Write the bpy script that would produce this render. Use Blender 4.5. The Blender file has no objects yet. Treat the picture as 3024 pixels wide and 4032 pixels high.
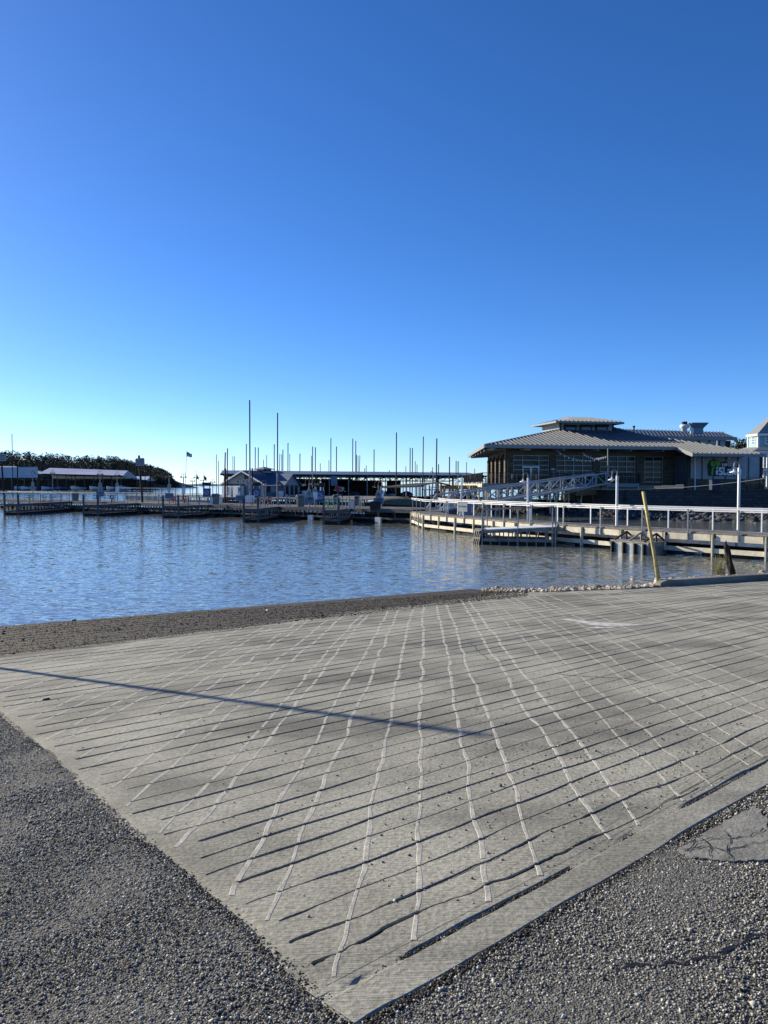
import bpy, math, random
import numpy as np
from mathutils import Vector, Matrix
random.seed(7); rng = np.random.default_rng(7)
R = math.radians
scene = bpy.context.scene
COL = scene.collection

# ------------------------------------------------------------------ camera
F = 3028.0; CAMZ = 3.1; PITCH = math.atan(106 / F)
cp, sp = math.cos(PITCH), math.sin(PITCH)
def ray(x, y):
    a = (x - 1512) / F; b = -(y - 2016) / F
    dy = cp + b * sp; dz = -sp + b * cp
    return a / dy, dz / dy
def at(x, y, Y):
    dx, dz = ray(x, y); return Vector((dx * Y, Y, CAMZ + dz * Y))
def gz(x, y, z):
    dx, dz = ray(x, y); Y = (z - CAMZ) / dz
    return Vector((dx * Y, Y, z))
def onwall(x, y, P, d):
    """where the sight line meets the vertical wall through P along d"""
    dx, dz = ray(x, y)
    # (dx*Y - Px)*dy - (Y-Py)*dx_ = 0
    Y = (P[0] * d[1] - P[1] * d[0]) / (dx * d[1] - d[0])
    return Vector((dx * Y, Y, CAMZ + dz * Y))
cam = bpy.data.cameras.new('camera'); cam.sensor_fit = 'VERTICAL'; cam.sensor_height = 36
cam.lens = 36 * F / 4032; cam.clip_end = 20000; cam.clip_start = 0.05
co = bpy.data.objects.new('camera', cam); COL.objects.link(co)
co.location = (0, 0, CAMZ); co.rotation_euler = (R(90) - PITCH, 0, 0); scene.camera = co

# ------------------------------------------------------------------ light
SUN_AZ = (-0.845, 0.535); SUN_EL = 21.0
w = bpy.data.worlds.new("World"); scene.world = w; w.use_nodes = True
nt = w.node_tree; bg = nt.nodes['Background']
sky = nt.nodes.new('ShaderNodeTexSky'); sky.sky_type = 'NISHITA'; sky.sun_disc = False
sky.sun_elevation = R(SUN_EL); sky.sun_rotation = math.atan2(SUN_AZ[0], SUN_AZ[1])
sky.air_density = 0.66; sky.dust_density = 0.22; sky.ozone_density = 5.5; sky.altitude = 0
hs = nt.nodes.new('ShaderNodeHueSaturation'); hs.inputs['Saturation'].default_value = 1.14; hs.inputs['Hue'].default_value = .506
nt.links.new(sky.outputs[0], hs.inputs['Color']); nt.links.new(hs.outputs[0], bg.inputs[0]); bg.inputs[1].default_value = 0.118
sl = bpy.data.lights.new('sun', 'SUN'); sl.energy = 5.0; sl.angle = R(0.53); sl.color = (1.0, 0.895, 0.69)
so = bpy.data.objects.new('sun', sl); COL.objects.link(so)
ce = math.cos(R(SUN_EL))
sdir = Vector((SUN_AZ[0] * ce, SUN_AZ[1] * ce, math.sin(R(SUN_EL))))
so.rotation_euler = sdir.to_track_quat('Z', 'Y').to_euler(); so.location = (0, 0, 60)
scene.view_settings.view_transform = 'Standard'; scene.view_settings.look = 'None'
scene.view_settings.exposure = 0.66; scene.view_settings.gamma = 1
scene.cycles.max_bounces = 6; scene.cycles.diffuse_bounces = 2; scene.cycles.glossy_bounces = 3
scene.cycles.use_denoising = True

# ------------------------------------------------------------------ materials
def newmat(name):
    m = bpy.data.materials.new(name); m.use_nodes = True
    n = m.node_tree.nodes; return m, n, m.node_tree.links, n['Principled BSDF']
def N(nodes, t, **k):
    o = nodes.new('ShaderNode' + t)
    for a, b in k.items():
        if a.startswith('i_'): o.inputs[int(a[2:])].default_value = b
        else: setattr(o, a, b)
    return o
def simple(name, col, rough=.7, metal=0, var=.25, scale=6, bump=0.0, stretch=None, col2=None, spec=.4):
    """base colour varied by two octaves of noise (wear), optional bump"""
    m, n, l, p = newmat(name)
    tc = N(n, 'TexCoord'); mp = N(n, 'Mapping')
    if stretch: mp.inputs['Scale'].default_value = stretch
    l.new(tc.outputs['Object'], mp.inputs[0])
    t1 = N(n, 'TexNoise'); t1.inputs['Scale'].default_value = scale; t1.inputs['Detail'].default_value = 6; t1.inputs['Roughness'].default_value = .65
    l.new(mp.outputs[0], t1.inputs['Vector'])
    cr = N(n, 'ValToRGB')
    c2 = col2 or tuple(c * (1 - var * 1.6) for c in col)
    cr.color_ramp.elements[0].position = .3; cr.color_ramp.elements[1].position = .7
    cr.color_ramp.elements[0].color = (*c2, 1); cr.color_ramp.elements[1].color = (*[min(1, c * (1 + var * .3)) for c in col], 1)
    l.new(t1.outputs[0], cr.inputs[0]); l.new(cr.outputs[0], p.inputs['Base Color'])
    p.inputs['Roughness'].default_value = rough; p.inputs['Metallic'].default_value = metal
    p.inputs['Specular IOR Level'].default_value = spec
    if bump:
        b = N(n, 'Bump'); b.inputs['Strength'].default_value = 1; b.inputs['Distance'].default_value = bump
        t2 = N(n, 'TexNoise'); t2.inputs['Scale'].default_value = scale * 6; t2.inputs['Detail'].default_value = 5
        l.new(mp.outputs[0], t2.inputs['Vector']); l.new(t2.outputs[0], b.inputs['Height']); l.new(b.outputs[0], p.inputs['Normal'])
    return m
M = {}
M['wood_dock'] = simple('dock_boards', (.19, .178, .16), .85, var=.35, scale=3, bump=.004)
M['wood'] = simple('weathered_wood', (.30, .275, .24), .85, var=.35, scale=3, bump=.004, stretch=(1, 1, 1))
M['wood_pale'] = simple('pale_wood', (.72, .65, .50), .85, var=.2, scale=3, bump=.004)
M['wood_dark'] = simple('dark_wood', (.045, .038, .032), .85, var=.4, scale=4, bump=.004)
M['dock_grey'] = simple('grey_painted_wood', (.10, .11, .12), .8, var=.3, scale=4)
M['float'] = simple('dark_float', (.012, .012, .013), .6, var=.3)
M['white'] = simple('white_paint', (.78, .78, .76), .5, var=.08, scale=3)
M['white_metal'] = simple('white_metal', (.80, .80, .79), .4, var=.06, scale=3)
M['galv'] = simple('galvanised_steel', (.27, .285, .30), .45, .6, var=.25, scale=5)
M['alu'] = simple('aluminium', (.34, .355, .37), .5, .4, var=.2, scale=4)
M['steel_dark'] = simple('dark_steel', (.016, .015, .016), .7, 0, var=.4, scale=2)
M['steel_black'] = simple('black_steel', (.018, .018, .02), .5, .2, var=.3)
M['rust'] = simple('rusty_steel', (.20, .085, .035), .85, 0, var=.5, scale=7, col2=(.33, .25, .17))
M['roof_grey'] = simple('grey_metal_roof', (.155, .17, .19), .42, .25, var=.12, scale=.8)
M['roof_blue'] = simple('blue_metal_roof', (.065, .11, .175), .5, .1, var=.15, scale=.8)
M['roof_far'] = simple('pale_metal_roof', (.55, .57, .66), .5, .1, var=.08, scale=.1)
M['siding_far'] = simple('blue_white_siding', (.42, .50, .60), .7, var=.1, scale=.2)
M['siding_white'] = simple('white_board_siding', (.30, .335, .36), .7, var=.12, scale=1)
M['siding_blue'] = simple('blue_lower_siding', (.10, .15, .21), .7, var=.12, scale=1)
M['siding_tan'] = simple('tan_board_siding', (.13, .112, .08), .8, var=.15, scale=2)
M['siding_grey'] = simple('grey_panel_siding', (.40, .415, .43), .8, var=.12, scale=1.5)
M['batten'] = simple('dark_blue_batten', (.09, .11, .14), .8, var=.12, scale=1.5)
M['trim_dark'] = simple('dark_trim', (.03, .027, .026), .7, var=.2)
M['fascia'] = simple('grey_fascia', (.24, .255, .26), .6, var=.1)
M['house_blue'] = simple('pale_blue_siding', (.28, .43, .48), .7, var=.08, scale=1)
M['trash'] = simple('grey_plastic_bin', (.16, .165, .16), .6, var=.12, scale=3)
M['blue_dull'] = simple('dull_blue_paint', (.014, .03, .075), .6, var=.2)
M['blue_paint'] = simple('blue_paint', (.03, .09, .30), .5, var=.15)
M['bluegrey'] = simple('blue_grey_panel', (.16, .24, .34), .6, var=.12, scale=1)
M['orange'] = simple('orange_red_paint', (.52, .10, .045), .55, var=.15)
M['teal'] = simple('teal_paint', (.06, .42, .30), .55, var=.15)
M['mint'] = simple('pale_mint_paint', (.38, .55, .52), .55, var=.15)
M['pink'] = simple('dull_plum_paint', (.27, .11, .13), .6, var=.2)
M['cloth_dark'] = simple('dark_canvas', (.02, .022, .022), .8, var=.3)
M['olive'] = simple('olive_boat_cover', (.13, .125, .08), .85, var=.25, scale=3)
M['hull_white'] = simple('white_gelcoat', (.62, .65, .68), .3, var=.1)
M['hull_blue'] = simple('blue_gelcoat', (.06, .10, .2), .3, var=.1)
M['rubber'] = simple('black_rubber', (.012, .012, .012), .55, var=.3)
M['rope'] = simple('pale_rope', (.6, .6, .56), .8, var=.1)
M['red'] = simple('red_cloth', (.35, .03, .045), .7, var=.1)
M['navy'] = simple('navy_cloth', (.02, .03, .12), .7, var=.1)
M['magenta'] = simple('magenta_sign', (.28, .02, .10), .6, var=.1)
M['signface'] = simple('white_sign_face', (.36, .39, .42), .6, var=.12, scale=4)
M['ink'] = simple('dark_blue_ink', (.012, .025, .06), .7, var=.1)
M['sign_black'] = simple('black_sign_board', (.012, .012, .012), .6, var=.1)
M['sign_green'] = simple('green_sign_paint', (.10, .48, .03), .5, var=.08)
M['sign_white'] = simple('white_sign_paint', (.80, .82, .88), .5, var=.05)
M['yellow'] = simple('faded_yellow_paint', (.60, .50, .17), .65, var=.25, scale=5, col2=(.36, .26, .10))
M['burnt'] = simple('charred_wood', (.03, .022, .018), .95, var=.5, scale=6, bump=.02)
M['stone_pale'] = None
M['bark'] = simple('bark', (.09, .075, .06), .9, var=.3)
M['leafdark'] = simple('dark_evergreen', (.05, .062, .034), .8, var=.45, scale=.9)
M['leafbrown'] = simple('brown_winter_foliage', (.085, .07, .045), .85, var=.4, scale=.9)
M['weed'] = simple('dry_weed', (.30, .27, .10), .8, var=.3)
M['bulb'] = simple('frosted_bulb', (.85, .85, .82), .25, var=.03)
# window glass: dark room behind a reflecting pane
m, n, l, p = newmat('window_glass'); p.inputs['Base Color'].default_value = (.012, .016, .022, 1); p.inputs['Roughness'].default_value = .05; p.inputs['Specular IOR Level'].default_value = .13
t = N(n, 'TexNoise'); t.inputs['Scale'].default_value = 1.2; b = N(n, 'Bump'); b.inputs['Distance'].default_value = .01; l.new(t.outputs[0], b.inputs['Height']); l.new(b.outputs[0], p.inputs['Normal'])
M['glass'] = m

def brick_mat(name, c1, c2, mortar, scale, bw, bh, rough=.9, rot=None):
    m, n, l, p = newmat(name)
    tc = N(n, 'TexCoord'); mp = N(n, 'Mapping')
    if rot: mp.inputs['Rotation'].default_value = rot
    l.new(tc.outputs['Object'], mp.inputs[0])
    br = N(n, 'TexBrick'); br.inputs['Color1'].default_value = (*c1, 1); br.inputs['Color2'].default_value = (*c2, 1); br.inputs['Mortar'].default_value = (*mortar, 1)
    br.inputs['Scale'].default_value = scale; br.inputs['Brick Width'].default_value = bw; br.inputs['Row Height'].default_value = bh; br.inputs['Mortar Size'].default_value = .02
    l.new(mp.outputs[0], br.inputs[0])
    no = N(n, 'TexNoise'); no.inputs['Scale'].default_value = 4; l.new(mp.outputs[0], no.inputs['Vector'])
    mx = N(n, 'MixRGB', blend_type='MULTIPLY'); mx.inputs[0].default_value = .7
    cr = N(n, 'ValToRGB'); cr.color_ramp.elements[0].color = (.45, .45, .45, 1); l.new(no.outputs[0], cr.inputs[0])
    l.new(br.outputs[0], mx.inputs[1]); l.new(cr.outputs[0], mx.inputs[2]); l.new(mx.outputs[0], p.inputs['Base Color'])
    b = N(n, 'Bump'); b.inputs['Distance'].default_value = .03; l.new(br.outputs['Fac'], b.inputs['Height']); b.invert = True; l.new(b.outputs[0], p.inputs['Normal'])
    p.inputs['Roughness'].default_value = rough
    return m
M['stone_wall'] = brick_mat('stone_blocks', (.085, .085, .085), (.05, .05, .055), (.02, .02, .02), 1, .7, .3, rot=(R(90), 0, 0))
M['stone_pier'] = brick_mat('ledge_stone', (.22, .185, .13), (.11, .088, .063), (.04, .032, .025), 1, .35, .16, rot=(R(90), 0, 0))

def stone_mat(name, stops, rough=.85):
    m, n, l, p = newmat(name)
    g = N(n, 'NewGeometry'); cr = N(n, 'ValToRGB')
    els = cr.color_ramp.elements
    els[0].position, els[0].color = stops[0][0], (*stops[0][1], 1); els[1].position, els[1].color = stops[-1][0], (*stops[-1][1], 1)
    for pos, c in stops[1:-1]:
        e = els.new(pos); e.color = (*c, 1)
    l.new(g.outputs['Random Per Island'], cr.inputs[0]); l.new(cr.outputs[0], p.inputs['Base Color'])
    p.inputs['Roughness'].default_value = rough; p.inputs['Specular IOR Level'].default_value = .25
    return m
M['agg'] = stone_mat('chip_stone', [(0, (.07, .068, .06)), (.4, (.205, .197, .17)), (.78, (.36, .347, .30)), (1, (.62, .595, .52))])
M['pebble'] = stone_mat('loose_pebble', [(0, (.06, .055, .05)), (.6, (.2, .18, .15)), (1, (.5, .46, .38))])
M['gravel'] = stone_mat('limestone_gravel', [(0, (.16, .13, .09)), (.4, (.34, .29, .215)), (.8, (.48, .42, .33)), (1, (.62, .57, .48))])
M['riprap'] = stone_mat('riprap_stone', [(0, (.025, .027, .03)), (.6, (.06, .06, .063)), (.93, (.10, .10, .10)), (1, (.25, .24, .22))])
M['mudstone'] = stone_mat('mud_debris', [(0, (.012, .011, .009)), (.65, (.042, .036, .027)), (.92, (.10, .085, .06)), (.98, (.25, .22, .18)), (1, (.55, .52, .46))])

# asphalt
m, n, l, p = newmat('chip_seal_asphalt')
tc = N(n, 'TexCoord')
v = N(n, 'TexVoronoi'); v.inputs['Scale'].default_value = 75; l.new(tc.outputs['Object'], v.inputs['Vector'])
v2 = N(n, 'TexVoronoi'); v2.inputs['Scale'].default_value = 140; l.new(tc.outputs['Object'], v2.inputs['Vector'])
no = N(n, 'TexNoise'); no.inputs['Scale'].default_value = 1.1; no.inputs['Detail'].default_value = 5; l.new(tc.outputs['Object'], no.inputs['Vector'])
cr = N(n, 'ValToRGB'); cr.color_ramp.elements[0].color = (.065, .063, .056, 1); cr.color_ramp.elements[1].color = (.22, .212, .184, 1)
sep = N(n, 'SeparateColor'); l.new(v.outputs['Color'], sep.inputs[0]); l.new(sep.outputs[0], cr.inputs[0])
mx = N(n, 'MixRGB', blend_type='MULTIPLY'); mx.inputs[0].default_value = .4; l.new(cr.outputs[0], mx.inputs[1]); l.new(no.outputs[0], mx.inputs[2]); l.new(mx.outputs[0], p.inputs['Base Color'])
b = N(n, 'Bump'); b.inputs['Distance'].default_value = .008; b.invert = True
ad = N(n, 'Math', operation='ADD'); l.new(v.outputs['Distance'], ad.inputs[0]); l.new(v2.outputs['Distance'], ad.inputs[1])
l.new(ad.outputs[0], b.inputs['Height']); l.new(b.outputs[0], p.inputs['Normal']); p.inputs['Roughness'].default_value = .9
M['asphalt'] = m

# ------------------------------------------------------------------ geometry helpers
LOC = {}
class MB:
    def __init__(s): s.v = []; s.f = []; s.mi = []
    def add(s, vs, fs, mi=0):
        o = len(s.v); s.v += [tuple(x) for x in vs]; s.f += [[i + o for i in f] for f in fs]; s.mi += [mi] * len(fs); return s
    def obox(s, c, ax, ay, az, mi=0):
        """box about centre c with half-vectors ax, ay, az"""
        c = Vector(c); ax, ay, az = Vector(ax), Vector(ay), Vector(az)
        vs = [c + i * ax + j * ay + k * az for k in (-1, 1) for j in (-1, 1) for i in (-1, 1)]
        return s.add(vs, [(0, 2, 3, 1), (4, 5, 7, 6), (0, 1, 5, 4), (2, 6, 7, 3), (0, 4, 6, 2), (1, 3, 7, 5)], mi)
    def box(s, c, size, yaw=0, mi=0):
        ca, sa = math.cos(yaw), math.sin(yaw)
        return s.obox(c, (ca * size[0] / 2, sa * size[0] / 2, 0), (-sa * size[1] / 2, ca * size[1] / 2, 0), (0, 0, size[2] / 2), mi)
    def beam(s, p, q, w, h, up=(0, 0, 1), mi=0):
        p, q = Vector(p), Vector(q); d = (q - p)
        if d.length < 1e-6: return s
        dn = d.normalized(); up = Vector(up)
        if abs(dn.dot(up)) > .98: up = Vector((0, 1, 0)) if abs(dn.y) < .9 else Vector((1, 0, 0))
        r = dn.cross(up).normalized(); u = r.cross(dn)
        return s.obox((p + q) / 2, d / 2, r * w / 2, u * h / 2, mi)
    def tube(s, pts, r, n=8, cap=True, mi=0):
        pts = [Vector(p) for p in pts]; rr = r if isinstance(r, (list, tuple)) else [r] * len(pts)
        o = len(s.v); prev = None
        for i, p in enumerate(pts):
            d = (pts[min(i + 1, len(pts) - 1)] - pts[max(i - 1, 0)]).normalized()
            if prev is None: a = d.orthogonal().normalized()
            else: a = (prev - d * prev.dot(d)).normalized()
            prev = a; b_ = d.cross(a)
            for k in range(n):
                t_ = 2 * math.pi * k / n
                s.v.append(tuple(p + (a * math.cos(t_) + b_ * math.sin(t_)) * rr[i]))
        for i in range(len(pts) - 1):
            for k in range(n):
                s.f.append([o + i * n + k, o + i * n + (k + 1) % n, o + (i + 1) * n + (k + 1) % n, o + (i + 1) * n + k]); s.mi.append(mi)
        if cap:
            s.f.append([o + k for k in range(n)][::-1]); s.mi.append(mi)
            s.f.append([o + (len(pts) - 1) * n + k for k in range(n)]); s.mi.append(mi)
        return s
    def lathe(s, c, prof, n=14, mi=0):
        """prof: (radius, z) from bottom to top about the vertical axis at c"""
        o = len(s.v); c = Vector(c)
        for r_, z_ in prof:
            for k in range(n):
                a = 2 * math.pi * k / n; s.v.append((c.x + r_ * math.cos(a), c.y + r_ * math.sin(a), c.z + z_))
        for i in range(len(prof) - 1):
            for k in range(n):
                s.f.append([o + i * n + k, o + i * n + (k + 1) % n, o + (i + 1) * n + (k + 1) % n, o + (i + 1) * n + k]); s.mi.append(mi)
        s.f.append([o + k for k in range(n)][::-1]); s.mi.append(mi)
        s.f.append([o + (len(prof) - 1) * n + k for k in range(n)]); s.mi.append(mi)
        return s
    def slab(s, top, thick, mi=0):
        """polygon (3-D points, counter-clockwise from above) given thickness downward"""
        k = len(top); top = [Vector(p) for p in top]; bot = [p - Vector((0, 0, thick)) for p in top]
        fs = [list(range(k)), list(range(2 * k - 1, k - 1, -1))] + [[i, k + i, k + (i + 1) % k, (i + 1) % k] for i in range(k)]
        return s.add(top + bot, fs, mi)
    def build(s, name, mats, parent=None, origin=None, smooth=False):
        off = Vector(LOC[parent.name]) if parent is not None else Vector(origin or (0, 0, 0))
        me = bpy.data.meshes.new(name)
        me.from_pydata([(x - off.x, y - off.y, z - off.z) for x, y, z in s.v], [], s.f)
        mats = mats if isinstance(mats, (list, tuple)) else [mats]
        for a in mats: me.materials.append(a)
        if len(mats) > 1: me.polygons.foreach_set('material_index', s.mi)
        if smooth: me.polygons.foreach_set('use_smooth', [True] * len(me.polygons))
        me.update()
        o = bpy.data.objects.new(name, me); COL.objects.link(o)
        if parent is not None: o.parent = parent; LOC[o.name] = LOC[parent.name]
        else: o.location = off; LOC[o.name] = tuple(off)
        return o
def tag(o, label=None, cat=None, group=None, kind=None):
    if label: o['label'] = label
    if cat: o['category'] = cat
    if group: o['group'] = group
    if kind: o['kind'] = kind
    return o
def thing(name, loc, label, cat, group=None):
    o = bpy.data.objects.new(name, None); COL.objects.link(o); o.location = loc; LOC[o.name] = tuple(loc); o.empty_display_size = .2
    return tag(o, label, cat, group)
def dup(root, loc, label, rz=0.0):
    def cp_(o, par):
        c = o.copy(); COL.objects.link(c)
        if par is not None: c.parent = par
        for ch in [k for k in bpy.data.objects if k.parent == o and k != c]: cp_(ch, c)
        return c
    c = cp_(root, None); c.location = loc; c.rotation_euler = (0, 0, rz); LOC[c.name] = tuple(loc); c['label'] = label
    return c
def npmesh(name, verts, faces, mats, smooth=False):
    """fast mesh from numpy arrays; faces (n,3) or (n,4)"""
    me = bpy.data.meshes.new(name); k = faces.shape[1]
    me.vertices.add(len(verts)); me.vertices.foreach_set('co', verts.astype(np.float32).ravel())
    me.loops.add(faces.size); me.loops.foreach_set('vertex_index', faces.astype(np.int32).ravel())
    me.polygons.add(len(faces)); me.polygons.foreach_set('loop_start', np.arange(0, faces.size, k, dtype=np.int32)); me.polygons.foreach_set('loop_total', np.full(len(faces), k, dtype=np.int32))
    if smooth: me.polygons.foreach_set('use_smooth', np.ones(len(faces), dtype=bool))
    for a in mats: me.materials.append(a)
    me.update(calc_edges=True); me.validate()
    o = bpy.data.objects.new(name, me); COL.objects.link(o); return o
OCT_V = np.array([(1, 0, 0), (-1, 0, 0), (0, 1, 0), (0, -1, 0), (0, 0, 1), (0, 0, -1)], float)
OCT_F = np.array([(0, 2, 4), (2, 1, 4), (1, 3, 4), (3, 0, 4), (2, 0, 5), (1, 2, 5), (3, 1, 5), (0, 3, 5)])
_p = (1 + 5 ** .5) / 2
ICO_V = np.array([(-1, _p, 0), (1, _p, 0), (-1, -_p, 0), (1, -_p, 0), (0, -1, _p), (0, 1, _p), (0, -1, -_p), (0, 1, -_p), (_p, 0, -1), (_p, 0, 1), (-_p, 0, -1), (-_p, 0, 1)], float) / 1.9
ICO_F = np.array([(0, 11, 5), (0, 5, 1), (0, 1, 7), (0, 7, 10), (0, 10, 11), (1, 5, 9), (5, 11, 4), (11, 10, 2), (10, 7, 6), (7, 1, 8), (3, 9, 4), (3, 4, 2), (3, 2, 6), (3, 6, 8), (3, 8, 9), (4, 9, 5), (2, 4, 11), (6, 2, 10), (8, 6, 7), (9, 8, 1)])
def stones(name, pos, size, mat, base='oct', flat=.7, jit=.35, smooth=False):
    bv, bf = (OCT_V, OCT_F) if base == 'oct' else (ICO_V, ICO_F)
    n_ = len(pos); k = len(bv)
    sc_ = size[:, None] * (rng.uniform(.65, 1.25, (n_, 3)) * np.array([1, 1, flat]))
    v_ = bv[None] * (1 + rng.uniform(-jit, jit, (n_, k, 1))) * sc_[:, None, :]
    tx, tz = rng.uniform(-.5, .5, n_), rng.uniform(0, 2 * np.pi, n_)
    c_, s_ = np.cos(tx)[:, None], np.sin(tx)[:, None]
    y_ = v_[..., 1] * c_ - v_[..., 2] * s_; z_ = v_[..., 1] * s_ + v_[..., 2] * c_; v_[..., 1] = y_; v_[..., 2] = z_
    c_, s_ = np.cos(tz)[:, None], np.sin(tz)[:, None]
    x_ = v_[..., 0] * c_ - v_[..., 1] * s_; y_ = v_[..., 0] * s_ + v_[..., 1] * c_; v_[..., 0] = x_; v_[..., 1] = y_
    v_ += pos[:, None, :]
    f_ = bf[None] + (np.arange(n_) * k)[:, None, None]
    return npmesh(name, v_.reshape(-1, 3), f_.reshape(-1, 3), [mat], smooth)
def text_mb(mb, s, size, org, right, up, off=0.0, depth=0.0, mi=0, align='CENTER'):
    cu = bpy.data.curves.new('t', 'FONT'); cu.body = s; cu.size = size; cu.align_x = align; cu.align_y = 'CENTER'; cu.offset = off; cu.resolution_u = 3
    o = bpy.data.objects.new('t', cu); COL.objects.link(o)
    dg = bpy.context.evaluated_depsgraph_get(); me = bpy.data.meshes.new_from_object(o.evaluated_get(dg))
    org, right, up = Vector(org), Vector(right), Vector(up)
    mb.add([org + right * v_.co.x + up * v_.co.y for v_ in me.vertices], [list(p_.vertices) for p_ in me.polygons], mi)
    bpy.data.objects.remove(o); bpy.data.curves.remove(cu); bpy.data.meshes.remove(me)
ORD = ['first', 'second', 'third', 'fourth', 'fifth', 'sixth', 'seventh', 'eighth', 'ninth', 'tenth', 'eleventh', 'twelfth', 'thirteenth', 'fourteenth', 'fifteenth', 'sixteenth', 'seventeenth', 'eighteenth', 'nineteenth', 'twentieth', 'twenty-first', 'twenty-second', 'twenty-third', 'twenty-fourth', 'twenty-fifth', 'twenty-sixth', 'twenty-seventh', 'twenty-eighth', 'twenty-ninth', 'thirtieth']
UP = Vector((0, 0, 1))

# ================================================================== GROUND
C = gz(1420, 4020, CAMZ - 1.6)
A_ = gz(0, 2466, 0); B_ = gz(1900, 2315, 0)
nrm = (A_ - C).cross(B_ - C); nrm = nrm if nrm.z > 0 else -nrm
def pz(x, y): return C.z - (nrm.x * (x - C.x) + nrm.y * (y - C.y)) / nrm.z
def onp(x, y, h=0):
    dx, dz = ray(x, y)
    # CAMZ + dz Y = C.z + h - (nx(dxY-Cx)+ny(Y-Cy))/nz
    k = nrm.x * dx / nrm.z + nrm.y / nrm.z
    Y = (C.z + h - CAMZ + (nrm.x * C.x + nrm.y * C.y) / nrm.z) / (dz + k)
    return Vector((dx * Y, Y, CAMZ + dz * Y))
Lp = onp(0, 2795); Rp = onp(3024, 3085)
ledge = (Lp - C); ledge.z = 0; ledge.normalize()
tedge = (Rp - C); tedge.z = 0; tedge.normalize()
GA = R(39.5); gd = Vector((math.cos(GA), math.sin(GA))); qd = Vector((-gd.y, gd.x))

# asphalt sheet: fine near the camera, one sheet under everything on this shore
mb = MB()
xs = [-60, -30, -14, -8] + [-6 + .4 * i for i in range(33)] + [9, 14, 22, 40, 70]
ys = [-60, -30, -10, -4] + [-1 + .4 * i for i in range(26)] + [12, 15, 17.5, 19, 30]
idx = {}
for j, y in enumerate(ys):
    for i, x in enumerate(xs):
        z = (pz(x, y) - .007 if y < 18 else -2.5) if y > -4 else pz(x, -4) - .007 + (-4 - y) * .01
        mb.v.append((x, y, z + (random.uniform(-.006, .006) if abs(x) < 9 and -2 < y < 10 else 0)))
W_ = len(xs)
for j in range(len(ys) - 1):
    for i in range(len(xs) - 1):
        mb.f.append([j * W_ + i, j * W_ + i + 1, (j + 1) * W_ + i + 1, (j + 1) * W_ + i]); mb.mi.append(0)
tag(mb.build('asphalt_road', M['asphalt'], smooth=True), kind='structure')

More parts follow.
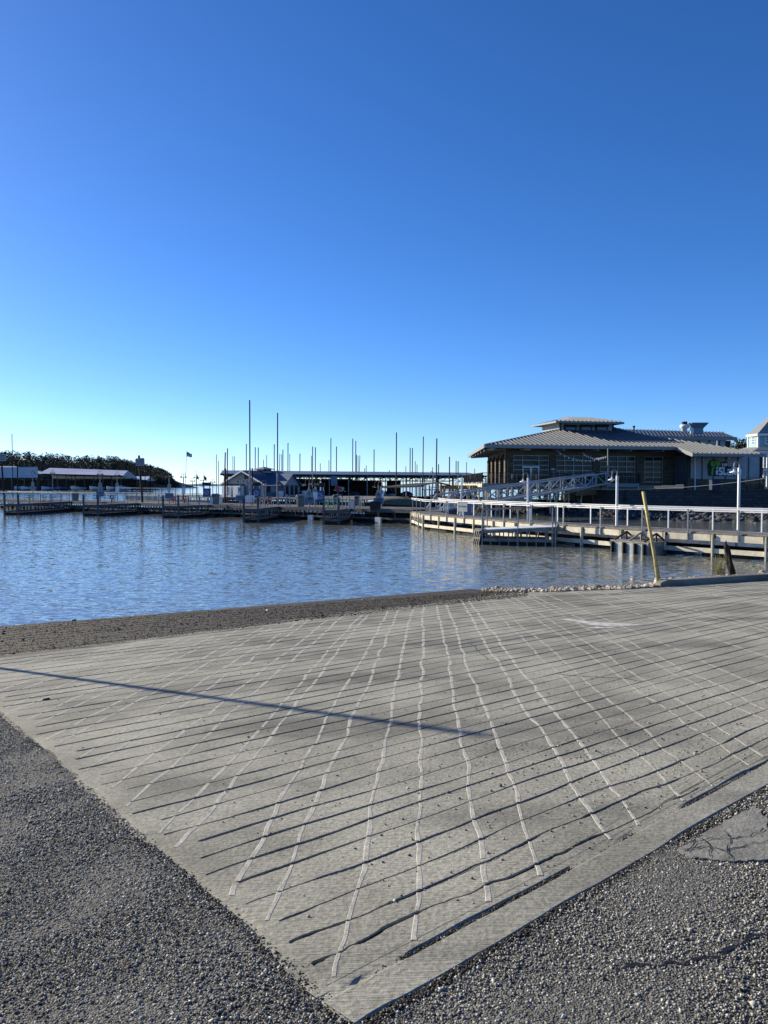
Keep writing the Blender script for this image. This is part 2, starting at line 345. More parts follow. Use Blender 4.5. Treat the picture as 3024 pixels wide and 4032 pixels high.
# the concrete: material with the old waterline, stains, brushed finish
def concrete_mat(name, base, band):
    m, n, l, p = newmat(name)
    tc = N(n, 'TexCoord'); ob = tc.outputs['Object']
    n1 = N(n, 'TexNoise'); n1.inputs['Scale'].default_value = .9; n1.inputs['Detail'].default_value = 6; n1.inputs['Roughness'].default_value = .6; l.new(ob, n1.inputs['Vector'])
    n2 = N(n, 'TexNoise'); n2.inputs['Scale'].default_value = 45; n2.inputs['Detail'].default_value = 6; l.new(ob, n2.inputs['Vector'])
    cr = N(n, 'ValToRGB'); cr.color_ramp.elements[0].position = .38; cr.color_ramp.elements[1].position = .62
    cr.color_ramp.elements[0].color = (*[c * .60 for c in base], 1); cr.color_ramp.elements[1].color = (*base, 1); l.new(n1.outputs[0], cr.inputs[0])
    mx = N(n, 'MixRGB', blend_type='MULTIPLY'); mx.inputs[0].default_value = .8
    cr2 = N(n, 'ValToRGB'); cr2.color_ramp.elements[0].position = .3; cr2.color_ramp.elements[0].color = (.5, .5, .5, 1); cr2.color_ramp.elements[1].position = .65; l.new(n2.outputs[0], cr2.inputs[0])
    l.new(cr.outputs[0], mx.inputs[1]); l.new(cr2.outputs[0], mx.inputs[2]); last = mx.outputs[0]
    # dark oily / damp blotches, long along the grooves
    mp = N(n, 'Mapping'); mp.inputs['Rotation'].default_value = (0, 0, -GA); mp.inputs['Scale'].default_value = (.22, .8, 1); l.new(ob, mp.inputs[0])
    n3 = N(n, 'TexNoise'); n3.inputs['Scale'].default_value = 1.5; n3.inputs['Detail'].default_value = 5; l.new(mp.outputs[0], n3.inputs['Vector'])
    cr3 = N(n, 'ValToRGB'); cr3.color_ramp.elements[0].position = .53; cr3.color_ramp.elements[0].color = (1, 1, 1, 1); cr3.color_ramp.elements[1].position = .66; cr3.color_ramp.elements[1].color = (.44, .45, .48, 1); l.new(n3.outputs[0], cr3.inputs[0])
    mx2 = N(n, 'MixRGB', blend_type='MULTIPLY'); mx2.inputs[0].default_value = .62; l.new(last, mx2.inputs[1]); l.new(cr3.outputs[0], mx2.inputs[2]); last = mx2.outputs[0]
    rough = .85
    if band:
        sx = N(n, 'SeparateXYZ'); l.new(ob, sx.inputs[0])
        n4 = N(n, 'TexNoise'); n4.inputs['Scale'].default_value = 2.2; n4.inputs['Detail'].default_value = 8; n4.inputs['Roughness'].default_value = .7
        mp4 = N(n, 'Mapping'); mp4.inputs['Rotation'].default_value = (0, 0, -GA); mp4.inputs['Scale'].default_value = (.5, 1.6, 1); l.new(ob, mp4.inputs[0]); l.new(mp4.outputs[0], n4.inputs['Vector'])
        ma = N(n, 'Math', operation='MULTIPLY_ADD'); ma.inputs[1].default_value = .22; ma.inputs[2].default_value = -.11; l.new(n4.outputs[0], ma.inputs[0])
        # old waterline: a height that falls slightly toward the right (silt lies thicker on the left)
        mx_ = N(n, 'Math', operation='MULTIPLY_ADD'); mx_.inputs[1].default_value = .036; l.new(sx.outputs[0], mx_.inputs[0]); l.new(sx.outputs[2], mx_.inputs[2])
        ad = N(n, 'Math', operation='ADD'); l.new(mx_.outputs[0], ad.inputs[0]); l.new(ma.outputs[0], ad.inputs[1])
        mr = N(n, 'MapRange'); mr.inputs['From Min'].default_value = band + .03; mr.inputs['From Max'].default_value = band - .03; l.new(ad.outputs[0], mr.inputs['Value'])
        n5 = N(n, 'TexNoise'); n5.inputs['Scale'].default_value = 9; n5.inputs['Detail'].default_value = 8; n5.inputs['Roughness'].default_value = .75; l.new(mp4.outputs[0], n5.inputs['Vector'])
        cr5 = N(n, 'ValToRGB'); cr5.color_ramp.elements[0].position = .36; cr5.color_ramp.elements[0].color = (.018, .016, .014, 1); cr5.color_ramp.elements[1].position = .7; cr5.color_ramp.elements[1].color = (.125, .108, .08, 1); l.new(n5.outputs[0], cr5.inputs[0])
        mx3 = N(n, 'MixRGB'); l.new(mr.outputs[0], mx3.inputs[0]); l.new(last, mx3.inputs[1]); l.new(cr5.outputs[0], mx3.inputs[2]); last = mx3.outputs[0]
    l.new(last, p.inputs['Base Color']); p.inputs['Roughness'].default_value = rough; p.inputs['Specular IOR Level'].default_value = .3
    # broom marks along the grooves + grain
    mpb = N(n, 'Mapping'); mpb.inputs['Rotation'].default_value = (0, 0, -GA); mpb.inputs['Scale'].default_value = (2.5, 60, 1); l.new(ob, mpb.inputs[0])
    nb = N(n, 'TexNoise'); nb.inputs['Scale'].default_value = 2; nb.inputs['Detail'].default_value = 4; l.new(mpb.outputs[0], nb.inputs['Vector'])
    ad2 = N(n, 'Math', operation='MULTIPLY_ADD'); ad2.inputs[1].default_value = .8; l.new(n2.outputs[0], ad2.inputs[0]); l.new(nb.outputs[0], ad2.inputs[2])
    b = N(n, 'Bump'); b.inputs['Distance'].default_value = .006; l.new(ad2.outputs[0], b.inputs['Height']); l.new(b.outputs[0], p.inputs['Normal'])
    return m
M['ramp'] = concrete_mat('ramp_concrete', (.41, .395, .32), .345)
M['dirt_shade'] = simple('groove_dirt_shade', (.022, .020, .017), .95, var=.5, scale=8)  # groove bottoms: damp soil, with the shadow in them painted near black
M['kerb'] = concrete_mat('kerb_concrete', (.40, .385, .315), None)
M['lit_groove'] = simple('pale_sunlit_groove', (.475, .455, .39), .85, var=.25, scale=14, bump=.003)  # sun falling along the downhill grooves, painted as a pale colour

def walk(n_, step, lim, seed):
    r_ = random.Random(seed); x = 0; v_ = 0; out = []
    for i in range(n_):
        v_ = v_ * .8 + r_.uniform(-1, 1) * step; x = max(-lim, min(lim, x * .985 + v_)); out.append(x)
    return out
mb = MB(); NC = 300; PITCHQ = .19
NR = 98; tcross = tedge.to_2d().cross(gd); tq = -tcross / tedge.to_2d().dot(gd)   # q per s on the top edge
lq = ledge.to_2d().dot(qd); ls = ledge.to_2d().dot(gd)
rows = []
QS = [2 * .18]
while QS[-1] < 18.6: QS.append(QS[-1] + (.175 + .0225 * QS[-1]) * random.uniform(.88, 1.12))
FLN = [onp(a, b) for a, b in ((1780, 2318), (1850, 2320), (1900, 2326), (2000, 2330), (2150, 2330), (2330, 2324), (2480, 2319), (2600, 2311), (3060, 2283))]
FLN.append(FLN[-1] + (FLN[-1] - FLN[-2]) * 3)
def cross_bank(q):
    best = 99
    for a, b in zip(FLN, FLN[1:]):
        qa, qb = [(p_.x - C.x) * qd.x + (p_.y - C.y) * qd.y for p_ in (a, b)]
        if (qa - q) * (qb - q) <= 0 and qa != qb:
            p_ = a.lerp(b, (q - qa) / (qb - qa)); best = min(best, (p_.x - C.x) * gd.x + (p_.y - C.y) * gd.y + .12)
    return best
row0 = []
for i in range(NC):
    s_ = .03 + ((QS[0] - .21) / tq) * (i / (NC - 1)) ** 1.25; q = .222 + tq * s_
    x = C.x + gd.x * s_ + qd.x * q; y = C.y + gd.y * s_ + qd.y * q; row0.append((x, y, pz(x, y), 0))
rows.append(row0)
GRV = []
for k, q0 in enumerate(QS):
    big = (.175 + .0225 * q0) / .19
    wob = walk(NC, .0022, .022, 100 + k); wid = [max(.0045, .0088 + x) * big ** 1.2 for x in walk(NC, .0016, .0038, 500 + k)]; dep = [max(.006, min(.018, .0125 + x)) * big for x in walk(NC, .0022, .006, 900 + k)]
    r_ = random.Random(k); gap = r_.random() < .12; ga = r_.uniform(0, .4); gb = ga + r_.uniform(.03, .10)
    smin0 = q0 * ls / lq + .03; smax0 = max(min(23 - q0 * .15, (q0 - .21) / tq, cross_bank(q0)), smin0 + .05)
    GRV.append((smin0, smax0, wob, wid, q0))
    for typ, off in ((0, -1.0), (1, -.8), (2, .7), (3, 1.0)):
        row = []
        for i in range(NC):
            tt = (i / (NC - 1)) ** 1.25
            q = q0 + wob[i] + off * wid[i]; s_ = smin0 + (smax0 - smin0) * tt
            if i == 0: s_ = q * ls / lq + .03
            x = C.x + gd.x * s_ + qd.x * q; y = C.y + gd.y * s_ + qd.y * q
            d_ = dep[i] if typ in (1, 2) else 0
            if gap and ga < tt < gb: d_ *= .1
            if i < 2 + (k * 7) % 5: d_ = 0
            row.append((x, y, pz(x, y) - d_, d_))
        rows.append(row)
for row in rows: mb.v += [p_[:3] for p_ in row]
for j in range(len(rows) - 1):
    for i in range(NC - 1):
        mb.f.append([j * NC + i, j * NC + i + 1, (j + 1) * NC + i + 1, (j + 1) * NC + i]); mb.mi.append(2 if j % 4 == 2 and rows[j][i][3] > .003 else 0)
# side skirt along the left edge and first bay
def P2(q, s_, h=0):
    x = C.x + gd.x * s_ + qd.x * q; y = C.y + gd.y * s_ + qd.y * q; return Vector((x, y, pz(x, y) + h))
# left border strip with a broken edge
ne = 260; o = len(mb.v); jl = walk(ne, .006, .02, 4)
for i in range(ne):
    q = .02 + (rows and 18.8) * (i / (ne - 1)) ** 1.4
    s0 = q * ls / lq
    a = P2(q, s0 + .045, -.0005); b = P2(q, s0 + jl[i] - .02, -.004); c = P2(q, s0 + jl[i] - .035, -.05)
    mb.v += [tuple(a), tuple(b), tuple(c)]
for i in range(ne - 1):
    for k in range(2):
        mb.f.append([o + 3 * i + k, o + 3 * (i + 1) + k, o + 3 * (i + 1) + k + 1, o + 3 * i + k + 1]); mb.mi.append(0)
# sunlit grooves down the slope painted as pale strips, cut through by the grooves
def groove_at(k, s_):
    a, b, wob, wid, q0 = GRV[k]
    f_ = max(0.0, min(1.0, (s_ - a) / (b - a))) ** (1 / 1.25) * (NC - 1); i = min(NC - 2, int(f_)); g_ = f_ - i
    return q0 + wob[i] * (1 - g_) + wob[i + 1] * g_, wid[i] * (1 - g_) + wid[i + 1] * g_
for li in range(54):
    x0 = -6.9 + li * .275 + (.04 if li % 2 else -.04) + random.uniform(-.03, .03)
    r_ = random.Random(3000 + li); wv = walk(1400, .0014, .022, 2000 + li); ww = walk(1400, .0016, .0028, 2500 + li)
    if x0 > 2.4 and r_.random() < min(.4, (x0 - 2.2) * .15): continue
    q_end = r_.uniform(.2, .27); mi_ = 1 if x0 < 1.25 + r_.uniform(-.2, .3) else 3; fade = .0112 if mi_ == 1 else .0085
    def lit_line(q, w_):
        y = (q - (x0 + w_ - .275 - C.x) * qd.x + C.y * qd.y) / (.055 * qd.x + qd.y); x = x0 + w_ + .055 * (y - 5); return x, y, (x - C.x) * gd.x + (y - C.y) * gd.y
    step_i = 0
    for k in range(-1, len(QS) - 1):
        s_ = lit_line(QS[max(k, 0)], 0)[2]; qa = q_end if k < 0 else sum(groove_at(k, s_)); s_ = lit_line(QS[k + 1], 0)[2]; qb_, hb_ = groove_at(k + 1, s_); qb_ -= hb_
        prev = None; sub = 7 if k < 12 else 4
        for i in range(sub + 1):
            q = qa + (qb_ - qa) * i / sub; wi = min(1399, int(q * 65)); x, y, s_ = lit_line(q, wv[wi]); h_ = max(.0035, fade + ww[wi] + .0011 * max(0, y - 4)); z = pz(x, y)
            inside = s_ > q * ls / lq + .05 and s_ < (q - .2) / tq and z + .036 * x > .40 + .03 * math.sin(li * 2.1) and y > 1.2
            if not inside or (i == 0 and r_.random() < .07): prev = None; continue
            o = len(mb.v); mb.v += [(x - h_, y, z - .001), (x - h_ * .75, y, z + .0016), (x + h_ * .75, y, z + .0016), (x + h_, y, z - .001)]
            if prev is not None:
                for kk_ in range(3): mb.f.append([prev + kk_, prev + kk_ + 1, o + kk_ + 1, o + kk_]); mb.mi.append(mi_)
            prev = o
M['lit_groove_dull'] = simple('dull_sunlit_groove', (.41, .395, .335), .85, var=.3, scale=14, bump=.003)  # duller paint for the sunlit grooves on the right
tag(mb.build('boat_ramp_pavement', [M['ramp'], M['lit_groove'], M['dirt_shade'], M['lit_groove_dull']], smooth=False), kind='structure')
# border strip along the top edge
mb = MB(); nb_ = 220; jg = walk(nb_, .003, .009, 77); jo = walk(nb_, .0028, .008, 78)
tn = Vector((-tedge.y, tedge.x))
for i in range(nb_):
    s_ = -.02 + 23 * (i / (nb_ - 1)) ** 1.4
    base = Vector((C.x, C.y)) + tedge.to_2d() * s_
    gdp = max(.08, min(1, .75 + 9 * jg[(i * 3) % nb_] * 12)); pr = []
    for off, h in ((-.012 + jo[i], -.05), (-.004 + jo[i], -.006), (.006 + jo[i], .0005), (.150 + jg[i] * .5, .001), (.160 + jg[i] * .5, -.010 * gdp), (.175 + jg[i], -.011 * gdp), (.19 + jg[i], -.001), (.24, -.0008)):
        p_ = base + tn * off; pr.append((p_.x, p_.y, pz(p_.x, p_.y) + h))
    mb.v += pr
for i in range(nb_ - 1):
    for k in range(7): mb.f.append([i * 8 + k, (i + 1) * 8 + k, (i + 1) * 8 + k + 1, i * 8 + k + 1]); mb.mi.append(0)
tag(mb.build('ramp_border_pavement', M['kerb']), kind='structure')

# chipseal stones
def in_slab(x, y, m_=0.0):
    rx, ry = x - C.x, y - C.y
    q = rx * qd.x + ry * qd.y; s_ = rx * gd.x + ry * gd.y
    side_l = s_ - q * ls / lq
    t_n = rx * tn.x + ry * tn.y
    return (side_l > -m_) & (t_n > -m_)
def scatter_asphalt(n_, xr, yr, dens_fall):
    x = rng.uniform(*xr, n_); y = rng.uniform(*yr, n_)
    d_ = np.hypot(x, y); keep = (rng.random(n_) < np.minimum(1, (dens_fall / d_) ** 1.3)) & ~in_slab(x, y, .004)
    return x[keep], y[keep]
x, y = scatter_asphalt(900000, (-6.0, 5.5), (.9, 8.5), 3.4)
keep = np.abs(x) < .62 * y + 1.0
CRK = [onp(a, b, -.010) for a, b in ((2420, 3815), (2560, 3800), (2700, 3790), (2850, 3760), (2940, 3700), (3030, 3670), (3200, 3600))]
for a, b in zip(CRK, CRK[1:]):
    ex, ey = b.x - a.x, b.y - a.y; tt_ = np.clip(((x - a.x) * ex + (y - a.y) * ey) / (ex * ex + ey * ey), 0, 1)
    keep &= np.hypot(x - a.x - tt_ * ex, y - a.y - tt_ * ey) > .011 * (.5 + .9 * np.abs(np.sin(x * 37 + y * 23)))
PTC = [onp(a, b) for a, b in ((2665, 3345), (2760, 3290), (2860, 3235), (2960, 3175), (3000, 3185), (3030, 3260), (3150, 3300), (3150, 3345), (3000, 3385), (2900, 3392), (2800, 3385), (2720, 3372))]
inp = np.zeros(len(x), bool)
for a, b in zip(PTC, PTC[1:] + PTC[:1]):
    inp ^= ((a.y > y) != (b.y > y)) & (x < (b.x - a.x) * (y - a.y) / (b.y - a.y + 1e-12) + a.x)
keep &= ~inp
x, y = x[keep], y[keep]
s = np.exp(rng.normal(math.log(.0044), .26, len(x))) * np.where(np.hypot(x, y) > 4, 1.25, 1.0)
zz = C.z - (nrm.x * (x - C.x) + nrm.y * (y - C.y)) / nrm.z - .008 + s * .3 + rng.uniform(0, .004, len(x))
tag(stones('asphalt_chippings_gravel', np.stack([x, y, zz], 1), s, M['agg'], 'oct', .8), 'crushed stone chips set in the worn grey asphalt around the ramp', 'gravel', kind='stuff')
# dark crumbs packed along the slab edges and in the joints
def along(n_, p0, d_, L, spread, pw=1.3):
    t_ = rng.random(n_) ** pw * L; o_ = rng.normal(0, spread, n_)
    nx, ny = -d_[1], d_[0]
    return p0[0] + d_[0] * t_ + nx * o_, p0[1] + d_[1] * t_ + ny * o_
pts = []
a = along(2800, (C.x - .03, C.y), (ledge.x, ledge.y), 9, .02); pts.append(a)
g0 = Vector((C.x, C.y)) + tn * .169
a = along(1800, (g0.x + .15, g0.y + .13), (tedge.x, tedge.y), 6, .006); pts.append(a)
g1 = Vector((C.x, C.y)) - tn * .04
a = along(5200, (g1.x + tn.x * .022, g1.y + tn.y * .022), (tedge.x, tedge.y), 8, .012); pts.append(a)
for cx_, cy_, n_ in ((2300, 2975, 260), (2390, 2990, 260), (2450, 3010, 200)):
    c_ = onp(cx_, cy_); t_ = rng.normal(0, .20, n_); u_ = rng.normal(0, .022, n_)
    pts.append((c_.x + gd.x * t_ - gd.y * u_, c_.y + gd.y * t_ + gd.x * u_))
px = np.concatenate([a[0] for a in pts]); py = np.concatenate([a[1] for a in pts])
s = rng.uniform(.0028, .0075, len(px)); pzv = C.z - (nrm.x * (px - C.x) + nrm.y * (py - C.y)) / nrm.z - .006 + s * .3
st = stones('joint_debris_gravel', np.stack([px, py, pzv], 1), s, M['mudstone'], 'oct', .7); tag(st, 'dark grit and crumbs packed along the concrete edges and joints', 'grit', kind='stuff')
# loose pebbles lying on the concrete
n_ = 1700; x = rng.normal(1.9, 1.3, n_); y = rng.normal(4.6, 1.2, n_); k2 = in_slab(x, y, -.2) & (y > 2.4) & (y < 11); x, y = x[k2], y[k2]
x = np.concatenate([x, rng.uniform(-4, 3, 700)]); y = np.concatenate([y, rng.uniform(3, 10, 700)]); k2 = in_slab(x, y, -.2); x, y = x[k2], y[k2]
s = np.exp(rng.normal(math.log(.0042), .38, len(x))); zz = C.z - (nrm.x * (x - C.x) + nrm.y * (y - C.y)) / nrm.z + s * .4
tag(stones('loose_pebbles', np.stack([x, y, zz], 1), s, M['pebble'], 'ico', .75), 'small loose pebbles scattered over the grooved concrete', 'pebbles', kind='stuff')
# silt and shell debris at the water's edge
n_ = 26000; t_ = rng.random(n_); f_ = rng.random(n_)
Aw, Bw = onp(-500, 2502, 0), onp(2080, 2318, 0); Au, Bu = onp(-500, 2640, 0), onp(2080, 2345, 0)
x = (Aw.x * (1 - t_) + Bw.x * t_) * (1 - f_) + (Au.x * (1 - t_) + Bu.x * t_) * f_; y = (Aw.y * (1 - t_) + Bw.y * t_) * (1 - f_) + (Au.y * (1 - t_) + Bu.y * t_) * f_
s = np.exp(rng.normal(math.log(.008), .5, n_)); zz = C.z - (nrm.x * (x - C.x) + nrm.y * (y - C.y)) / nrm.z + s * .2
tag(stones('shore_debris', np.stack([x, y, zz], 1), s, M['mudstone'], 'oct', .5), 'dark silt, bark and shell debris along the edge of the water', 'shore debris', kind='stuff')

# asphalt cracks: a narrow open joint lined with dark tar, and the crazed patch by the slab
def crack(mb, pts, w0, hh=-.010):
    pts = [onp(a, b, hh) for a, b in pts]; prev = None
    dense = []
    for a, b in zip(pts, pts[1:]):
        for k in range(6): dense.append(a.lerp(b, k / 6))
    for i, p_ in enumerate(dense):
        p_ = p_ + Vector((random.uniform(-1, 1), random.uniform(-1, 1), 0)) * w0 * .7
        d_ = (dense[min(i + 1, len(dense) - 1)] - dense[max(i - 1, 0)]).normalized(); nn = Vector((-d_.y, d_.x, 0)) * w0 * random.uniform(.25, .7)
        o = len(mb.v); mb.v += [tuple(p_ - nn), tuple(p_ + nn)]
        if prev is not None: mb.f.append([prev, o, o + 1, prev + 1]); mb.mi.append(0)
        prev = o
mb = MB()
crack(mb, [(2420, 3815), (2560, 3800), (2700, 3790), (2850, 3760), (2940, 3700), (3030, 3670), (3200, 3600)], .020, -.003)
tag(mb.build('asphalt_crack', M['float']), kind='structure')
mb = MB()
crack(mb, [(2190, 2652), (2260, 2660), (2330, 2664), (2400, 2668), (2470, 2672), (2540, 2685)], .012, .003)
crack(mb, [(1840, 2530), (1870, 2545), (1880, 2562), (1905, 2580), (1925, 2600)], .010, .003)
tag(mb.build('ramp_crack', M['dirt_shade']), kind='structure')
outer = [(2665, 3345), (2760, 3290), (2860, 3235), (2960, 3175), (3000, 3185), (3030, 3260), (3150, 3300), (3150, 3345), (3000, 3385), (2900, 3392), (2800, 3385), (2720, 3372)]
mb = MB(); top = [onp(a, b, .003) for a, b in outer]
ctr = onp(2900, 3310, .006)
fine = []
for a, b in zip(top, top[1:] + top[:1]):
    for k in range(6): fine.append(a.lerp(b, k / 6) + Vector((random.uniform(-.012, .012), random.uniform(-.012, .012), 0)))
k_ = len(fine); mb.add([ctr] + fine + [p_ - Vector((0, 0, .03)) for p_ in fine], [[0, i + 1, (i + 1) % k_ + 1] for i in range(k_)] + [[i + 1, k_ + i + 1, k_ + (i + 1) % k_ + 1, (i + 1) % k_ + 1] for i in range(k_)])
mb2 = MB()
M['patch'] = simple('tar_patch', (.24, .235, .205), .9, var=.3, scale=9, bump=.006)
tag(mb.build('tar_patch_pavement', M['patch']), kind='structure')
for pl in ([(2690, 3345), (2780, 3330), (2860, 3345), (2960, 3320), (3060, 3310)], [(2760, 3300), (2800, 3330), (2790, 3380)], [(2850, 3270), (2880, 3300), (2860, 3345), (2890, 3390)], [(2700, 3350), (2740, 3315), (2800, 3300), (2880, 3300), (2960, 3290), (3020, 3250)]):
    pts = [onp(a, b, .0085) for a, b in pl]; prev = None
    for a, b in zip(pts, pts[1:]):
        for k in range(5):
            p_ = a.lerp(b, k / 5) + Vector((random.uniform(-1, 1), random.uniform(-1, 1), 0)) * .008; d_ = (b - a).normalized(); nn = Vector((-d_.y, d_.x, 0)) * random.uniform(.001, .0045)
            o = len(mb2.v); mb2.v += [tuple(p_ - nn), tuple(p_ + nn)]
            if prev is not None: mb2.f.append([prev, o, o + 1, prev + 1]); mb2.mi.append(0)
            prev = o
tag(mb2.build('tar_patch_crack', M['float']), kind='structure')
# worn white paint on the ramp
mb = MB()
def blot(pts, h):
    pp = [onp(a, b, h) for a, b in pts]; mb.add(pp, [list(range(len(pp)))])
blot([(2190, 2436), (2260, 2438), (2330, 2448), (2400, 2452), (2490, 2456), (2540, 2460), (2480, 2464), (2390, 2465), (2330, 2462), (2290, 2452)], .004)
blot([(2300, 2470), (2380, 2469), (2460, 2466), (2400, 2473), (2330, 2474)], .004)
M['wornwhite'] = simple('worn_white_paint', (.58, .57, .54), .8, var=.35, scale=9)
tag(mb.build('worn_paint_marking', M['wornwhite']), kind='structure')

# kerb on the right
mb = MB(); K0 = onp(2602, 2312); K1 = onp(3060, 2283)
kd = (K1 - K0); kd.z = 0; kd.normalize(); kn = Vector((-kd.y, kd.x, 0))
prof = [(0, -.05), (.0, .135), (.03, .165), (.27, .17), (.30, .15), (.30, -.1)]
ks = [0, .06, .2] + [.8 * i for i in range(1, 14)]
for s_ in ks:
    p_ = K0 + kd * s_; e_ = min(1, .55 + s_ * 3)
    mb.v += [tuple(Vector((p_.x, p_.y, pz(p_.x, p_.y))) + kn * (a if s_ > .1 else a * .8 + .02) + UP * (h * e_ if h > 0 else h)) for a, h in prof]
for i in range(len(ks) - 1):
    for k in range(5): mb.f.append([i * 6 + k, (i + 1) * 6 + k, (i + 1) * 6 + k + 1, i * 6 + k + 1]); mb.mi.append(0)
mb.f.append([0, 1, 2, 3, 4, 5]); mb.mi.append(0)
tag(mb.build('kerb', M['kerb']), kind='structure')

# gravel bank beyond the slab
fr = [(1900, 2326), (2000, 2330), (2150, 2330), (2330, 2324), (2480, 2319), (2600, 2311)]
front = [onp(a, b, .006) for a, b in fr] + [K0 + kd * s_ + kn * .31 for s_ in (.4, 1.5, 3, 5, 8, 11)]
front = [Vector((p_.x, p_.y, pz(p_.x, p_.y) + (.006 if i < 6 else .15))) for i, p_ in enumerate(front)]
bk = [(0, .4), (.1, 1.1), (.15, 1.7), (.15, 2.1), (.2, 2.3), (.2, 2.5), (.1, 1.9), (0, 2.0), (0, 2.1), (0, 2.3), (0, 2.6), (0, 3)]
mb = MB()
for p_, (dx_, dy_) in zip(front, bk):
    back = Vector((p_.x + dx_, p_.y + dy_, -.12)); far = Vector((p_.x + dx_ - .5, p_.y + dy_ + 4, -1.6))
    mid = p_.lerp(back, .5) + UP * .15
    mb.v += [tuple(p_ - UP * .05), tuple(p_), tuple(mid), tuple(back), tuple(far)]
for i in range(len(front) - 1):
    for k in range(4): mb.f.append([i * 5 + k, (i + 1) * 5 + k, (i + 1) * 5 + k + 1, i * 5 + k + 1]); mb.mi.append(0)
M['bank'] = simple('silty_gravel', (.30, .25, .17), .9, var=.5, scale=5, bump=.03)
tag(mb.build('gravel_bank', M['bank'], smooth=True), kind='structure')
pos = []
for i in range(len(front) - 1):
    a0, a1 = mb.v[i * 5:(i + 1) * 5], mb.v[(i + 1) * 5:(i + 2) * 5]
    area = (Vector(a0[1]) - Vector(a1[1])).length * (Vector(a0[1]) - Vector(a0[3])).length
    for _ in range(int(min(3600, area * 1200))):
        t_ = random.random(); f_ = random.random() ** 1.1 * 2.05
        k = 1 + int(min(f_, 1.999)); g_ = min(f_ - (k - 1), 1.0)
        p0 = Vector(a0[k]).lerp(Vector(a1[k]), t_); p1 = Vector(a0[k + 1]).lerp(Vector(a1[k + 1]), t_)
        p_ = p0.lerp(p1, g_); pos.append(tuple(p_))
pos = np.array(pos); s = np.exp(rng.normal(math.log(.024), .42, len(pos)))
pos[:, 2] += s * .25
tag(stones('bank_gravel', pos, s, M['gravel'], 'ico', .75), 'pale limestone gravel heaped along the bank beside the ramp', 'gravel', kind='stuff')
for (a, b, sz), lb in zip(((2494, 2283, .09), (2586, 2283, .10), (2750, 2285, .07), (3005, 2255, .16)), ('white boulder at the edge of the water left of the yellow post', 'pale yellowish boulder at the foot of the yellow post', 'small pale boulder behind the end of the kerb', 'big pale boulder on the bank at the right edge of the picture')):
    p_ = gz(a, b, .12); bo = stones('boulder', np.array([(0., 0., 0.)]), np.array([sz]), M['gravel'], 'ico', .7); bo.location = p_
    tag(bo, lb, 'boulder', 'pale boulders on the bank')

# water and bed
def water_mat():
    m, n, l, p = newmat('lake_water')
    tc = N(n, 'TexCoord'); g = N(n, 'NewGeometry')
    mp = N(n, 'Mapping'); mp.inputs['Rotation'].default_value = (0, 0, R(-20)); mp.inputs['Scale'].default_value = (.55, 1.3, 1); l.new(tc.outputs['Object'], mp.inputs[0])
    a = N(n, 'TexNoise'); a.inputs['Scale'].default_value = 7.0; a.inputs['Detail'].default_value = 3; a.inputs['Roughness'].default_value = .55; a.inputs['Distortion'].default_value = .4; l.new(mp.outputs[0], a.inputs['Vector'])
    mp2 = N(n, 'Mapping'); mp2.inputs['Rotation'].default_value = (0, 0, R(-28)); mp2.inputs['Scale'].default_value = (.25, 1.1, 1); l.new(tc.outputs['Object'], mp2.inputs[0])
    b2 = N(n, 'TexNoise'); b2.inputs['Scale'].default_value = 9.0; b2.inputs['Detail'].default_value = 2; b2.inputs['Distortion'].default_value = .3; l.new(mp2.outputs[0], b2.inputs['Vector'])
    # wave slopes taken straight from noise: the facets of small wind ripples
    def slope(src, k):
        s1 = N(n, 'VectorMath', operation='SUBTRACT'); s1.inputs[1].default_value = (.5, .5, .5); l.new(src, s1.inputs[0])
        s2 = N(n, 'VectorMath', operation='MULTIPLY'); s2.inputs[1].default_value = k; l.new(s1.outputs[0], s2.inputs[0]); return s2.outputs[0]
    v1 = N(n, 'VectorMath', operation='ADD'); l.new(slope(a.outputs['Color'], (.25, .42, 0)), v1.inputs[0]); l.new(slope(b2.outputs['Color'], (.11, .30, 0)), v1.inputs[1])
    v2_ = N(n, 'VectorMath', operation='ADD'); l.new(v1.outputs[0], v2_.inputs[0]); l.new(g.outputs['Normal'], v2_.inputs[1])
    v3 = N(n, 'VectorMath', operation='NORMALIZE'); l.new(v2_.outputs[0], v3.inputs[0]); l.new(v3.outputs[0], p.inputs['Normal'])
    p.inputs['Base Color'].default_value = (.15, .165, .145, 1); p.inputs['Roughness'].default_value = .05; p.inputs['IOR'].default_value = 1.33
    p.inputs['Specular IOR Level'].default_value = .5
    return m
M['water'] = water_mat()
mb = MB()
mb.add([(-7000, -40, 0), (7000, -40, 0), (7000, 9000, 0), (-7000, 9000, 0)], [[0, 1, 2, 3]])
tag(mb.build('lake_water', M['water']), kind='structure')

# far shore and hill ------------------------------------------------
def ridge(name, prof, depth, mat, base=-1):
    """prof: (x, y, Y) skyline points in the photo -> a hill with a front slope and a back"""
    mb = MB()
    for x, yb, yt, Y in prof:
        f_ = at(x, yb, Y); t_ = at(x, yt, Y + depth * .5)
        mb.v += [(f_.x, f_.y, base), (f_.x, f_.y, max(0, f_.z) + .2), (f_.x * .35 + t_.x * .65, Y + depth * .3, .2 + (t_.z) * .62), tuple(t_), (t_.x, Y + depth, base)]
    for i in range(len(prof) - 1):
        for k in range(4): mb.f.append([i * 5 + k, (i + 1) * 5 + k, (i + 1) * 5 + k + 1, i * 5 + k + 1]); mb.mi.append(0)
    return tag(mb.build(name, mat, smooth=True), kind='structure'), mb
M['hill'] = simple('wooded_slope', (.055, .055, .042), .95, var=.4, scale=.05)
M['bluff'] = simple('rocky_shore', (.10, .095, .075), .95, var=.4, scale=.08)
M['farshore'] = simple('distant_shore', (.16, .19, .21), 1, var=.2, scale=.004)  # blue-grey of distant haze put into the base colour
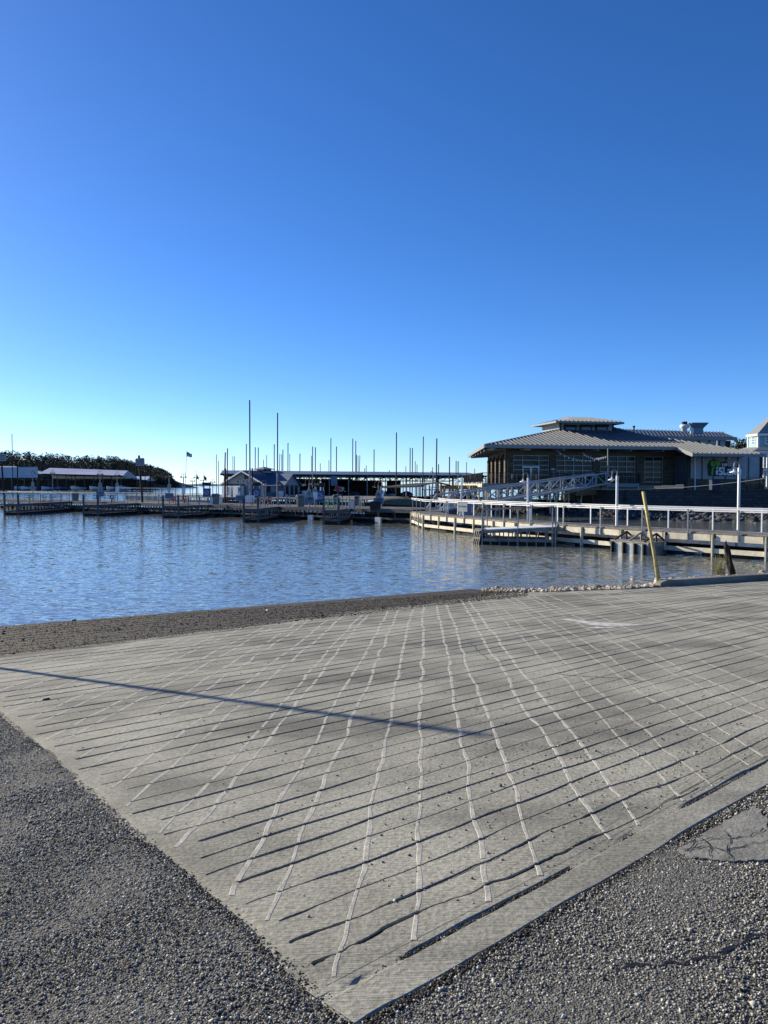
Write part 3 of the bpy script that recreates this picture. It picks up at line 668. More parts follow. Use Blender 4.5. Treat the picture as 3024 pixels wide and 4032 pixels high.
hp = [(-500, 1925, 1790, 620), (-200, 1925, 1800, 630), (0, 1925, 1805, 640), (140, 1925, 1812, 650), (260, 1925, 1820, 660), (380, 1925, 1822, 670), (470, 1925, 1832, 680), (520, 1924, 1845, 690), (570, 1924, 1856, 700), (620, 1924, 1868, 700), (650, 1923, 1882, 700), (675, 1923, 1899, 700), (690, 1922, 1912, 705), (706, 1921, 1920, 712)]
hill, hm = ridge('hill_terrain', hp, 260, M['bluff'])
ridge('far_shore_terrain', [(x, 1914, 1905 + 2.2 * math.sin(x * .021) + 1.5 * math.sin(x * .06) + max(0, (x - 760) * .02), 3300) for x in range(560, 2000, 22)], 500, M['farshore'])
# woods on the hill: one mass of small leaf clumps
tp = []; cols = []
NSEG = len(hp)
vs, fs = [], []
def clump(c, h, w_, n_, out_v, out_f):
    k = np.arange(n_); u = rng.random(n_); ang = rng.uniform(0, 2 * np.pi, n_)
    rad = w_ * np.sqrt(np.maximum(.05, 1 - (2 * u - 1) ** 2)) * rng.uniform(.5, 1.0, n_)
    cen = np.stack([c[0] + np.cos(ang) * rad, c[1] + np.sin(ang) * rad, c[2] + h * (.15 + .85 * u)], 1)
    sz = rng.uniform(.05, .13, n_) * h
    tri = rng.normal(0, 1, (n_, 3, 3)) * sz[:, None, None] * .55
    out_v.append((cen[:, None, :] + tri).reshape(-1, 3))
ev, br = [], []
for i in range(2300):
    t_ = rng.random() ** .9 * (NSEG - 1.15); k = int(t_); g_ = t_ - k
    f_ = rng.random() ** .6
    def pt(k): return np.array(hm.v[k * 5 + 1]), np.array(hm.v[k * 5 + 2]), np.array(hm.v[k * 5 + 3])
    a0, a1, a2 = [(1 - g_) * p_ + g_ * q_ for p_, q_ in zip(pt(k), pt(k + 1))]
    c = a0 + (a1 - a0) * (f_ * 1.6) if f_ < .62 else a1 + (a2 - a1) * ((f_ - .62) / .38)
    if k > 8 and f_ < .25: continue
    h = rng.uniform(5.5, 9.5) * (1 if k < 11 else .6)
    conif = rng.random() < .45
    clump(c, h, h * (.24 if conif else .40), 85, ev if rng.random() < .62 else br, None)
for lst, nm_, mt in ((ev, 'evergreen_woods', M['leafdark']), (br, 'winter_woods', M['leafbrown'])):
    v_ = np.concatenate(lst); o_ = npmesh(nm_, v_, np.arange(len(v_)).reshape(-1, 3), [mt])
    tag(o_, 'dark evergreen woods covering the far left hill' if 'ever' in nm_ else 'brown leafless winter woods mixed through the far left hill', 'woods', kind='stuff')

# ================================================================== DOCKS
ZD = 1.15
W0 = Vector((2.2, 61.0)); we = Vector((.783, -.622)); wn = Vector((.622, .783))
def wp(s_, n_, z): return Vector((W0.x + we.x * s_ + wn.x * n_, W0.y + we.y * s_ + wn.y * n_, z))
def battens(mb, a, b, z0, z1, step, w_, th, inset=0.0):
    a, b = Vector(a), Vector(b); L_ = (b - a).length; d_ = (b - a) / L_; k = max(1, int(L_ / step))
    for i in range(k + 1):
        if random.random() < .08: continue
        p_ = a + d_ * (L_ * i / k); mb.beam(Vector((p_.x, p_.y, z0)), Vector((p_.x, p_.y, z1)), w_ * random.uniform(.8, 1.2), th, up=(d_.x, d_.y, 0))
def slats(parent, a, b, z0, z1, step, w_, th, mat):
    a, b = Vector(a), Vector(b); L_ = (b - a).length; d_ = (b - a) / L_; k = max(1, int(L_ / step))
    for i in range(k + 1):
        if random.random() < .08: continue
        p_ = a + d_ * (L_ * i / k); MB().beam(Vector((p_.x, p_.y, z0)), Vector((p_.x, p_.y, z1)), w_ * random.uniform(.8, 1.2), th, up=(d_.x, d_.y, 0)).build('slat', mat, parent)
def planks(mb, a, b, c, d_, z, th, n_):
    """deck boards between edges a->b and d->c"""
    for i in range(n_):
        f0, f1 = i / n_, (i + .93) / n_
        p = [a.lerp(b, f0), a.lerp(b, f1), d_.lerp(c, f1), d_.lerp(c, f0)]
        dz_ = random.uniform(-.008, .008)
        mb.slab([Vector((q.x, q.y, z + dz_)) for q in p], th)
def v2(p_, z): return Vector((p_[0], p_[1], z))

# main walkway
wk = thing('floating_walkway', wp(-40, 2.5, 0), 'long weathered wooden floating walkway joining all the finger piers', 'dock')
mb = MB(); planks(mb, wp(-78, 0, 0), wp(0, 0, 0), wp(0, 5.5, 0), wp(-78, 5.5, 0), ZD, .05, 260); mb.build('deck', M['wood_dock'], wk)
mb = MB()
for n_ in (.03, 5.45): mb.beam(wp(-78, n_, ZD - .17), wp(0, n_, ZD - .17), .06, .22)
mb.build('fascia_beam', M['dock_grey'], wk)
mb = MB()
for n_ in (.03, 2.7, 5.4): mb.beam(wp(-78, n_, .36), wp(0, n_, .36), .10, .14)
mb.build('lower_beam', M['dock_grey'], wk)
mb = MB()
slats(wk, wp(-56, .05, 0), wp(-12, .05, 0), .3, ZD - .2, .5, .085, .05, M['dock_grey']); slats(wk, wp(-12, .05, 0), wp(0, .05, 0), .3, ZD - .2, 1.6, .11, .06, M['dock_grey'])
battens(mb, wp(-78, 5.3, 0), wp(-12, 5.3, 0), .3, ZD - .2, .55, .08, .05); battens(mb, wp(-12, 5.3, 0), wp(0, 5.3, 0), .3, ZD - .2, 1.9, .10, .06)
for i in range(14):
    s_ = -6 - i * 5.2; mb.beam(wp(s_, .1, .4), wp(s_ - .9, .1, ZD - .25), .05, .07)
tag(mb.build('side_lattice', M['dock_grey'], wk), kind='stuff')
mb = MB()
for i in range(26):
    s_ = -1.5 - i * 3; mb.obox(wp(s_, 2.7, .08), we.to_3d() * 1.15, wn.to_3d() * 2.5, UP * .2)
mb.build('float', M['float'], wk)
for x_ in (1228, 1494): mb = MB(); p_ = onwall(x_, 2040, W0, we); mb.obox(Vector((p_.x, p_.y, .16)) - wn.to_3d() * .15, we.to_3d() * .28, wn.to_3d() * .1, UP * .3); mb.build('white_float_block', M['white'], wk)
# railing along the back of the walkway
rl = thing('dock_railing', wp(-55, 5.2, ZD), 'galvanised pipe railing along the back of the left half of the walkway', 'railing')
mb = MB(); mb.tube([wp(-78, 5.25, ZD + 1.02), wp(-33, 5.25, ZD + 1.02)], .03, 6); mb.build('handrail', M['galv'], rl)
for i in range(20):
    s_ = -77.5 + i * 2.3; MB().tube([wp(s_, 5.25, ZD - .1), wp(s_, 5.25, ZD + 1.02)], .028, 6).build('rail_post', M['galv'], rl)
rl2 = thing('dock_railing', wp(-70, .3, ZD), 'thin pipe railing along the front of the walkway beside the mint picnic table', 'railing')
mb = MB(); mb.tube([wp(-78, .25, ZD + 1.0), wp(-43.5, .25, ZD + 1.0)], .028, 6); mb.build('handrail', M['galv'], rl2)
for i in range(15): MB().tube([wp(-77 + i * 2.35, .25, ZD - .1), wp(-77 + i * 2.35, .25, ZD + 1.0)], .026, 6).build('rail_post', M['galv'], rl2)

# finger piers
fing = [(18, 72, 1984, 280, 'weathered finger pier farthest to the left, in front of the mint picnic table'),
        (329, 385, 1987, 545, 'weathered finger pier in front of the blue picnic table'),
        (642, 702, 1992, 828, 'weathered finger pier in front of the orange picnic table'),
        (960, 1016, 2003, 1100, 'weathered finger pier pointing at the white marina store'),
        (1274, 1333, 2008, 1379, 'weathered finger pier with the teal picnic table behind it')]
for xl, xr, yf, xb, lb in fing:
    fl, fr_ = gz(xl, yf, ZD), gz(xr, yf, ZD); br_ = onwall(xb, 1990, W0, we); br_.z = ZD; bl = br_ - (fr_ - fl)
    # bring the inner end of the left edge onto the walkway
    dl = (bl - fl); k = ((bl - W0.to_3d()).to_2d().dot(wn)) / dl.to_2d().dot(wn); bl = bl - dl * k
    fp = thing('finger_pier', (fl.x, fl.y, 0), lb, 'pier', 'finger piers on the near side of the walkway')
    mb = MB(); planks(mb, fl, bl, br_, fr_, ZD + .004, .05, int((bl - fl).length / .16)); mb.build('deck', M['wood_dock'], fp)
    mb = MB()
    for a, b in ((fl, fr_), (fr_, br_), (fl, bl)): mb.beam(v2(a, ZD - .16), v2(b, ZD - .16), .07, .2); 
    mb.build('fascia_beam', M['dock_grey'], fp)
    mb = MB()
    for a, b in ((fl, fr_), (fr_, br_), (fl, bl)): mb.beam(v2(a, .36), v2(b, .36), .09, .12)
    mb.build('lower_beam', M['dock_grey'], fp)
    slats(fp, v2(fr_, 0), v2(br_, 0), .25, ZD - .2, .62, .085, .05, M['dock_grey']); slats(fp, v2(fl, 0), v2(bl, 0), .25, ZD - .2, .8, .085, .05, M['dock_grey']); slats(fp, v2(fl, 0), v2(fr_, 0), .3, ZD - .25, .5, .05, .04, M['dock_grey'])
    mb = MB(); c_ = (fl + fr_ + bl + br_) / 4; ins = .12
    q = [v2(p_ + (c_ - p_).normalized() * ins, .26) for p_ in (fl, fr_, br_, bl)]; mb.slab(q, .42); mb.build('float', M['float'], fp)
    for a in (fl, fr_):
        MB().beam(v2(a, -.25), v2(a, ZD + 1.0), .16, .16, up=(0, 1, 0)).build('corner_post', M['dock_grey'], fp)
    L_ = (br_ - fr_).length
    for i in range(1, max(3, int(L_ / 2.4)) + 1):
        p_ = fr_.lerp(br_, i / (max(3, int(L_ / 2.4)) + .2)); MB().tube([v2(p_, .5), v2(p_, ZD + .95)], .04, 6).build('bumper_post', M['galv'], fp)
        p_ = fl.lerp(bl, i / (max(3, int(L_ / 2.4)) + .2)); MB().tube([v2(p_, .5), v2(p_, ZD + .95)], .04, 6).build('bumper_post', M['galv'], fp)
# single guard posts on the walkway itself
gp = [(1040, 1985), (1130, 1984), (1098, 1988), (1128, 2000), (1141, 2001), (1173, 1998), (700, 1985), (624, 1984), (1373, 2003), (1376, 2007), (1395, 2003), (1416, 1998), (1425, 1996)]
# lamps ------------------------------------------------------------
def gooseneck(mb, top, dx, dy, rad, drop, r_):
    pts = [Vector(top)]
    for i in range(9):
        a = math.pi * i / 8; k = rad * (1 - math.cos(a)); pts.append(Vector((top[0] + dx * k, top[1] + dy * k, top[2] + .12 + rad * 1.1 * math.sin(a))))
    pts.append(pts[-1] - UP * drop); mb.tube(pts, r_, 6); return pts[-1]
def shade_parts(end, size, mat, root):
    sh = MB().lathe(end - UP * size * .62, [(size, 0), (size * .93, size * .14), (size * .5, size * .33), (size * .22, size * .45), (size * .16, size * .75), (size * .05, size * .8)], 14).build('lamp_shade', mat, root, smooth=True)
    MB().lathe(end - UP * size * .82, [(size * .1, -.02), (size * .34, size * .06), (size * .36, size * .2), (size * .2, size * .34)], 10).build('bulb', M['bulb'], sh, smooth=True)
def dock_lamp(x, yb, yt, z, label, plates='', num=None, polemat='galv', fixedY=None):
    b = gz(x, yb, z) if fixedY is None else at(x, yb, fixedY); b.z = z
    H = (ray(x, yt)[1] * b.y + CAMZ) - z
    t = thing('lamp_post', b, label, 'lamp', 'twin gooseneck lamps on the docks')
    MB().lathe(b, [(.12, 0), (.12, .03), (.05, .05), (.05, H - .75), (.03, H - .74), (.03, H - .55)], 8).build('pole', M[polemat], t)
    mb = MB(); e1 = gooseneck(mb, b + UP * (H - .60), we.x, we.y, .20, .12, .018); e2 = gooseneck(mb, b + UP * (H - .60), -we.x, -we.y, .20, .12, .018); mb.build('gooseneck_arm', M['steel_dark'], t)
    for e_ in (e1, e2): shade_parts(e_, .22, M['steel_dark'], t)
    fw_ = Vector((-b.x, -b.y, 0)).normalized(); rt = Vector((-fw_.y, fw_.x, 0)); f0 = b + fw_ * .07
    if 'n' in plates:
        o = MB().obox(f0 + UP * (H * .52), rt * .17, fw_ * .012, UP * .2).build('number_plate', M['signface'], t)
        mb = MB(); text_mb(mb, str(num), .3, f0 + fw_ * .015 + UP * (H * .52), rt, UP, .006); mb.build('digit', M['ink'], o)
    if 's' in plates:
        o = MB().obox(f0 + UP * (H * .38), rt * .25, fw_ * .012, UP * .32).build('notice_board', M['signface'], t)
        mb = MB()
        for k in range(5): mb.obox(f0 + fw_ * .014 + UP * (H * .38 + .22 - .1 * k), rt * .17, fw_ * .002, UP * .018)
        mb.build('printed_lines', M['ink'], o)
    if 'w' in plates:
        o = MB().obox(f0 + UP * (H * .25), rt * .42, fw_ * .012, UP * .26).build('notice_board', M['bluegrey'], t)
        mb = MB()
        for k in range(4): mb.obox(f0 + fw_ * .014 + UP * (H * .25 + .15 - .1 * k), rt * .33, fw_ * .002, UP * .018)
        mb.build('printed_lines', M['ink'], o)
    if 'u' in plates:
        MB().obox(b + fw_ * .1 + UP * (H * .36), rt * .2, fw_ * .09, UP * .34).build('utility_box', M['white_metal'], t)
    if 'U' in plates:
        MB().obox(b + fw_ * .1 + UP * .55, rt * .45, fw_ * .12, UP * .35).build('utility_box', M['white_metal'], t)
    return t
dock_lamp(130, 1972, 1842, ZD, 'twin gooseneck lamp in front of the mint picnic table', 'ns', 11)
dock_lamp(208, 1968, 1842, ZD, 'twin gooseneck lamp with a low white box just right of the mint picnic table', 'U')
dock_lamp(395, 1980, 1843, ZD, 'twin gooseneck lamp carrying stacked notices in front of the blue picnic table', 'nsw', 9)
dock_lamp(462, 1971, 1849, ZD, 'twin gooseneck lamp with a white box standing right of the blue picnic table', 'nu', 10)
dock_lamp(667, 1987, 1848, ZD, 'twin gooseneck lamp with plate 7 left of the orange picnic table', 'nw', 7)
dock_lamp(723, 1978, 1854, ZD, 'twin gooseneck lamp standing behind the orange picnic table', 'nu', 8, 'steel_dark')
dock_lamp(946, 1992, 1868, ZD, 'twin gooseneck lamp in front of the gable of the white store', 'nw', 5)
dock_lamp(985, 1986, 1876, ZD, 'twin gooseneck lamp with a pale box beside the tall front piling', 'nU', 6)
dock_lamp(1217, 2002, 1874, ZD, 'twin gooseneck lamp with plate 3 and two notices right of a grey bin', 'nsw', 3)
dock_lamp(1241, 1994, 1876, ZD, 'twin gooseneck lamp with plate 4 and a white box', 'nu', 4)
dock_lamp(1491, 2003, 1883, ZD, 'twin gooseneck lamp with plate 1 in front of the covered boats', 'nsw', 1)
dock_lamp(1503, 1999, 1885, ZD, 'twin gooseneck lamp with a white box near the pier junction', 'nu', 2)
ZF = 1.3
for x_, yt_, lb in ((759, 1876, 'small distant twin lamp left of the flagpole base'), (773, 1862, 'distant twin lamp with a dark flag flying above it'), (838, 1880, 'distant twin lamp right of the dark square flag'), (1042, 1884, 'distant twin lamp at the corner of the white store'), (1095, 1886, 'distant twin lamp before the small cross gable of the store')):
    dock_lamp(x_, 1955, yt_, ZF, lb, '', None, 'steel_dark', 116 if x_ < 900 else 104)
for x_, yt_, lb in ((1331, 1905, 'distant twin lamp with a magenta sign in the shade of the boathouse'), (1348, 1909, 'distant twin lamp with a white sign in the shade of the boathouse')):
    t = dock_lamp(x_, 1968, yt_, ZF, lb, '', None, 'steel_dark', 88)
    b = Vector(LOC[t.name]); MB().box(b + Vector((0, -.08, 1.35)), (.42, .03, .6 if x_ == 1331 else .45)).build('sign_panel', M['magenta' if x_ == 1331 else 'signface'], t)

# leaning warning sign posts
def sign_post(xt, yt, xb, yb, sx0, sy0, sx1, sy1, label):
    b = gz(xb, yb, ZD); top = at(xt, yt, b.y)
    t = thing('sign_post', b, label, 'sign', 'warning signs on leaning posts')
    MB().tube([b - UP * .2, top], .12, 10).build('post', M['wood_dark'], t)
    c = at((sx0 + sx1) / 2, (sy0 + sy1) / 2, b.y - .16); k = b.y / F; hw, hh = (sx1 - sx0) / 2 * k, (sy1 - sy0) / 2 * k
    lean = (top - b).normalized(); rt = Vector((1, 0, -lean.x)).normalized(); fw_ = rt.cross(lean)
    bd = MB(); 
    def rr(w_, h_, r_, off):
        pts = []
        for cx_, cy_, a0 in ((w_ - r_, h_ - r_, 0), (-w_ + r_, h_ - r_, 90), (-w_ + r_, -h_ + r_, 180), (w_ - r_, -h_ + r_, 270)):
            for j in range(5): a = R(a0 + 22.5 * j); pts.append(c + rt * (cx_ + r_ * math.cos(a)) + lean * (cy_ + r_ * math.sin(a)) - Vector((0, 1, 0)) * off)
        return pts
    def plate(mb, w_, h_, r_, o0, o1):
        f_, g_ = rr(w_, h_, r_, o1), rr(w_, h_, r_, o0); k_ = len(f_); mb.add(f_ + g_, [list(range(k_))[::-1], list(range(k_, 2 * k_))] + [[i, (i + 1) % k_, k_ + (i + 1) % k_, k_ + i] for i in range(k_)])
    plate(bd, hw, hh, .12, -.02, .02); bo = bd.build('sign_board', M['sign_black'], t)
    mb = MB(); plate(mb, hw * .93, hh * .93, .1, .02, .03); mb.build('sign_face', M['signface'], bo)
    mb = MB()
    for k, s_ in enumerate(('NO SWIMMING', 'OR DIVING', 'ALLOWED', 'PAST SIGN')): text_mb(mb, s_, hh * .36, c + lean * hh * (.5 - .36 * k) - Vector((0, 1, 0)) * .034, rt, lean, .004)
    mb.build('lettering', M['ink'], bo)
sign_post(547, 1793, 561, 1978, 534, 1804, 569, 1835, 'dark leaning post with a square white warning sign between the blue and orange tables')
sign_post(4, 1784, 17, 1966, -14, 1787, 26, 1816, 'leaning post with a white warning sign cut off by the left edge of the picture')

# picnic tables
def picnic_table(x, yb, wpx, mat, label):
    b = gz(x, yb, ZD); L_ = wpx * b.y / F; t = thing('picnic_table', b, label, 'picnic table', 'painted picnic tables on the walkway')
    hx = L_ / 2; m_ = M[mat]
    mb = MB()
    for k in range(5): mb.box(b + Vector((0, -.32 + .16 * k, .75)), (L_, .14, .04))
    mb.build('table_top', m_, t)
    for s_ in (-1, 1):
        mb = MB()
        for k in range(2): mb.box(b + Vector((0, s_ * (.62 + .15 * k), .45)), (L_ * 1.02, .14, .04))
        mb.build('seat', m_, t)
    for s_ in (-1, 1):
        x_ = s_ * hx * .62
        mb = MB()
        for q in (-1, 1): mb.beam(b + Vector((x_ - .28 * q, .72 * q, 0)), b + Vector((x_ + .12 * q, .22 * q, .73)), .09, .045)
        mb.beam(b + Vector((x_, -.8, .41)), b + Vector((x_, .8, .41)), .045, .09); mb.beam(b + Vector((x_, -.36, .71)), b + Vector((x_, .36, .71)), .045, .07)
        mb.beam(b + Vector((x_, 0, .42)), b + Vector((x_ - s_ * .45, 0, .72)), .07, .045)
        mb.build('leg_frame', m_, t)
picnic_table(146, 1971, 100, 'mint', 'pale mint picnic table at the far left of the walkway')
picnic_table(413, 1976, 88, 'blue_paint', 'dark blue picnic table behind the lamp with stacked notices')
picnic_table(702, 1981, 74, 'orange', 'orange red picnic table on the walkway')
picnic_table(1042, 1987, 66, 'pink', 'dull plum picnic table in front of the marina store')
picnic_table(1305, 1996, 76, 'teal', 'bright teal picnic table behind the finger pier on the right')
# bins
def bin_(x, yb, label, k_=1.0):
    b = gz(x, yb, ZD); t = thing('trash_bin', b, label, 'trash bin', 'grey trash bins on the walkway')
    a = .36 * k_
    def ring(s_, z): return [b + Vector((sx * s_, sy * s_, z)) for sx, sy in ((-1, -.8), (-.8, -1), (.8, -1), (1, -.8), (1, .8), (.8, 1), (-.8, 1), (-1, .8))]
    mb = MB(); rs = [ring(a * .85, 0), ring(a, .8 * k_)]
    mb.add(rs[0] + rs[1], [list(range(8))[::-1], list(range(8, 16))] + [[i, (i + 1) % 8, 8 + (i + 1) % 8, 8 + i] for i in range(8)]); mb.build('body', M['trash'], t)
    mb = MB(); rs = [ring(a * 1.08, .8 * k_), ring(a * 1.1, .92 * k_), ring(a * .98, 1.05 * k_), ring(a * .6, 1.1 * k_)]
    mb.add(sum(rs, []), [list(range(8))[::-1], list(range(24, 32))] + [[8 * j + i, 8 * j + (i + 1) % 8, 8 * j + 8 + (i + 1) % 8, 8 * j + 8 + i] for j in range(3) for i in range(8)]); mb.build('lid', M['trash'], t, )
    mb = MB(); mb.box(b + Vector((0, -a * 1.07, .88 * k_)), (a * 1.1, .02, .07)); mb.build('slot', M['float'], t)
bin_(296, 1972, 'grey trash bin between the mint and blue picnic tables')
bin_(848, 1986, 'grey trash bin at the root of the finger pier right of the orange table')
bin_(1183, 1995, 'grey trash bin left of the lamp with plate 3')
bin_(1406, 1986, 'small grey trash bin behind the teal picnic table', .8)
bin_(1322, 1978, 'small dark grey bin in the shade left of the white dock sign', .8)
# guard posts
for i, (x_, y_) in enumerate(gp):
    b = gz(x_, y_, ZD); o = MB().tube([b, b + UP * 1.0], .045, 8).build('guard_post', M['galv'], None, b)
    tag(o, f'grey pipe guard post on the walkway, {ORD[sorted(a for a, _ in gp).index(x_)]} of them from the left', 'post', 'guard posts on the walkway')
# junction boxes / white pedestals on the walkway
for x_, y_, sz, lb in ((868, 1985, (.35, .3, .75), 'tall white power pedestal right of a grey bin'), (832, 1988, (.25, .25, .7), 'narrow white power pedestal left of a grey bin'), (1386, 2003, (.3, .3, .6), 'low white frame box at the root of the right finger pier'), (1478, 2003, (.9, .7, .6), 'low dark rounded bin beside the lamp with plate 1')):
    b = gz(x_, y_, ZD); mb = MB(); k_ = .82
    a = [b + Vector((sx * sz[0] / 2, sy * sz[1] / 2, 0)) for sx, sy in ((-1, -1), (1, -1), (1, 1), (-1, 1))]; c_ = [p_ + UP * sz[2] * .85 for p_ in a]; e_ = [b + (p_ - b) * k_ + UP * sz[2] for p_ in a]
    mb.add(a + c_ + e_, [[3, 2, 1, 0], [8, 9, 10, 11]] + [[4 * j + i, 4 * j + (i + 1) % 4, 4 * j + 4 + (i + 1) % 4, 4 * j + 4 + i] for j in range(2) for i in range(4)])
    tag(mb.build('power_pedestal', M['white' if 'white' in lb else 'rubber'], None, b), lb, 'pedestal')

# ================================================================== RIGHT PIER
ZP = 1.05
PF = [Vector(p_) for p_ in ((2.2, 60.5), (2.8, 54.0), (7.4, 43.1), (11.3, 36.5), (15.6, 31.3), (25, 21.8))]
PB = [Vector(p_) for p_ in ((4.3, 60.8), (4.7, 54.6), (9.1, 44.2), (12.9, 37.6), (17.1, 32.5), (26.3, 23.1))]
pier = thing('walkway_pier', (9, 40, 0), 'long curved pale timber pier with white handrails running to the right shore', 'pier')
mbd, mbu, mbl, mbf, mbk = MB(), MB(), MB(), MB(), MB()
for a, b, c, d_ in zip(PF, PF[1:], PB[1:], PB):
    L_ = (b - a).length; planks(mbd, a.to_3d(), b.to_3d(), c.to_3d(), d_.to_3d(), ZP, .06, int(L_ / .15))
    k = max(1, round(L_ / 2.2))
    for i in range(k):
        p0, p1 = a.lerp(b, (i + .06) / k), a.lerp(b, (i + .94) / k)
        mbu.beam(v2(p0, ZP - .22), v2(p1, ZP - .22), .06, .28)
    mbk.beam(v2(d_, ZP - .22), v2(c, ZP - .22), .06, .28)
    mbl.beam(v2(a, .27), v2(b, .27), .09, .20); mbk.beam(v2(d_, .27), v2(c, .27), .09, .20)
    k = max(1, int(L_ / 3.2))
    for i in range(k):
        m0, m1 = a.lerp(b, (i + .15) / k), a.lerp(b, (i + .75) / k); n0, n1 = d_.lerp(c, (i + .15) / k), d_.lerp(c, (i + .75) / k)
        mbf.slab([v2(m0.lerp(n0, .1), .16), v2(m1.lerp(n1, .1), .16), v2(n1, .16), v2(n0, .16)], .5)
mbd.build('deck', M['wood'], pier); mbu.build('fascia_board', M['wood_pale'], pier); mbl.build('lower_beam', M['wood_pale'], pier); mbk.build('rear_beam', M['wood_dark'], pier); mbf.build('float', M['float'], pier)  # rear beams coloured dark to stand in for the shade under the pier
mb = MB(); battens(mb, v2(PF[0], 0), v2(PF[1], 0), .2, ZP - .1, .55, .07, .05); mb.build('end_lattice', M['wood_pale'], pier)
npost = 0
for side, PL in ((0, PF), (1, PB)):
    for j, (a, b) in enumerate(zip(PL, PL[1:])):
        L_ = (b - a).length; k = max(1, round(L_ / 2.2)); dn = (b - a).normalized(); off = Vector((dn.y, -dn.x)) * (.045 if side == 0 else -.045)
        for i in range(k):
            p_ = a.lerp(b, i / k) + off
            if side == 0 or i % 2 == 0: MB().beam(v2(p_, .0 if i % 2 == 0 else .2), v2(p_, ZP - .07), .17 if i % 2 == 0 else .10, .06, up=(dn.x, dn.y, 0)).build('support_post', M['wood_pale'], pier)
            q = a.lerp(b, (i + .5) / k) + off * (.2 if side else 1.6)
            MB().beam(v2(q, ZP - .35 if side == 0 else ZP), v2(q, ZP + 1.0), .055, .055, up=(dn.x, dn.y, 0)).build('rail_post', M['galv'] if side == 0 else M['white_metal'], pier)
    mb = MB()
    for a, b in zip(PL, PL[1:]):
        mb.beam(v2(a, ZP + 1.03), v2(b, ZP + 1.03), .13, .04); mb.beam(v2(a, ZP + .93), v2(b, ZP + .93), .035, .05)
    mb.build('handrail', M['white_metal'], pier)
# hose coil hanging under the deck
mb = MB(); c_ = at(1672, 2053, 54.6)
for r_ in (.48, .43):
    mb.tube([c_ + Vector((math.cos(a) * r_ * 1.5, math.sin(a) * .1, math.sin(a) * r_ * .45 - math.cos(a) * .16)) for a in [i * math.pi / 10 for i in range(21)]], .022, 6)
tag(mb.build('rope_coil', M['rope'], None, c_), 'white loop of rope hanging under the left end of the pale pier', 'rope')
# sign on the rail
c_ = at(1821, 1996, 47.9); t = thing('rail_sign', c_, 'small white sign fixed to the handrail at the foot of a pier lamp', 'sign')
MB().box(c_, (.78, .03, .58), R(-46)).build('sign_board', M['signface'], t)
mb = MB(); text_mb(mb, 'NO FISHING', .125, c_ + Vector((-.012, -.016, .02)) * 1.3, (.7, -.72, 0), UP, .003); mb.build('lettering', M['ink'], t)
b = at(1838, 2030, 53); t = thing('utility_cabinet', (b.x, b.y, 0), 'blue grey cabinet behind the handrail beside the small white sign', 'cabinet')
MB().box((b.x, b.y, 1.1), (.62, .5, 1.5)).build('body', M['bluegrey'], t); MB().box((b.x, b.y, 1.88), (.7, .58, .06)).build('lid', M['fascia'], t); MB().box((b.x, b.y - .262, 1.1), (.5, .02, 1.3)).build('door', M['bluegrey'], t)
# sloping side platform
sp_ = thing('boarding_platform', (7, 40.2, 0), 'sloping pale boarding platform with pipe rails moored on the near side of the pier', 'platform')
a, b = Vector((5.25, 40.9, .78)), Vector((9.0, 39.9, 1.0)); pr = Vector((.26, .966, 0))
mb = MB()
for i in range(24):
    f0, f1 = i / 24, (i + .94) / 24; p0, p1 = a.lerp(b, f0), a.lerp(b, f1); mb.slab([p0 - pr * .95, p1 - pr * .95, p1 + pr * .95, p0 + pr * .95], .05)
mb.build('deck', M['white'], sp_)
mb = MB()
for s_ in (-1, 1): mb.beam(a + pr * s_ * .93 - UP * .13, b + pr * s_ * .93 - UP * .13, .06, .15); mb.beam(v2(a + pr * s_ * .93, .26), v2(b + pr * s_ * .93, .26), .08, .16)
mb.beam(a - pr - UP * .13, a + pr - UP * .13, .06, .15); mb.build('beam', M['wood'], sp_)
for s_ in (-1, 1):
    for i in range(9): p_ = a.lerp(b, .02 + i * .12) + pr * s_ * .93; MB().beam(v2(p_, 0), v2(p_, p_.z - .06), .1 if i % 4 == 0 else .06, .06).build('support_post', M['wood'], sp_)
MB().slab([v2(a - pr * .8, .2), v2(b - pr * .8, .2), v2(b + pr * .8, .2), v2(a + pr * .8, .2)], .45).build('float', M['float'], sp_)
mb = MB()
for s_, f0, f1 in ((-1, .03, .97), (1, -.06, .5)):
    pts = [a.lerp(b, f0) + pr * s_ * .98 + UP * 1.02, a.lerp(b, f1) + pr * s_ * .98 + UP * 1.02]; mb.tube(pts, .03, 6)
mb.build('pipe_rail', M['galv'], sp_)
for s_, fs_ in ((-1, (.03, .5, .95, .99)), (1, (.03, .46))):
    for f_ in fs_: p_ = a.lerp(b, f_) + pr * s_ * .98; MB().tube([v2(p_, -.1), p_ + UP * 1.03], .035, 7).build('rail_post', M['galv'], sp_)
# ribbed black fender
fb = a - pr * .5 + Vector((-.12, -.1, -.45)); t = thing('fender', fb, 'black ribbed plastic fender hung on the left end of the boarding platform', 'fender')
ax, az = Vector((.15, -.35, 0)), Vector((.08, 0, .5))
MB().obox(fb, ax, Vector((.1, .06, 0)), az).build('pad', M['rubber'], t)
mb = MB()
for i in range(4): mb.obox(fb + ax * (-.75 + .5 * i) + Vector((-.12, -.06, 0)), ax * .1, Vector((.03, .02, 0)), az * .92)
for k in (-.8, 0, .8): mb.obox(fb + az * k + Vector((-.12, -.06, 0)), ax * .95, Vector((.035, .02, 0)), az * .09)
mb.build('rib', M['rubber'], t)
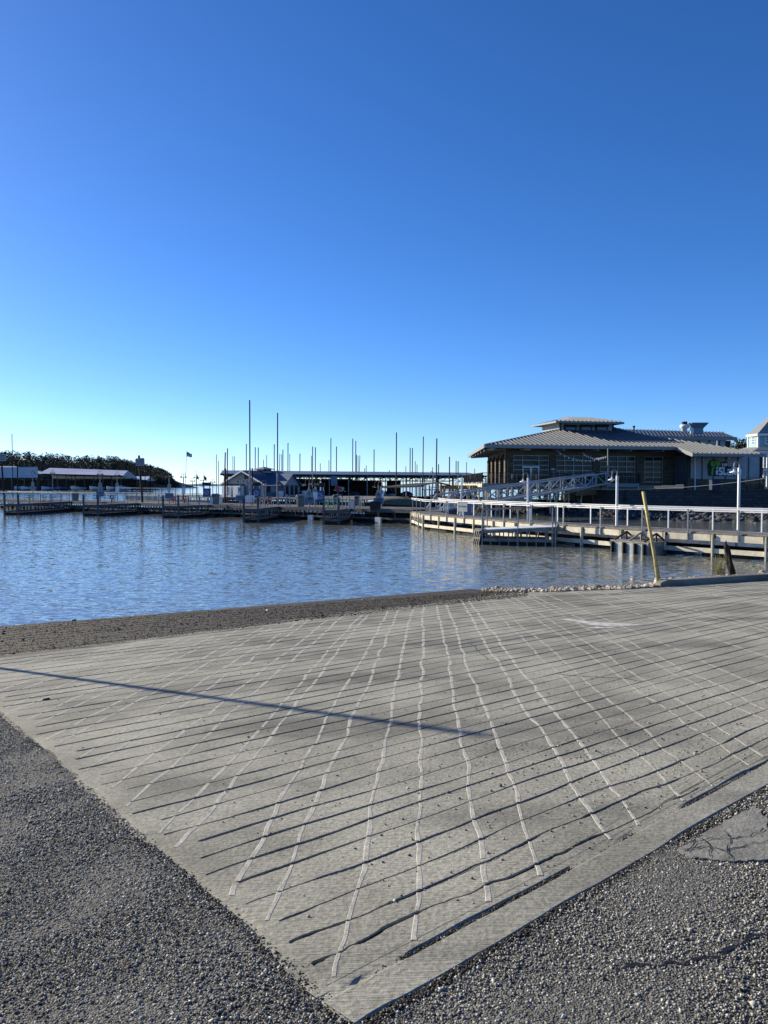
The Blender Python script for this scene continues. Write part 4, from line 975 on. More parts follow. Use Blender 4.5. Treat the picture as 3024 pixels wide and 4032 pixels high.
# float box with A braces
fl_ = thing('float_box', (11.6, 35.4, 0), 'grey float box with black strips and triangular braces moored under the pier', 'float')
q4 = [Vector(p_) for p_ in ((10.6, 35.8), (11.65, 33.85), (12.85, 34.9), (11.75, 36.9))]
MB().slab([v2(p_, .5) for p_ in q4], .75).build('tank', M['galv'], fl_)
MB().slab([v2(p_ + (p_ - Vector((11.7, 35.4))) * .04, .56) for p_ in q4], .058).build('top_board', M['wood'], fl_)
dn = (q4[1] - q4[0]).normalized(); fn = Vector((dn.y, -dn.x))
for f_ in (.06, .38, .68, .92):
    p_ = q4[0].lerp(q4[1], f_) + fn * .04; MB().beam(v2(p_, -.2), v2(p_, .48), .22, .07, up=(dn.x, dn.y, 0)).build('rubber_strip', M['rubber'], fl_)
for f_ in (.1, .5, .9):
    p_ = q4[0].lerp(q4[1], f_); tp_ = v2(p_, .93) - fn.to_3d() * .75
    mb = MB(); mb.beam(v2(p_, .58), tp_, .07, .07); mb.beam(tp_, v2(p_, .6) - fn.to_3d() * 1.25, .07, .07); mb.beam(tp_, v2(tp_, .56), .07, .07); mb.build('brace', M['wood_dark'] if f_ != .5 else M['wood'], fl_)
# pier lamps
def pier_lamp(x, yb, yt, label, lean=0.0, mat='white_metal', sh='white_metal', Yo=None):
    b = gz(x, yb, ZP) if Yo is None else at(x, yb, Yo); b.z = ZP; k = b.y / F; H = ray(x, yt)[1] * b.y + CAMZ - ZP
    t = thing('pier_lamp', b, label, 'lamp', 'single gooseneck lamps on the pier')
    top = b + Vector((lean, 0, H))
    MB().beam(b - UP * .1, top, .10, .10, up=(0, 1, 0)).build('pole', M[mat], t)
    mb = MB(); e_ = gooseneck(mb, top, -.9, -.3, .16 if mat != 'steel_dark' else .2, .22, .022); mb.build('gooseneck_arm', M['steel_dark' if mat == 'steel_dark' else 'galv'], t)
    shade_parts(e_, .21, M[sh], t)
pier_lamp(1812, 2031, 1884, 'white gooseneck pier lamp rising behind the small white rail sign', .12)
pier_lamp(2078, 2053, 1882, 'white gooseneck pier lamp in front of the middle of the aluminium gangway')
pier_lamp(2428, 2070, 1873, 'white gooseneck pier lamp left of the leaning yellow post')
pier_lamp(2907, 2079, 1842, 'tallest white gooseneck pier lamp in front of the palm sign')
pier_lamp(1692, 2019, 1872, 'dark gooseneck lamp leaning at the left end of the pier', .28, 'galv', 'steel_dark')
pier_lamp(1676, 2014, 1905, 'dark gooseneck lamp with a short straight pole at the left end of the pier', .0, 'galv', 'steel_dark')

# ================================================================== GANGWAY
gw = thing('gangway', (3.7, 59.8, 0), 'long sloping aluminium truss gangway rising from the dock to the restaurant deck', 'gangway')
g0, g1 = Vector((3.9, 60.0, 1.15)), Vector((23.0, 80.6, 3.30)); gdir = (g1 - g0); gl = gdir.length; gdn = gdir / gl
gs = Vector((gdn.y, -gdn.x, 0)).normalized() * .75
mbb, mbt, mbv, mbg = MB(), MB(), MB(), MB()
for s_ in (-1, 1):
    o = gs * s_
    mbb.beam(g0 + o, g1 + o, .14, .14); mbt.beam(g0 + o + UP * 1.1 + gdn * 1.2, g1 + o + UP * 1.1 - gdn * .8, .12, .12)
    mbt.beam(g0 + o + UP * .1, g0 + o + UP * 1.1 + gdn * 1.2, .1, .1); mbt.beam(g1 + o + UP * 1.1 - gdn * .8, g1 + o + UP * .6, .1, .1); mbt.beam(g1 + o + UP * .6, g1 + o, .1, .1)
    nb_ = 12
    for i in range(nb_ + 1):
        p_ = g0 + gdn * (1.2 + (gl - 2.2) * i / nb_) + o; mbv.beam(p_, p_ + UP * 1.1, .1, .08)
        if i < nb_:
            q = g0 + gdn * (1.2 + (gl - 2.2) * (i + 1) / nb_) + o
            if i % 2 == 0: mbg.beam(p_, q + UP * 1.08, .08, .07)
            else: mbg.beam(p_ + UP * 1.08, q, .08, .07)
    mbb.beam(g0 + gdn * 8 + o * .9 - UP * .12, g0 + gdn * 14 + o * .9 - UP * .45, .08, .08); mbb.beam(g0 + gdn * 14 + o * .9 - UP * .45, g0 + gdn * 24 + o * .9 - UP * .1, .08, .08)
mbb.build('bottom_chord', M['alu'], gw); mbt.build('top_rail', M['alu'], gw); mbv.add(mbg.v, mbg.f).build('truss_lattice', M['alu'], gw)
mb = MB()
for i in range(60):
    p0, p1 = g0 + gdn * (gl * i / 60), g0 + gdn * (gl * (i + .92) / 60); mb.slab([p0 - gs, p0 + gs, p1 + gs, p1 - gs], .05)
mb.build('tread_deck', M['galv'], gw)

# ================================================================== RESTAURANT
B0 = Vector((13.6, 85.0)); bd_ = Vector((.9744, .2249)); bm_ = Vector((-.2249, .9744)); E0 = Vector((10.6, 81.0))
def T(x):      # distance along the front wall at photo column x
    p_ = onwall(x, 1850, B0, bd_); return (p_.to_2d() - B0).dot(bd_)
def fz(x, y): return onwall(x, y, B0, bd_).z
def fpt(t_, z, out=0.0): return Vector((B0.x + bd_.x * t_ - bm_.x * out, B0.y + bd_.y * t_ - bm_.y * out, z))
rest = thing('restaurant', (13.6, 85, 3.3), 'dark waterside restaurant with big grey seamed metal roof, cupola and glass front', 'restaurant')
ZDK = 3.3
def wbox(mb, t0, t1, z0, z1, o0, o1, mi=0):
    """box on the front wall between t0..t1, z0..z1, from o0 to o1 outward"""
    mb.obox(fpt((t0 + t1) / 2, (z0 + z1) / 2, (o0 + o1) / 2), bd_.to_3d() * (t1 - t0) / 2, bm_.to_3d() * (o1 - o0) / 2, UP * (z1 - z0) / 2, mi)
zh = 6.42
mb = MB(); wbox(mb, 0, T(2661), zh, 7.15, -.3, 0)
for k in range(12): wbox(mb, .4 + k * 2.0, .5 + k * 2.0, zh, 7.1, .0, .03)
mb.build('header_wall', M['siding_tan'], rest)
bays = [(1998, 2020), (2163, 2190), (2331, 2362), (2503, 2535), (2611, 2661)]
for a, b in bays:
    mb = MB(); wbox(mb, T(a), T(b), ZDK, zh, -.4, .12); wbox(mb, T(a) - .05, T(b) + .05, ZDK, ZDK + .12, -.1, .17); mb.build('stone_pillar', M['stone_pier'], rest)
def window_bay(x0, x1, xs_, ys_, frame, w_=.08, door=False):
    f_ = MB(); t0, t1 = T(x0), T(x1)
    xm = (x0 + x1) / 2
    for x_ in xs_: t_ = T(x_); wbox(f_, t_ - w_ / 2, t_ + w_ / 2, ZDK, zh, -.12, -.02)
    for y_ in ys_: z_ = fz(xm, y_); wbox(f_, t0, t1, z_ - w_ / 2, z_ + w_ / 2, -.11, -.03)
    o = f_.build('window_frame', frame, rest)
    g_ = MB(); wbox(g_, t0, t1, ZDK, zh, -.22, -.13); g_.build('glass', M['glass'], o)
window_bay(2020, 2163, (2022, 2058, 2122, 2160), (1794, 1812, 1832, 1850, 1870), M['galv'])
window_bay(2190, 2331, (2192, 2224, 2259, 2294, 2328), (1794, 1813, 1833, 1853, 1870, 1890), M['alu'])
window_bay(2362, 2503, (2364, 2396, 2432, 2467, 2500), (1797, 1817, 1838, 1858, 1876), M['alu'])
window_bay(2535, 2611, (2538, 2572, 2609), (1799, 1818, 1839, 1859, 1879, 1898), M['alu'])
dr = MB(); td0, td1 = T(2059), T(2121); zd1 = fz(2090, 1838)
for t_ in (td0, (td0 + td1) / 2 - .03, (td0 + td1) / 2 + .07, td1): wbox(dr, t_ - .06, t_ + .06, ZDK, zd1, -.1, .02)
wbox(dr, td0 - .06, td1 + .06, zd1 - .1, zd1 + .06, -.09, .03); wbox(dr, td0, td1, ZDK, ZDK + .25, -.08, .01)
do = dr.build('double_door', M['white_metal'], rest)
mb = MB(); wbox(mb, (td0 + td1) / 2 - .15, (td0 + td1) / 2 - .11, 4.2, 4.7, .02, .06); mb.build('handle', M['galv'], do)
mb = MB(); wbox(mb, T(2168), T(2182), fz(2175, 1850), fz(2175, 1845), .12, .15); mb.build('wall_plaque', M['white'], rest)
# back-of-house walls, set in from the front
mb = MB()
BL = Vector((13.9, 103.0))
mb.slab([v2(BL, 7.2), v2(BL + bd_ * 26, 7.2), v2(BL + bd_ * 26 + Vector((.0, .3)), 7.2), v2(BL + Vector((0, .3)), 7.2)][::1], 4.2)
p0, p1 = fpt(T(2661) + 4.6, 0, 0).to_2d(), (BL + bd_ * 26)
mb.obox(v2((p0 + p1) / 2, 5.2), (p1 - p0).to_3d() / 2, Vector((.15, 0, 0)), UP * 2); mb.build('rear_wall', M['trim_dark'], rest)
# left side: header and lit stone columns
LS0, LS1 = Vector((13.62, 85.1)), Vector((13.86, 101.0))
mb = MB(); mb.beam(v2(LS0, 6.78), v2(LS1, 6.78), .3, .95)
for i in range(11): p_ = LS0.lerp(LS1, i / 10); mb.box((p_.x - .17, p_.y, 6.78), (.04, .08, .9))
mb.build('side_header_wall', M['siding_tan'], rest)
for f_ in (.0, .26, .5, .74, .99):
    p_ = LS0.lerp(LS1, f_); MB().box((p_.x + .12, p_.y + .45, (ZDK + 6.32) / 2), (.72, .95, 6.32 - ZDK)).build('stone_pillar', M['stone_pier'], rest)
mb = MB(); mb.beam(v2(LS0, 4.85) + Vector((.4, 0, 0)), v2(LS1, 4.85) + Vector((.4, 0, 0)), .06, 3.1); mb.build('side_glass', M['glass'], rest)
for f_ in (.06, .3, .54, .78):
    p_ = LS0.lerp(LS1, f_); MB().lathe((p_.x - .34, p_.y, 6.25), [(.2, 0), (.16, .1), (.06, .2), (.03, .32)], 8).build('wall_lamp', M['steel_black'], rest)
# main roof
SL = .28; ZE = 7.35
def rp(t_, b_, h=0.0): return Vector((E0.x + bd_.x * t_ + bm_.x * b_, E0.y + bd_.y * t_ + bm_.y * b_, ZE + SL * b_ + h))
rn = Vector((-bm_.x * SL, -bm_.y * SL, 1)).normalized()
def rpix(x, y):
    dx, dz = ray(x, y); d3 = Vector((dx, 1, dz)); o3 = Vector((0, 0, CAMZ)); k = (rp(0, 0) - o3).dot(rn) / d3.dot(rn); p_ = o3 + d3 * k
    r_ = p_.to_2d() - E0; return r_.dot(bd_), r_.dot(bm_)
te = (onwall(2661, 1770, E0, bd_).to_2d() - E0).dot(bd_)
ta = (onwall(3017, 1792, E0 - bm_ * 3.0, bd_).to_2d() - (E0 - bm_ * 3.0)).dot(bd_)
ap1, ap2 = (16.2, 11.0), (20.5, 11.0)
hipR = [rpix(2500, 1706), rpix(2580, 1722), rpix(2663, 1732), rpix(2870, 1763)]
poly = [(0, 0), (te, 0), (te, -3.0), (ta, -3.0)] + hipR[::-1] + [ap2, ap1]
def clipb(t_):
    """extent of the front slope along b at this t (simple scan over the polygon)"""
    ys_ = []
    for (x0, y0), (x1, y1) in zip(poly, poly[1:] + poly[:1]):
        if (x0 - t_) * (x1 - t_) < 0: ys_.append(y0 + (y1 - y0) * (t_ - x0) / (x1 - x0))
    return (min(ys_), max(ys_)) if len(ys_) >= 2 else None
mb = MB(); top = [rp(*p_) for p_ in poly]
A1 = Vector((11.9, 109.0, ZE)); bk1 = rp(17, 22) ; bk1.z = ZE
mb.slab(top, .16)
mb.slab([rp(0, 0), rp(*ap1), Vector((*(E0 + bd_ * 16.2 + bm_ * 16).to_tuple(), ZE + SL * 11)), A1], .12)
mb.slab([rp(*ap1), rp(*ap2), Vector((*(E0 + bd_ * 24 + bm_ * 25).to_tuple(), ZE)), A1], .10)
mb.slab([rp(*ap2), rp(*hipR[0]), rp(*hipR[1]), rp(*hipR[3]), rp(ta, -3), Vector((*(E0 + bd_ * ta + bm_ * 4).to_tuple(), ZE - 1)), Vector((*(E0 + bd_ * 24 + bm_ * 25).to_tuple(), ZE))], .10)
t_ = .25
while t_ < ta:
    r_ = clipb(t_)
    if r_ and r_[1] - r_[0] > .3:
        a, b = rp(t_, r_[0] + .01, .0), rp(t_, r_[1] - .05, .0); mb.beam(a + rn * .06, b + rn * .06, .10, .14, up=rn)
    t_ += .56
for a, b in zip(poly[4:-1], poly[5:]): mb.beam(rp(*a, .05), rp(*b, .05), .16, .06)
mb.beam(rp(0, 0, .04), rp(*ap1, .04), .2, .07)
mb.build('roof', M['roof_grey'], rest)
# fascia and eave brackets
mb = MB()
mb.beam(rp(-.05, 0, -.16) - bm_.to_3d() * .06, rp(te, 0, -.16) - bm_.to_3d() * .06, .08, .34); mb.beam(rp(te + .02, -.06, -.16), rp(te + .02, -3.05, -.16), .08, .36); mb.beam(rp(te, -3.06, -.16), rp(ta, -3.06, -.16), .08, .26)
mb.beam(rp(-.06, 0, -.16), A1 + Vector((-.06, 0, -.16)), .08, .36); mb.build('fascia', M['fascia'], rest)
for i in range(6): p_ = rp(1.2 + i * 4.0, .7, -.6); MB().beam(p_ - bm_.to_3d() * .45, p_ + bm_.to_3d() * 2.4 + UP * .05, .16, .26).build('roof_bracket', M['fascia'], rest)
for i in range(6): p_ = rp(0, 0, -.5).lerp(A1 - UP * .5, .1 + .15 * i); MB().beam(p_ + Vector((.12, 0, 0)), p_ + Vector((2.6, .2, .15)), .2, .24).build('roof_bracket', M['fascia'], rest)
mb = MB(); mb.slab([rp(.1, .1, -.34), rp(te, .1, -.34), fpt(T(2661), 7.2), fpt(0, 7.2)], .03)
mb.slab([rp(.1, .1, -.34), Vector((13.7, 85.3, 7.2)), Vector((13.9, 104, 7.2)), A1 - Vector((-.1, .1, .34))], .03); mb.build('soffit', M['trim_dark'], rest)
# cupola
def cupt(x, y, b_): return onwall(x, y, E0 + bm_ * b_, bd_)
cu0 = cupt(2205, 1697, 8.0); cu1 = cupt(2413, 1697, 8.0); tc0 = (cu0.to_2d() - E0).dot(bd_); tc1 = (cu1.to_2d() - E0).dot(bd_)
zc0, zc1 = rp(0, 7.8).z, cupt(2300, 1661, 8).z
def cp3(t_, b_, z): return Vector((E0.x + bd_.x * t_ + bm_.x * b_, E0.y + bd_.y * t_ + bm_.y * b_, z))
mb = MB(); mb.obox(cp3((tc0 + tc1) / 2, 10.5, (zc0 + zc1) / 2), bd_.to_3d() * (tc1 - tc0) / 2, bm_.to_3d() * 2.5, UP * ((zc1 - zc0) / 2 + .05))
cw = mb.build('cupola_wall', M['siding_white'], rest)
mb = MB()
for t_ in (tc0, tc1): mb.obox(cp3(t_, 8, (zc0 + zc1) / 2), bd_.to_3d() * .09, bm_.to_3d() * .09, UP * (zc1 - zc0) / 2)
mb.build('corner_trim', M['trim_dark'], cw)
for xa, xb in ((2222, 2270), (2283, 2331), (2344, 2393)):
    a, b = cupt(xa, 1672, 7.9), cupt(xb, 1694, 7.9); c_ = (a + b) / 2; h_ = abs(a.z - b.z) / 2; w_ = (b - a).to_2d().length / 2
    f_ = MB().obox(c_, bd_.to_3d() * w_, bm_.to_3d() * .03, UP * h_).build('cupola_window', M['trim_dark'], rest)
    mb = MB(); mb.obox(c_ - UP * h_ * .35 - bm_.to_3d() * .05, bd_.to_3d() * w_ * .72, bm_.to_3d() * .02, UP * h_ * .5); mb.build('glass', M['bluegrey'], f_)
    mb = MB(); mb.slab([c_ - bd_.to_3d() * (w_ + .05) + UP * h_ * 1.05, c_ + bd_.to_3d() * (w_ + .05) + UP * h_ * 1.05, c_ + bd_.to_3d() * (w_ + .05) - bm_.to_3d() * .5 + UP * h_ * .25, c_ - bd_.to_3d() * (w_ + .05) - bm_.to_3d() * .5 + UP * h_ * .25][::-1], .04); mb.build('awning', M['trim_dark'], f_)
mb = MB(); ov = .95; ze = zc1 - .02; zr = ze + .75
e4 = [cp3(tc0 - ov, 8 - ov, ze), cp3(tc1 + ov, 8 - ov, ze), cp3(tc1 + ov, 13 + ov, ze), cp3(tc0 - ov, 13 + ov, ze)]
r0, r1 = cp3(tc0 + 2.0, 10.5, zr), cp3(tc1 - 2.0, 10.5, zr)
mb.slab([e4[0], e4[1], r1, r0], .1); mb.slab([e4[1], e4[2], r1], .1); mb.slab([e4[2], e4[3], r0, r1], .1); mb.slab([e4[3], e4[0], r0], .1)
k = 16
for i in range(1, k):
    a = e4[0].lerp(e4[1], i / k); tt = i / k * (tc1 - tc0 + 2 * ov) - ov
    lim = min(1, (tt + ov) / (2.0 + ov), ((tc1 - tc0) + ov - tt) / (2.0 + ov)); rise = (r0 - e4[0]).dot(bm_.to_3d())
    b = a + (bm_.to_3d() * rise + UP * (zr - ze)) * lim; mb.beam(a + UP * .06, b + UP * .06, .1, .13)
mb.build('cupola_roof', M['roof_grey'], rest)
mb = MB()
for a, b in zip(e4, e4[1:] + e4[:1]): mb.beam(a - UP * .12, b - UP * .12, .06, .2)
mb.build('cupola_fascia', M['fascia'], rest)
# rear wing
rw = MB(); Rl, Rr = at(2380, 1688, 104), at(2845, 1702, 110); El, Er = at(2400, 1716, 98), at(2902, 1724, 104.5); Br = at(2862, 1726, 114)
rw.slab([El, Er, Rr, Rl], .14); rw.slab([Er, Br, Rr], .12)
nn = (Er - El).cross(Rl - El).normalized(); nn = nn if nn.z > 0 else -nn
for i in range(1, 37):
    a = El.lerp(Er, i / 37); b = Rl.lerp(Rr, min(1, i / 34)) if i <= 34 else a.lerp(Rr, (37 - i) / 3.5); rw.beam(a + nn * .06, b + nn * .06, .11, .14, up=nn)
rw.build('rear_roof', M['roof_grey'], rest)
mb = MB(); mb.beam(El - UP * .2, Er - UP * .2, .1, .3); mb.beam(Er - UP * .2, Br - UP * .2, .1, .3); mb.build('rear_fascia', M['fascia'], rest)
a, b = at(2420, 1760, 99.2), at(2856, 1760, 104.6); zt = El.z - .25
mb = MB(); mb.obox(Vector(((a.x + b.x) / 2, (a.y + b.y) / 2, (zt + 5.5) / 2)), (b - a) * .5 * Vector((1, 1, 0)).length / 1.4142, Vector((-.03, .15, 0)), UP * (zt - 5.5) / 2); mb.build('rear_wing_wall', M['siding_grey'], rest)
dd = (b - a); dd.z = 0; dn3 = dd.normalized(); mb = MB()
for x_ in (2616, 2673, 2710, 2750, 2790, 2830): p_ = onwall(x_, 1740, (a.x, a.y), (dn3.x, dn3.y)); mb.obox(Vector((p_.x + .02, p_.y - .18, (zt + 6) / 2)), dn3 * .13, Vector((0, .03, 0)), UP * (zt - 6) / 2)
mb.build('rear_batten', M['batten'], rest)
p_ = at(2868, 1745, 104.5); MB().box((p_.x - .1, p_.y, (zt + 5.5) / 2), (.55, .5, zt - 5.5)).build('rear_corner_trim', M['trim_dark'], rest)
# annex with the sign
AO = B0 - bm_ * 2.3        # its front wall line
def apt(x, y): return onwall(x, y, AO, bd_)
def At(x): return (apt(x, 1830).to_2d() - AO).dot(bd_)
def abox(mb, x0, x1, y0, y1, o0, o1):
    a, b = apt(x0, (y0 + y1) / 2), apt(x1, (y0 + y1) / 2); z0, z1 = apt((x0 + x1) / 2, y1).z, apt((x0 + x1) / 2, y0).z
    c_ = Vector(((a.x + b.x) / 2, (a.y + b.y) / 2, (z0 + z1) / 2)) - bm_.to_3d() * (o0 + o1) / 2
    mb.obox(c_, (b - a).to_2d().to_3d() / 2, bm_.to_3d() * abs(o1 - o0) / 2, UP * (z1 - z0) / 2)
mb = MB(); abox(mb, 2705, 3000, 1793, 1886, -.3, 0); mb.build('annex_wall', M['siding_grey'], rest)
for x_ in (2764, 2809, 2857, 2905, 2947): mb = MB(); abox(mb, x_ - 2.3, x_ + 2.3, 1794, 1885, 0, .05); mb.build('annex_batten', M['batten'], rest)
for x0, x1 in ((2704, 2718), (2991, 3002)): MB_ = MB(); abox(MB_, x0, x1, 1793, 1886, .0, .09); MB_.build('annex_corner_trim', M['trim_dark'], rest)
mb = MB(); abox(mb, 2703, 3003, 1886, 1934, -.5, .06); mb.build('annex_stone_base', M['stone_pier'], rest)
for x0, x1 in ((2702, 2722), (2988, 3006)): MB_ = MB(); abox(MB_, x0, x1, 1882, 1932, 0, .22); MB_.build('stone_pillar', M['stone_pier'], rest)
p0 = apt(2706, 1830).to_2d(); p1 = p0 + bm_ * 2.3
mb = MB(); mb.obox(v2((p0 + p1) / 2, 4.9), (p1 - p0).to_3d() / 2, bd_.to_3d() * .1, UP * 1.6)
for k in range(4): mb.obox(v2(p0.lerp(p1, .1 + k * .27), 4.9) - bd_.to_3d() * .11, bm_.to_3d() * .05, bd_.to_3d() * .03, UP * 1.6)
mb.build('annex_side_wall', M['batten'], rest)
mb = MB(); pts = [apt(2744, 1790) - bm_.to_3d() * .5, apt(2735, 1800) - bm_.to_3d() * .1, apt(2734, 1930) - bm_.to_3d() * .1]; mb.tube(pts, .07, 7); mb.build('downspout', M['white_metal'], rest)
mb = MB(); abox(mb, 2865, 2873, 1801, 1808, 0, .12); mb.build('wall_lamp', M['white'], rest)
mb = MB(); abox(mb, 2766, 2769, 1804, 1815, 0, .12); mb.build('wall_lamp', M['white'], rest)
# sign
def spt(x, y, o): return apt(x, y) - bm_.to_3d() * o
sg = thing('restaurant_sign', spt(2850, 1850, .06), 'black sign with green palm tree and chunky white lettering on the annex wall', 'sign')
k_ = 324 / 1659.0   # zoomed crop -> photo
def zpx(u, v_): return 2700 + u * k_, 1620 + v_ * k_
def zpoly(mb, pts, o0, o1):
    f_ = [spt(*zpx(u, v_), o1) for u, v_ in pts]; g_ = [spt(*zpx(u, v_), o0) for u, v_ in pts]; n_ = len(f_)
    mb.add(f_ + g_, [list(range(n_)), list(range(2 * n_ - 1, n_ - 1, -1))] + [[i, n_ + i, n_ + (i + 1) % n_, (i + 1) % n_] for i in range(n_)])
mb = MB(); circ = [(575 + 138 * math.cos(R(a)) * 1.0, 1105 + 135 * math.sin(R(a))) for a in range(170, 331, 16)]
zpoly(mb, [(445, 1180)] + circ + [(700, 1010), (828, 1018), (838, 1112), (1085, 1118), (1118, 1140), (1122, 1240), (1100, 1290), (1060, 1310), (760, 1300), (500, 1300), (455, 1290), (450, 1240)], .06, .16)
sb = mb.build('sign_board', M['sign_black'], sg)
mb = MB()
zpoly(mb, [(495, 1280), (540, 1280), (528, 1230), (535, 1180), (552, 1130), (580, 1085), (562, 1072), (540, 1105), (515, 1150), (500, 1210)], .165, .19)
for tip, c1, c2 in (((483, 1085), (500, 1050), (545, 1052)), ((480, 1052), (495, 1010), (555, 1040)), ((505, 1010), (540, 995), (575, 1050)), ((640, 1000), (590, 1000), (568, 1050)), ((688, 1040), (640, 1005), (580, 1050)), ((690, 1090), (660, 1040), (585, 1058)), ((655, 1112), (640, 1065), (575, 1068)), ((497, 1110), (510, 1080), (560, 1068))):
    h_ = (572, 1062); mx_ = ((tip[0] + h_[0]) / 2, (tip[1] + h_[1]) / 2)
    zpoly(mb, [h_, ((c2[0] + h_[0]) / 2, c2[1] - 8), c1, tip, (mx_[0], mx_[1] + 12)], .165, .19)
mb.build('palm_emblem', M['sign_green'], sb)
mb = MB(); arc = [(590 + 130 * math.cos(R(a)), 1100 + 112 * math.sin(R(a))) for a in range(250, 331, 10)]; arc2 = [(590 + 122 * math.cos(R(a)), 1102 + 102 * math.sin(R(a))) for a in range(330, 249, -10)]
zpoly(mb, arc + arc2, .165, .18); zpoly(mb, [(538, 1208), (560, 1215), (578, 1232), (545, 1224)], .165, .18); mb.build('sun_arc', simple('coral_sign_paint', (.45, .10, .06), .6), sb)
# chunky hand-cut lettering built from strokes
GL = {'i': [[(0, .62), (.9, .66), (.8, 0), (.05, .02)], [(.05, .78), (.85, .82), (.9, 1.05), (.1, 1.0)]],
      'S': [[(1.0, 1.0), (.95, .74), (.42, .74), (.36, .62), (.98, .50), (1.0, .1), (.75, -.02), (.02, .0), (.04, .26), (.6, .24), (.62, .34), (.05, .45), (.0, .88), (.2, 1.02)]],
      'L': [[(0, 1.0), (.4, 1.03), (.36, .26), (.95, .28), (.9, -.02), (.02, 0)]],
      'a': [[(.05, .9), (.1, .66), (.62, .68), (.63, .58), (.15, .56), (.0, .38), (.03, .1), (.2, -.02), (1.0, -.0), (1.0, .8), (.82, .96)]],
      'N': [[(0, 1.0), (.35, 1.0), (.66, .5), (.66, 1.0), (1.0, 1.02), (.98, 0), (.66, 0), (.34, .5), (.34, 0), (.02, -.02)]],
      'D': [[(0, 1.0), (.7, 1.02), (1.0, .75), (1.0, .25), (.68, 0), (0, 0)]],
      't': [[(.25, 1.0), (.6, 1.0), (.58, .78), (.95, .78), (.95, .58), (.56, .58), (.56, .22), (.95, .22), (.9, 0), (.3, 0), (.24, .58), (0, .58), (0, .78), (.25, .78)]],
      'H': [[(0, 1), (.32, 1), (.32, .62), (.68, .62), (.68, 1), (1, 1), (1, 0), (.68, 0), (.68, .4), (.32, .4), (.32, 0), (0, 0)]],
      'e': [[(.98, .28), (.35, .28), (.35, .2), (.95, .2), (.9, 0), (.2, 0), (0, .18), (0, .7), (.2, .88), (.8, .88), (1, .7)]]}
HOLE = {'a': [(.33, .2), (.66, .2), (.66, .38), (.33, .38)], 'D': [(.36, .26), (.62, .3), (.62, .7), (.36, .76)], 'e': [(.35, .5), (.66, .5), (.66, .66), (.35, .66)]}
lt, hl = MB(), MB()
def letter(ch, u0, v0, u1, v1):
    for g_ in GL[ch]: zpoly(lt, [(u0 + x_ * (u1 - u0), v1 - y_ * (v1 - v0)) for x_, y_ in g_][::-1], .165, .20)
    if ch in HOLE: zpoly(hl, [(u0 + x_ * (u1 - u0), v1 - y_ * (v1 - v0)) for x_, y_ in HOLE[ch]], .165, .206)
for ch, u0, u1, v0, v1 in (('i', 588, 636, 1125, 1280), ('S', 645, 728, 1125, 1285), ('L', 735, 805, 1128, 1285), ('a', 810, 895, 1150, 1290), ('N', 905, 1000, 1130, 1290), ('D', 1012, 1108, 1132, 1300)): letter(ch, u0, v0, u1, v1)
for ch, u0, u1, v0, v1 in (('t', 705, 742, 1040, 1112), ('H', 748, 780, 1045, 1110), ('e', 784, 818, 1038, 1098)): letter(ch, u0, v0, u1, v1)
lt.build('lettering', M['sign_white'], sb); hl.build('lettering', M['sign_black'], sb)
# roof equipment
c_ = at(2695, 1684, 103); t = thing('roof_fan', c_, 'white mushroom shaped extractor fan on the rear roof', 'fan')
MB().lathe(c_ + UP * -.5, [(.35, 0), (.35, .35), (.55, .45), (.62, .75), (.5, .9), (.42, .92)], 16).build('housing', M['white'], t, smooth=True); MB().lathe(c_ + UP * .42, [(.36, 0), (.36, .34), (.32, .38)], 16).build('cap', M['steel_dark'], t)
c_ = at(2745, 1700, 103); k = 103 / F; t = thing('exhaust_hood', c_, 'dark flared exhaust hood standing on the rear roof', 'exhaust hood')
mb = MB(); lo = [c_ + Vector((sx * 18 * k, sy * .5, -.3)) for sx, sy in ((-1, -1), (1, -1), (1, 1), (-1, 1))]; mi_ = [p_ + UP * (18 * k + .1) for p_ in lo]; hi = [c_ + Vector((sx * 33 * k, sy * 1.0, 32 * k)) for sx, sy in ((-1, -1), (1, -1), (1, 1), (-1, 1))]; h2 = [p_ + UP * .06 for p_ in hi]
mb.add(lo + mi_ + hi + h2, [[3, 2, 1, 0], [12, 13, 14, 15]] + [[4 * j + i, 4 * j + (i + 1) % 4, 4 * j + 4 + (i + 1) % 4, 4 * j + 4 + i] for j in range(3) for i in range(4)]); mb.build('hood', M['bluegrey'], t)
MB().box(c_ + Vector((-22 * k, -.2, .1)), (.35, .5, .8)).build('duct', M['white'], t)
c_ = at(2496, 1700, 101); tag(MB().lathe(c_, [(.1, -.2), (.1, .55), (.17, .58), (.17, .75), (.05, .8)], 10).build('vent_pipe', M['steel_dark'], None, c_), 'thin dark vent pipe on the shaded roof right of the cupola', 'vent pipe')
c_ = at(2824, 1756, 88); tag(MB().lathe(c_, [(.06, -.3), (.06, .5), (.09, .52), (.09, .58)], 8).build('vent_pipe', M['white_metal'], None, c_), 'short white vent pipe on the roof above the palm sign', 'vent pipe')
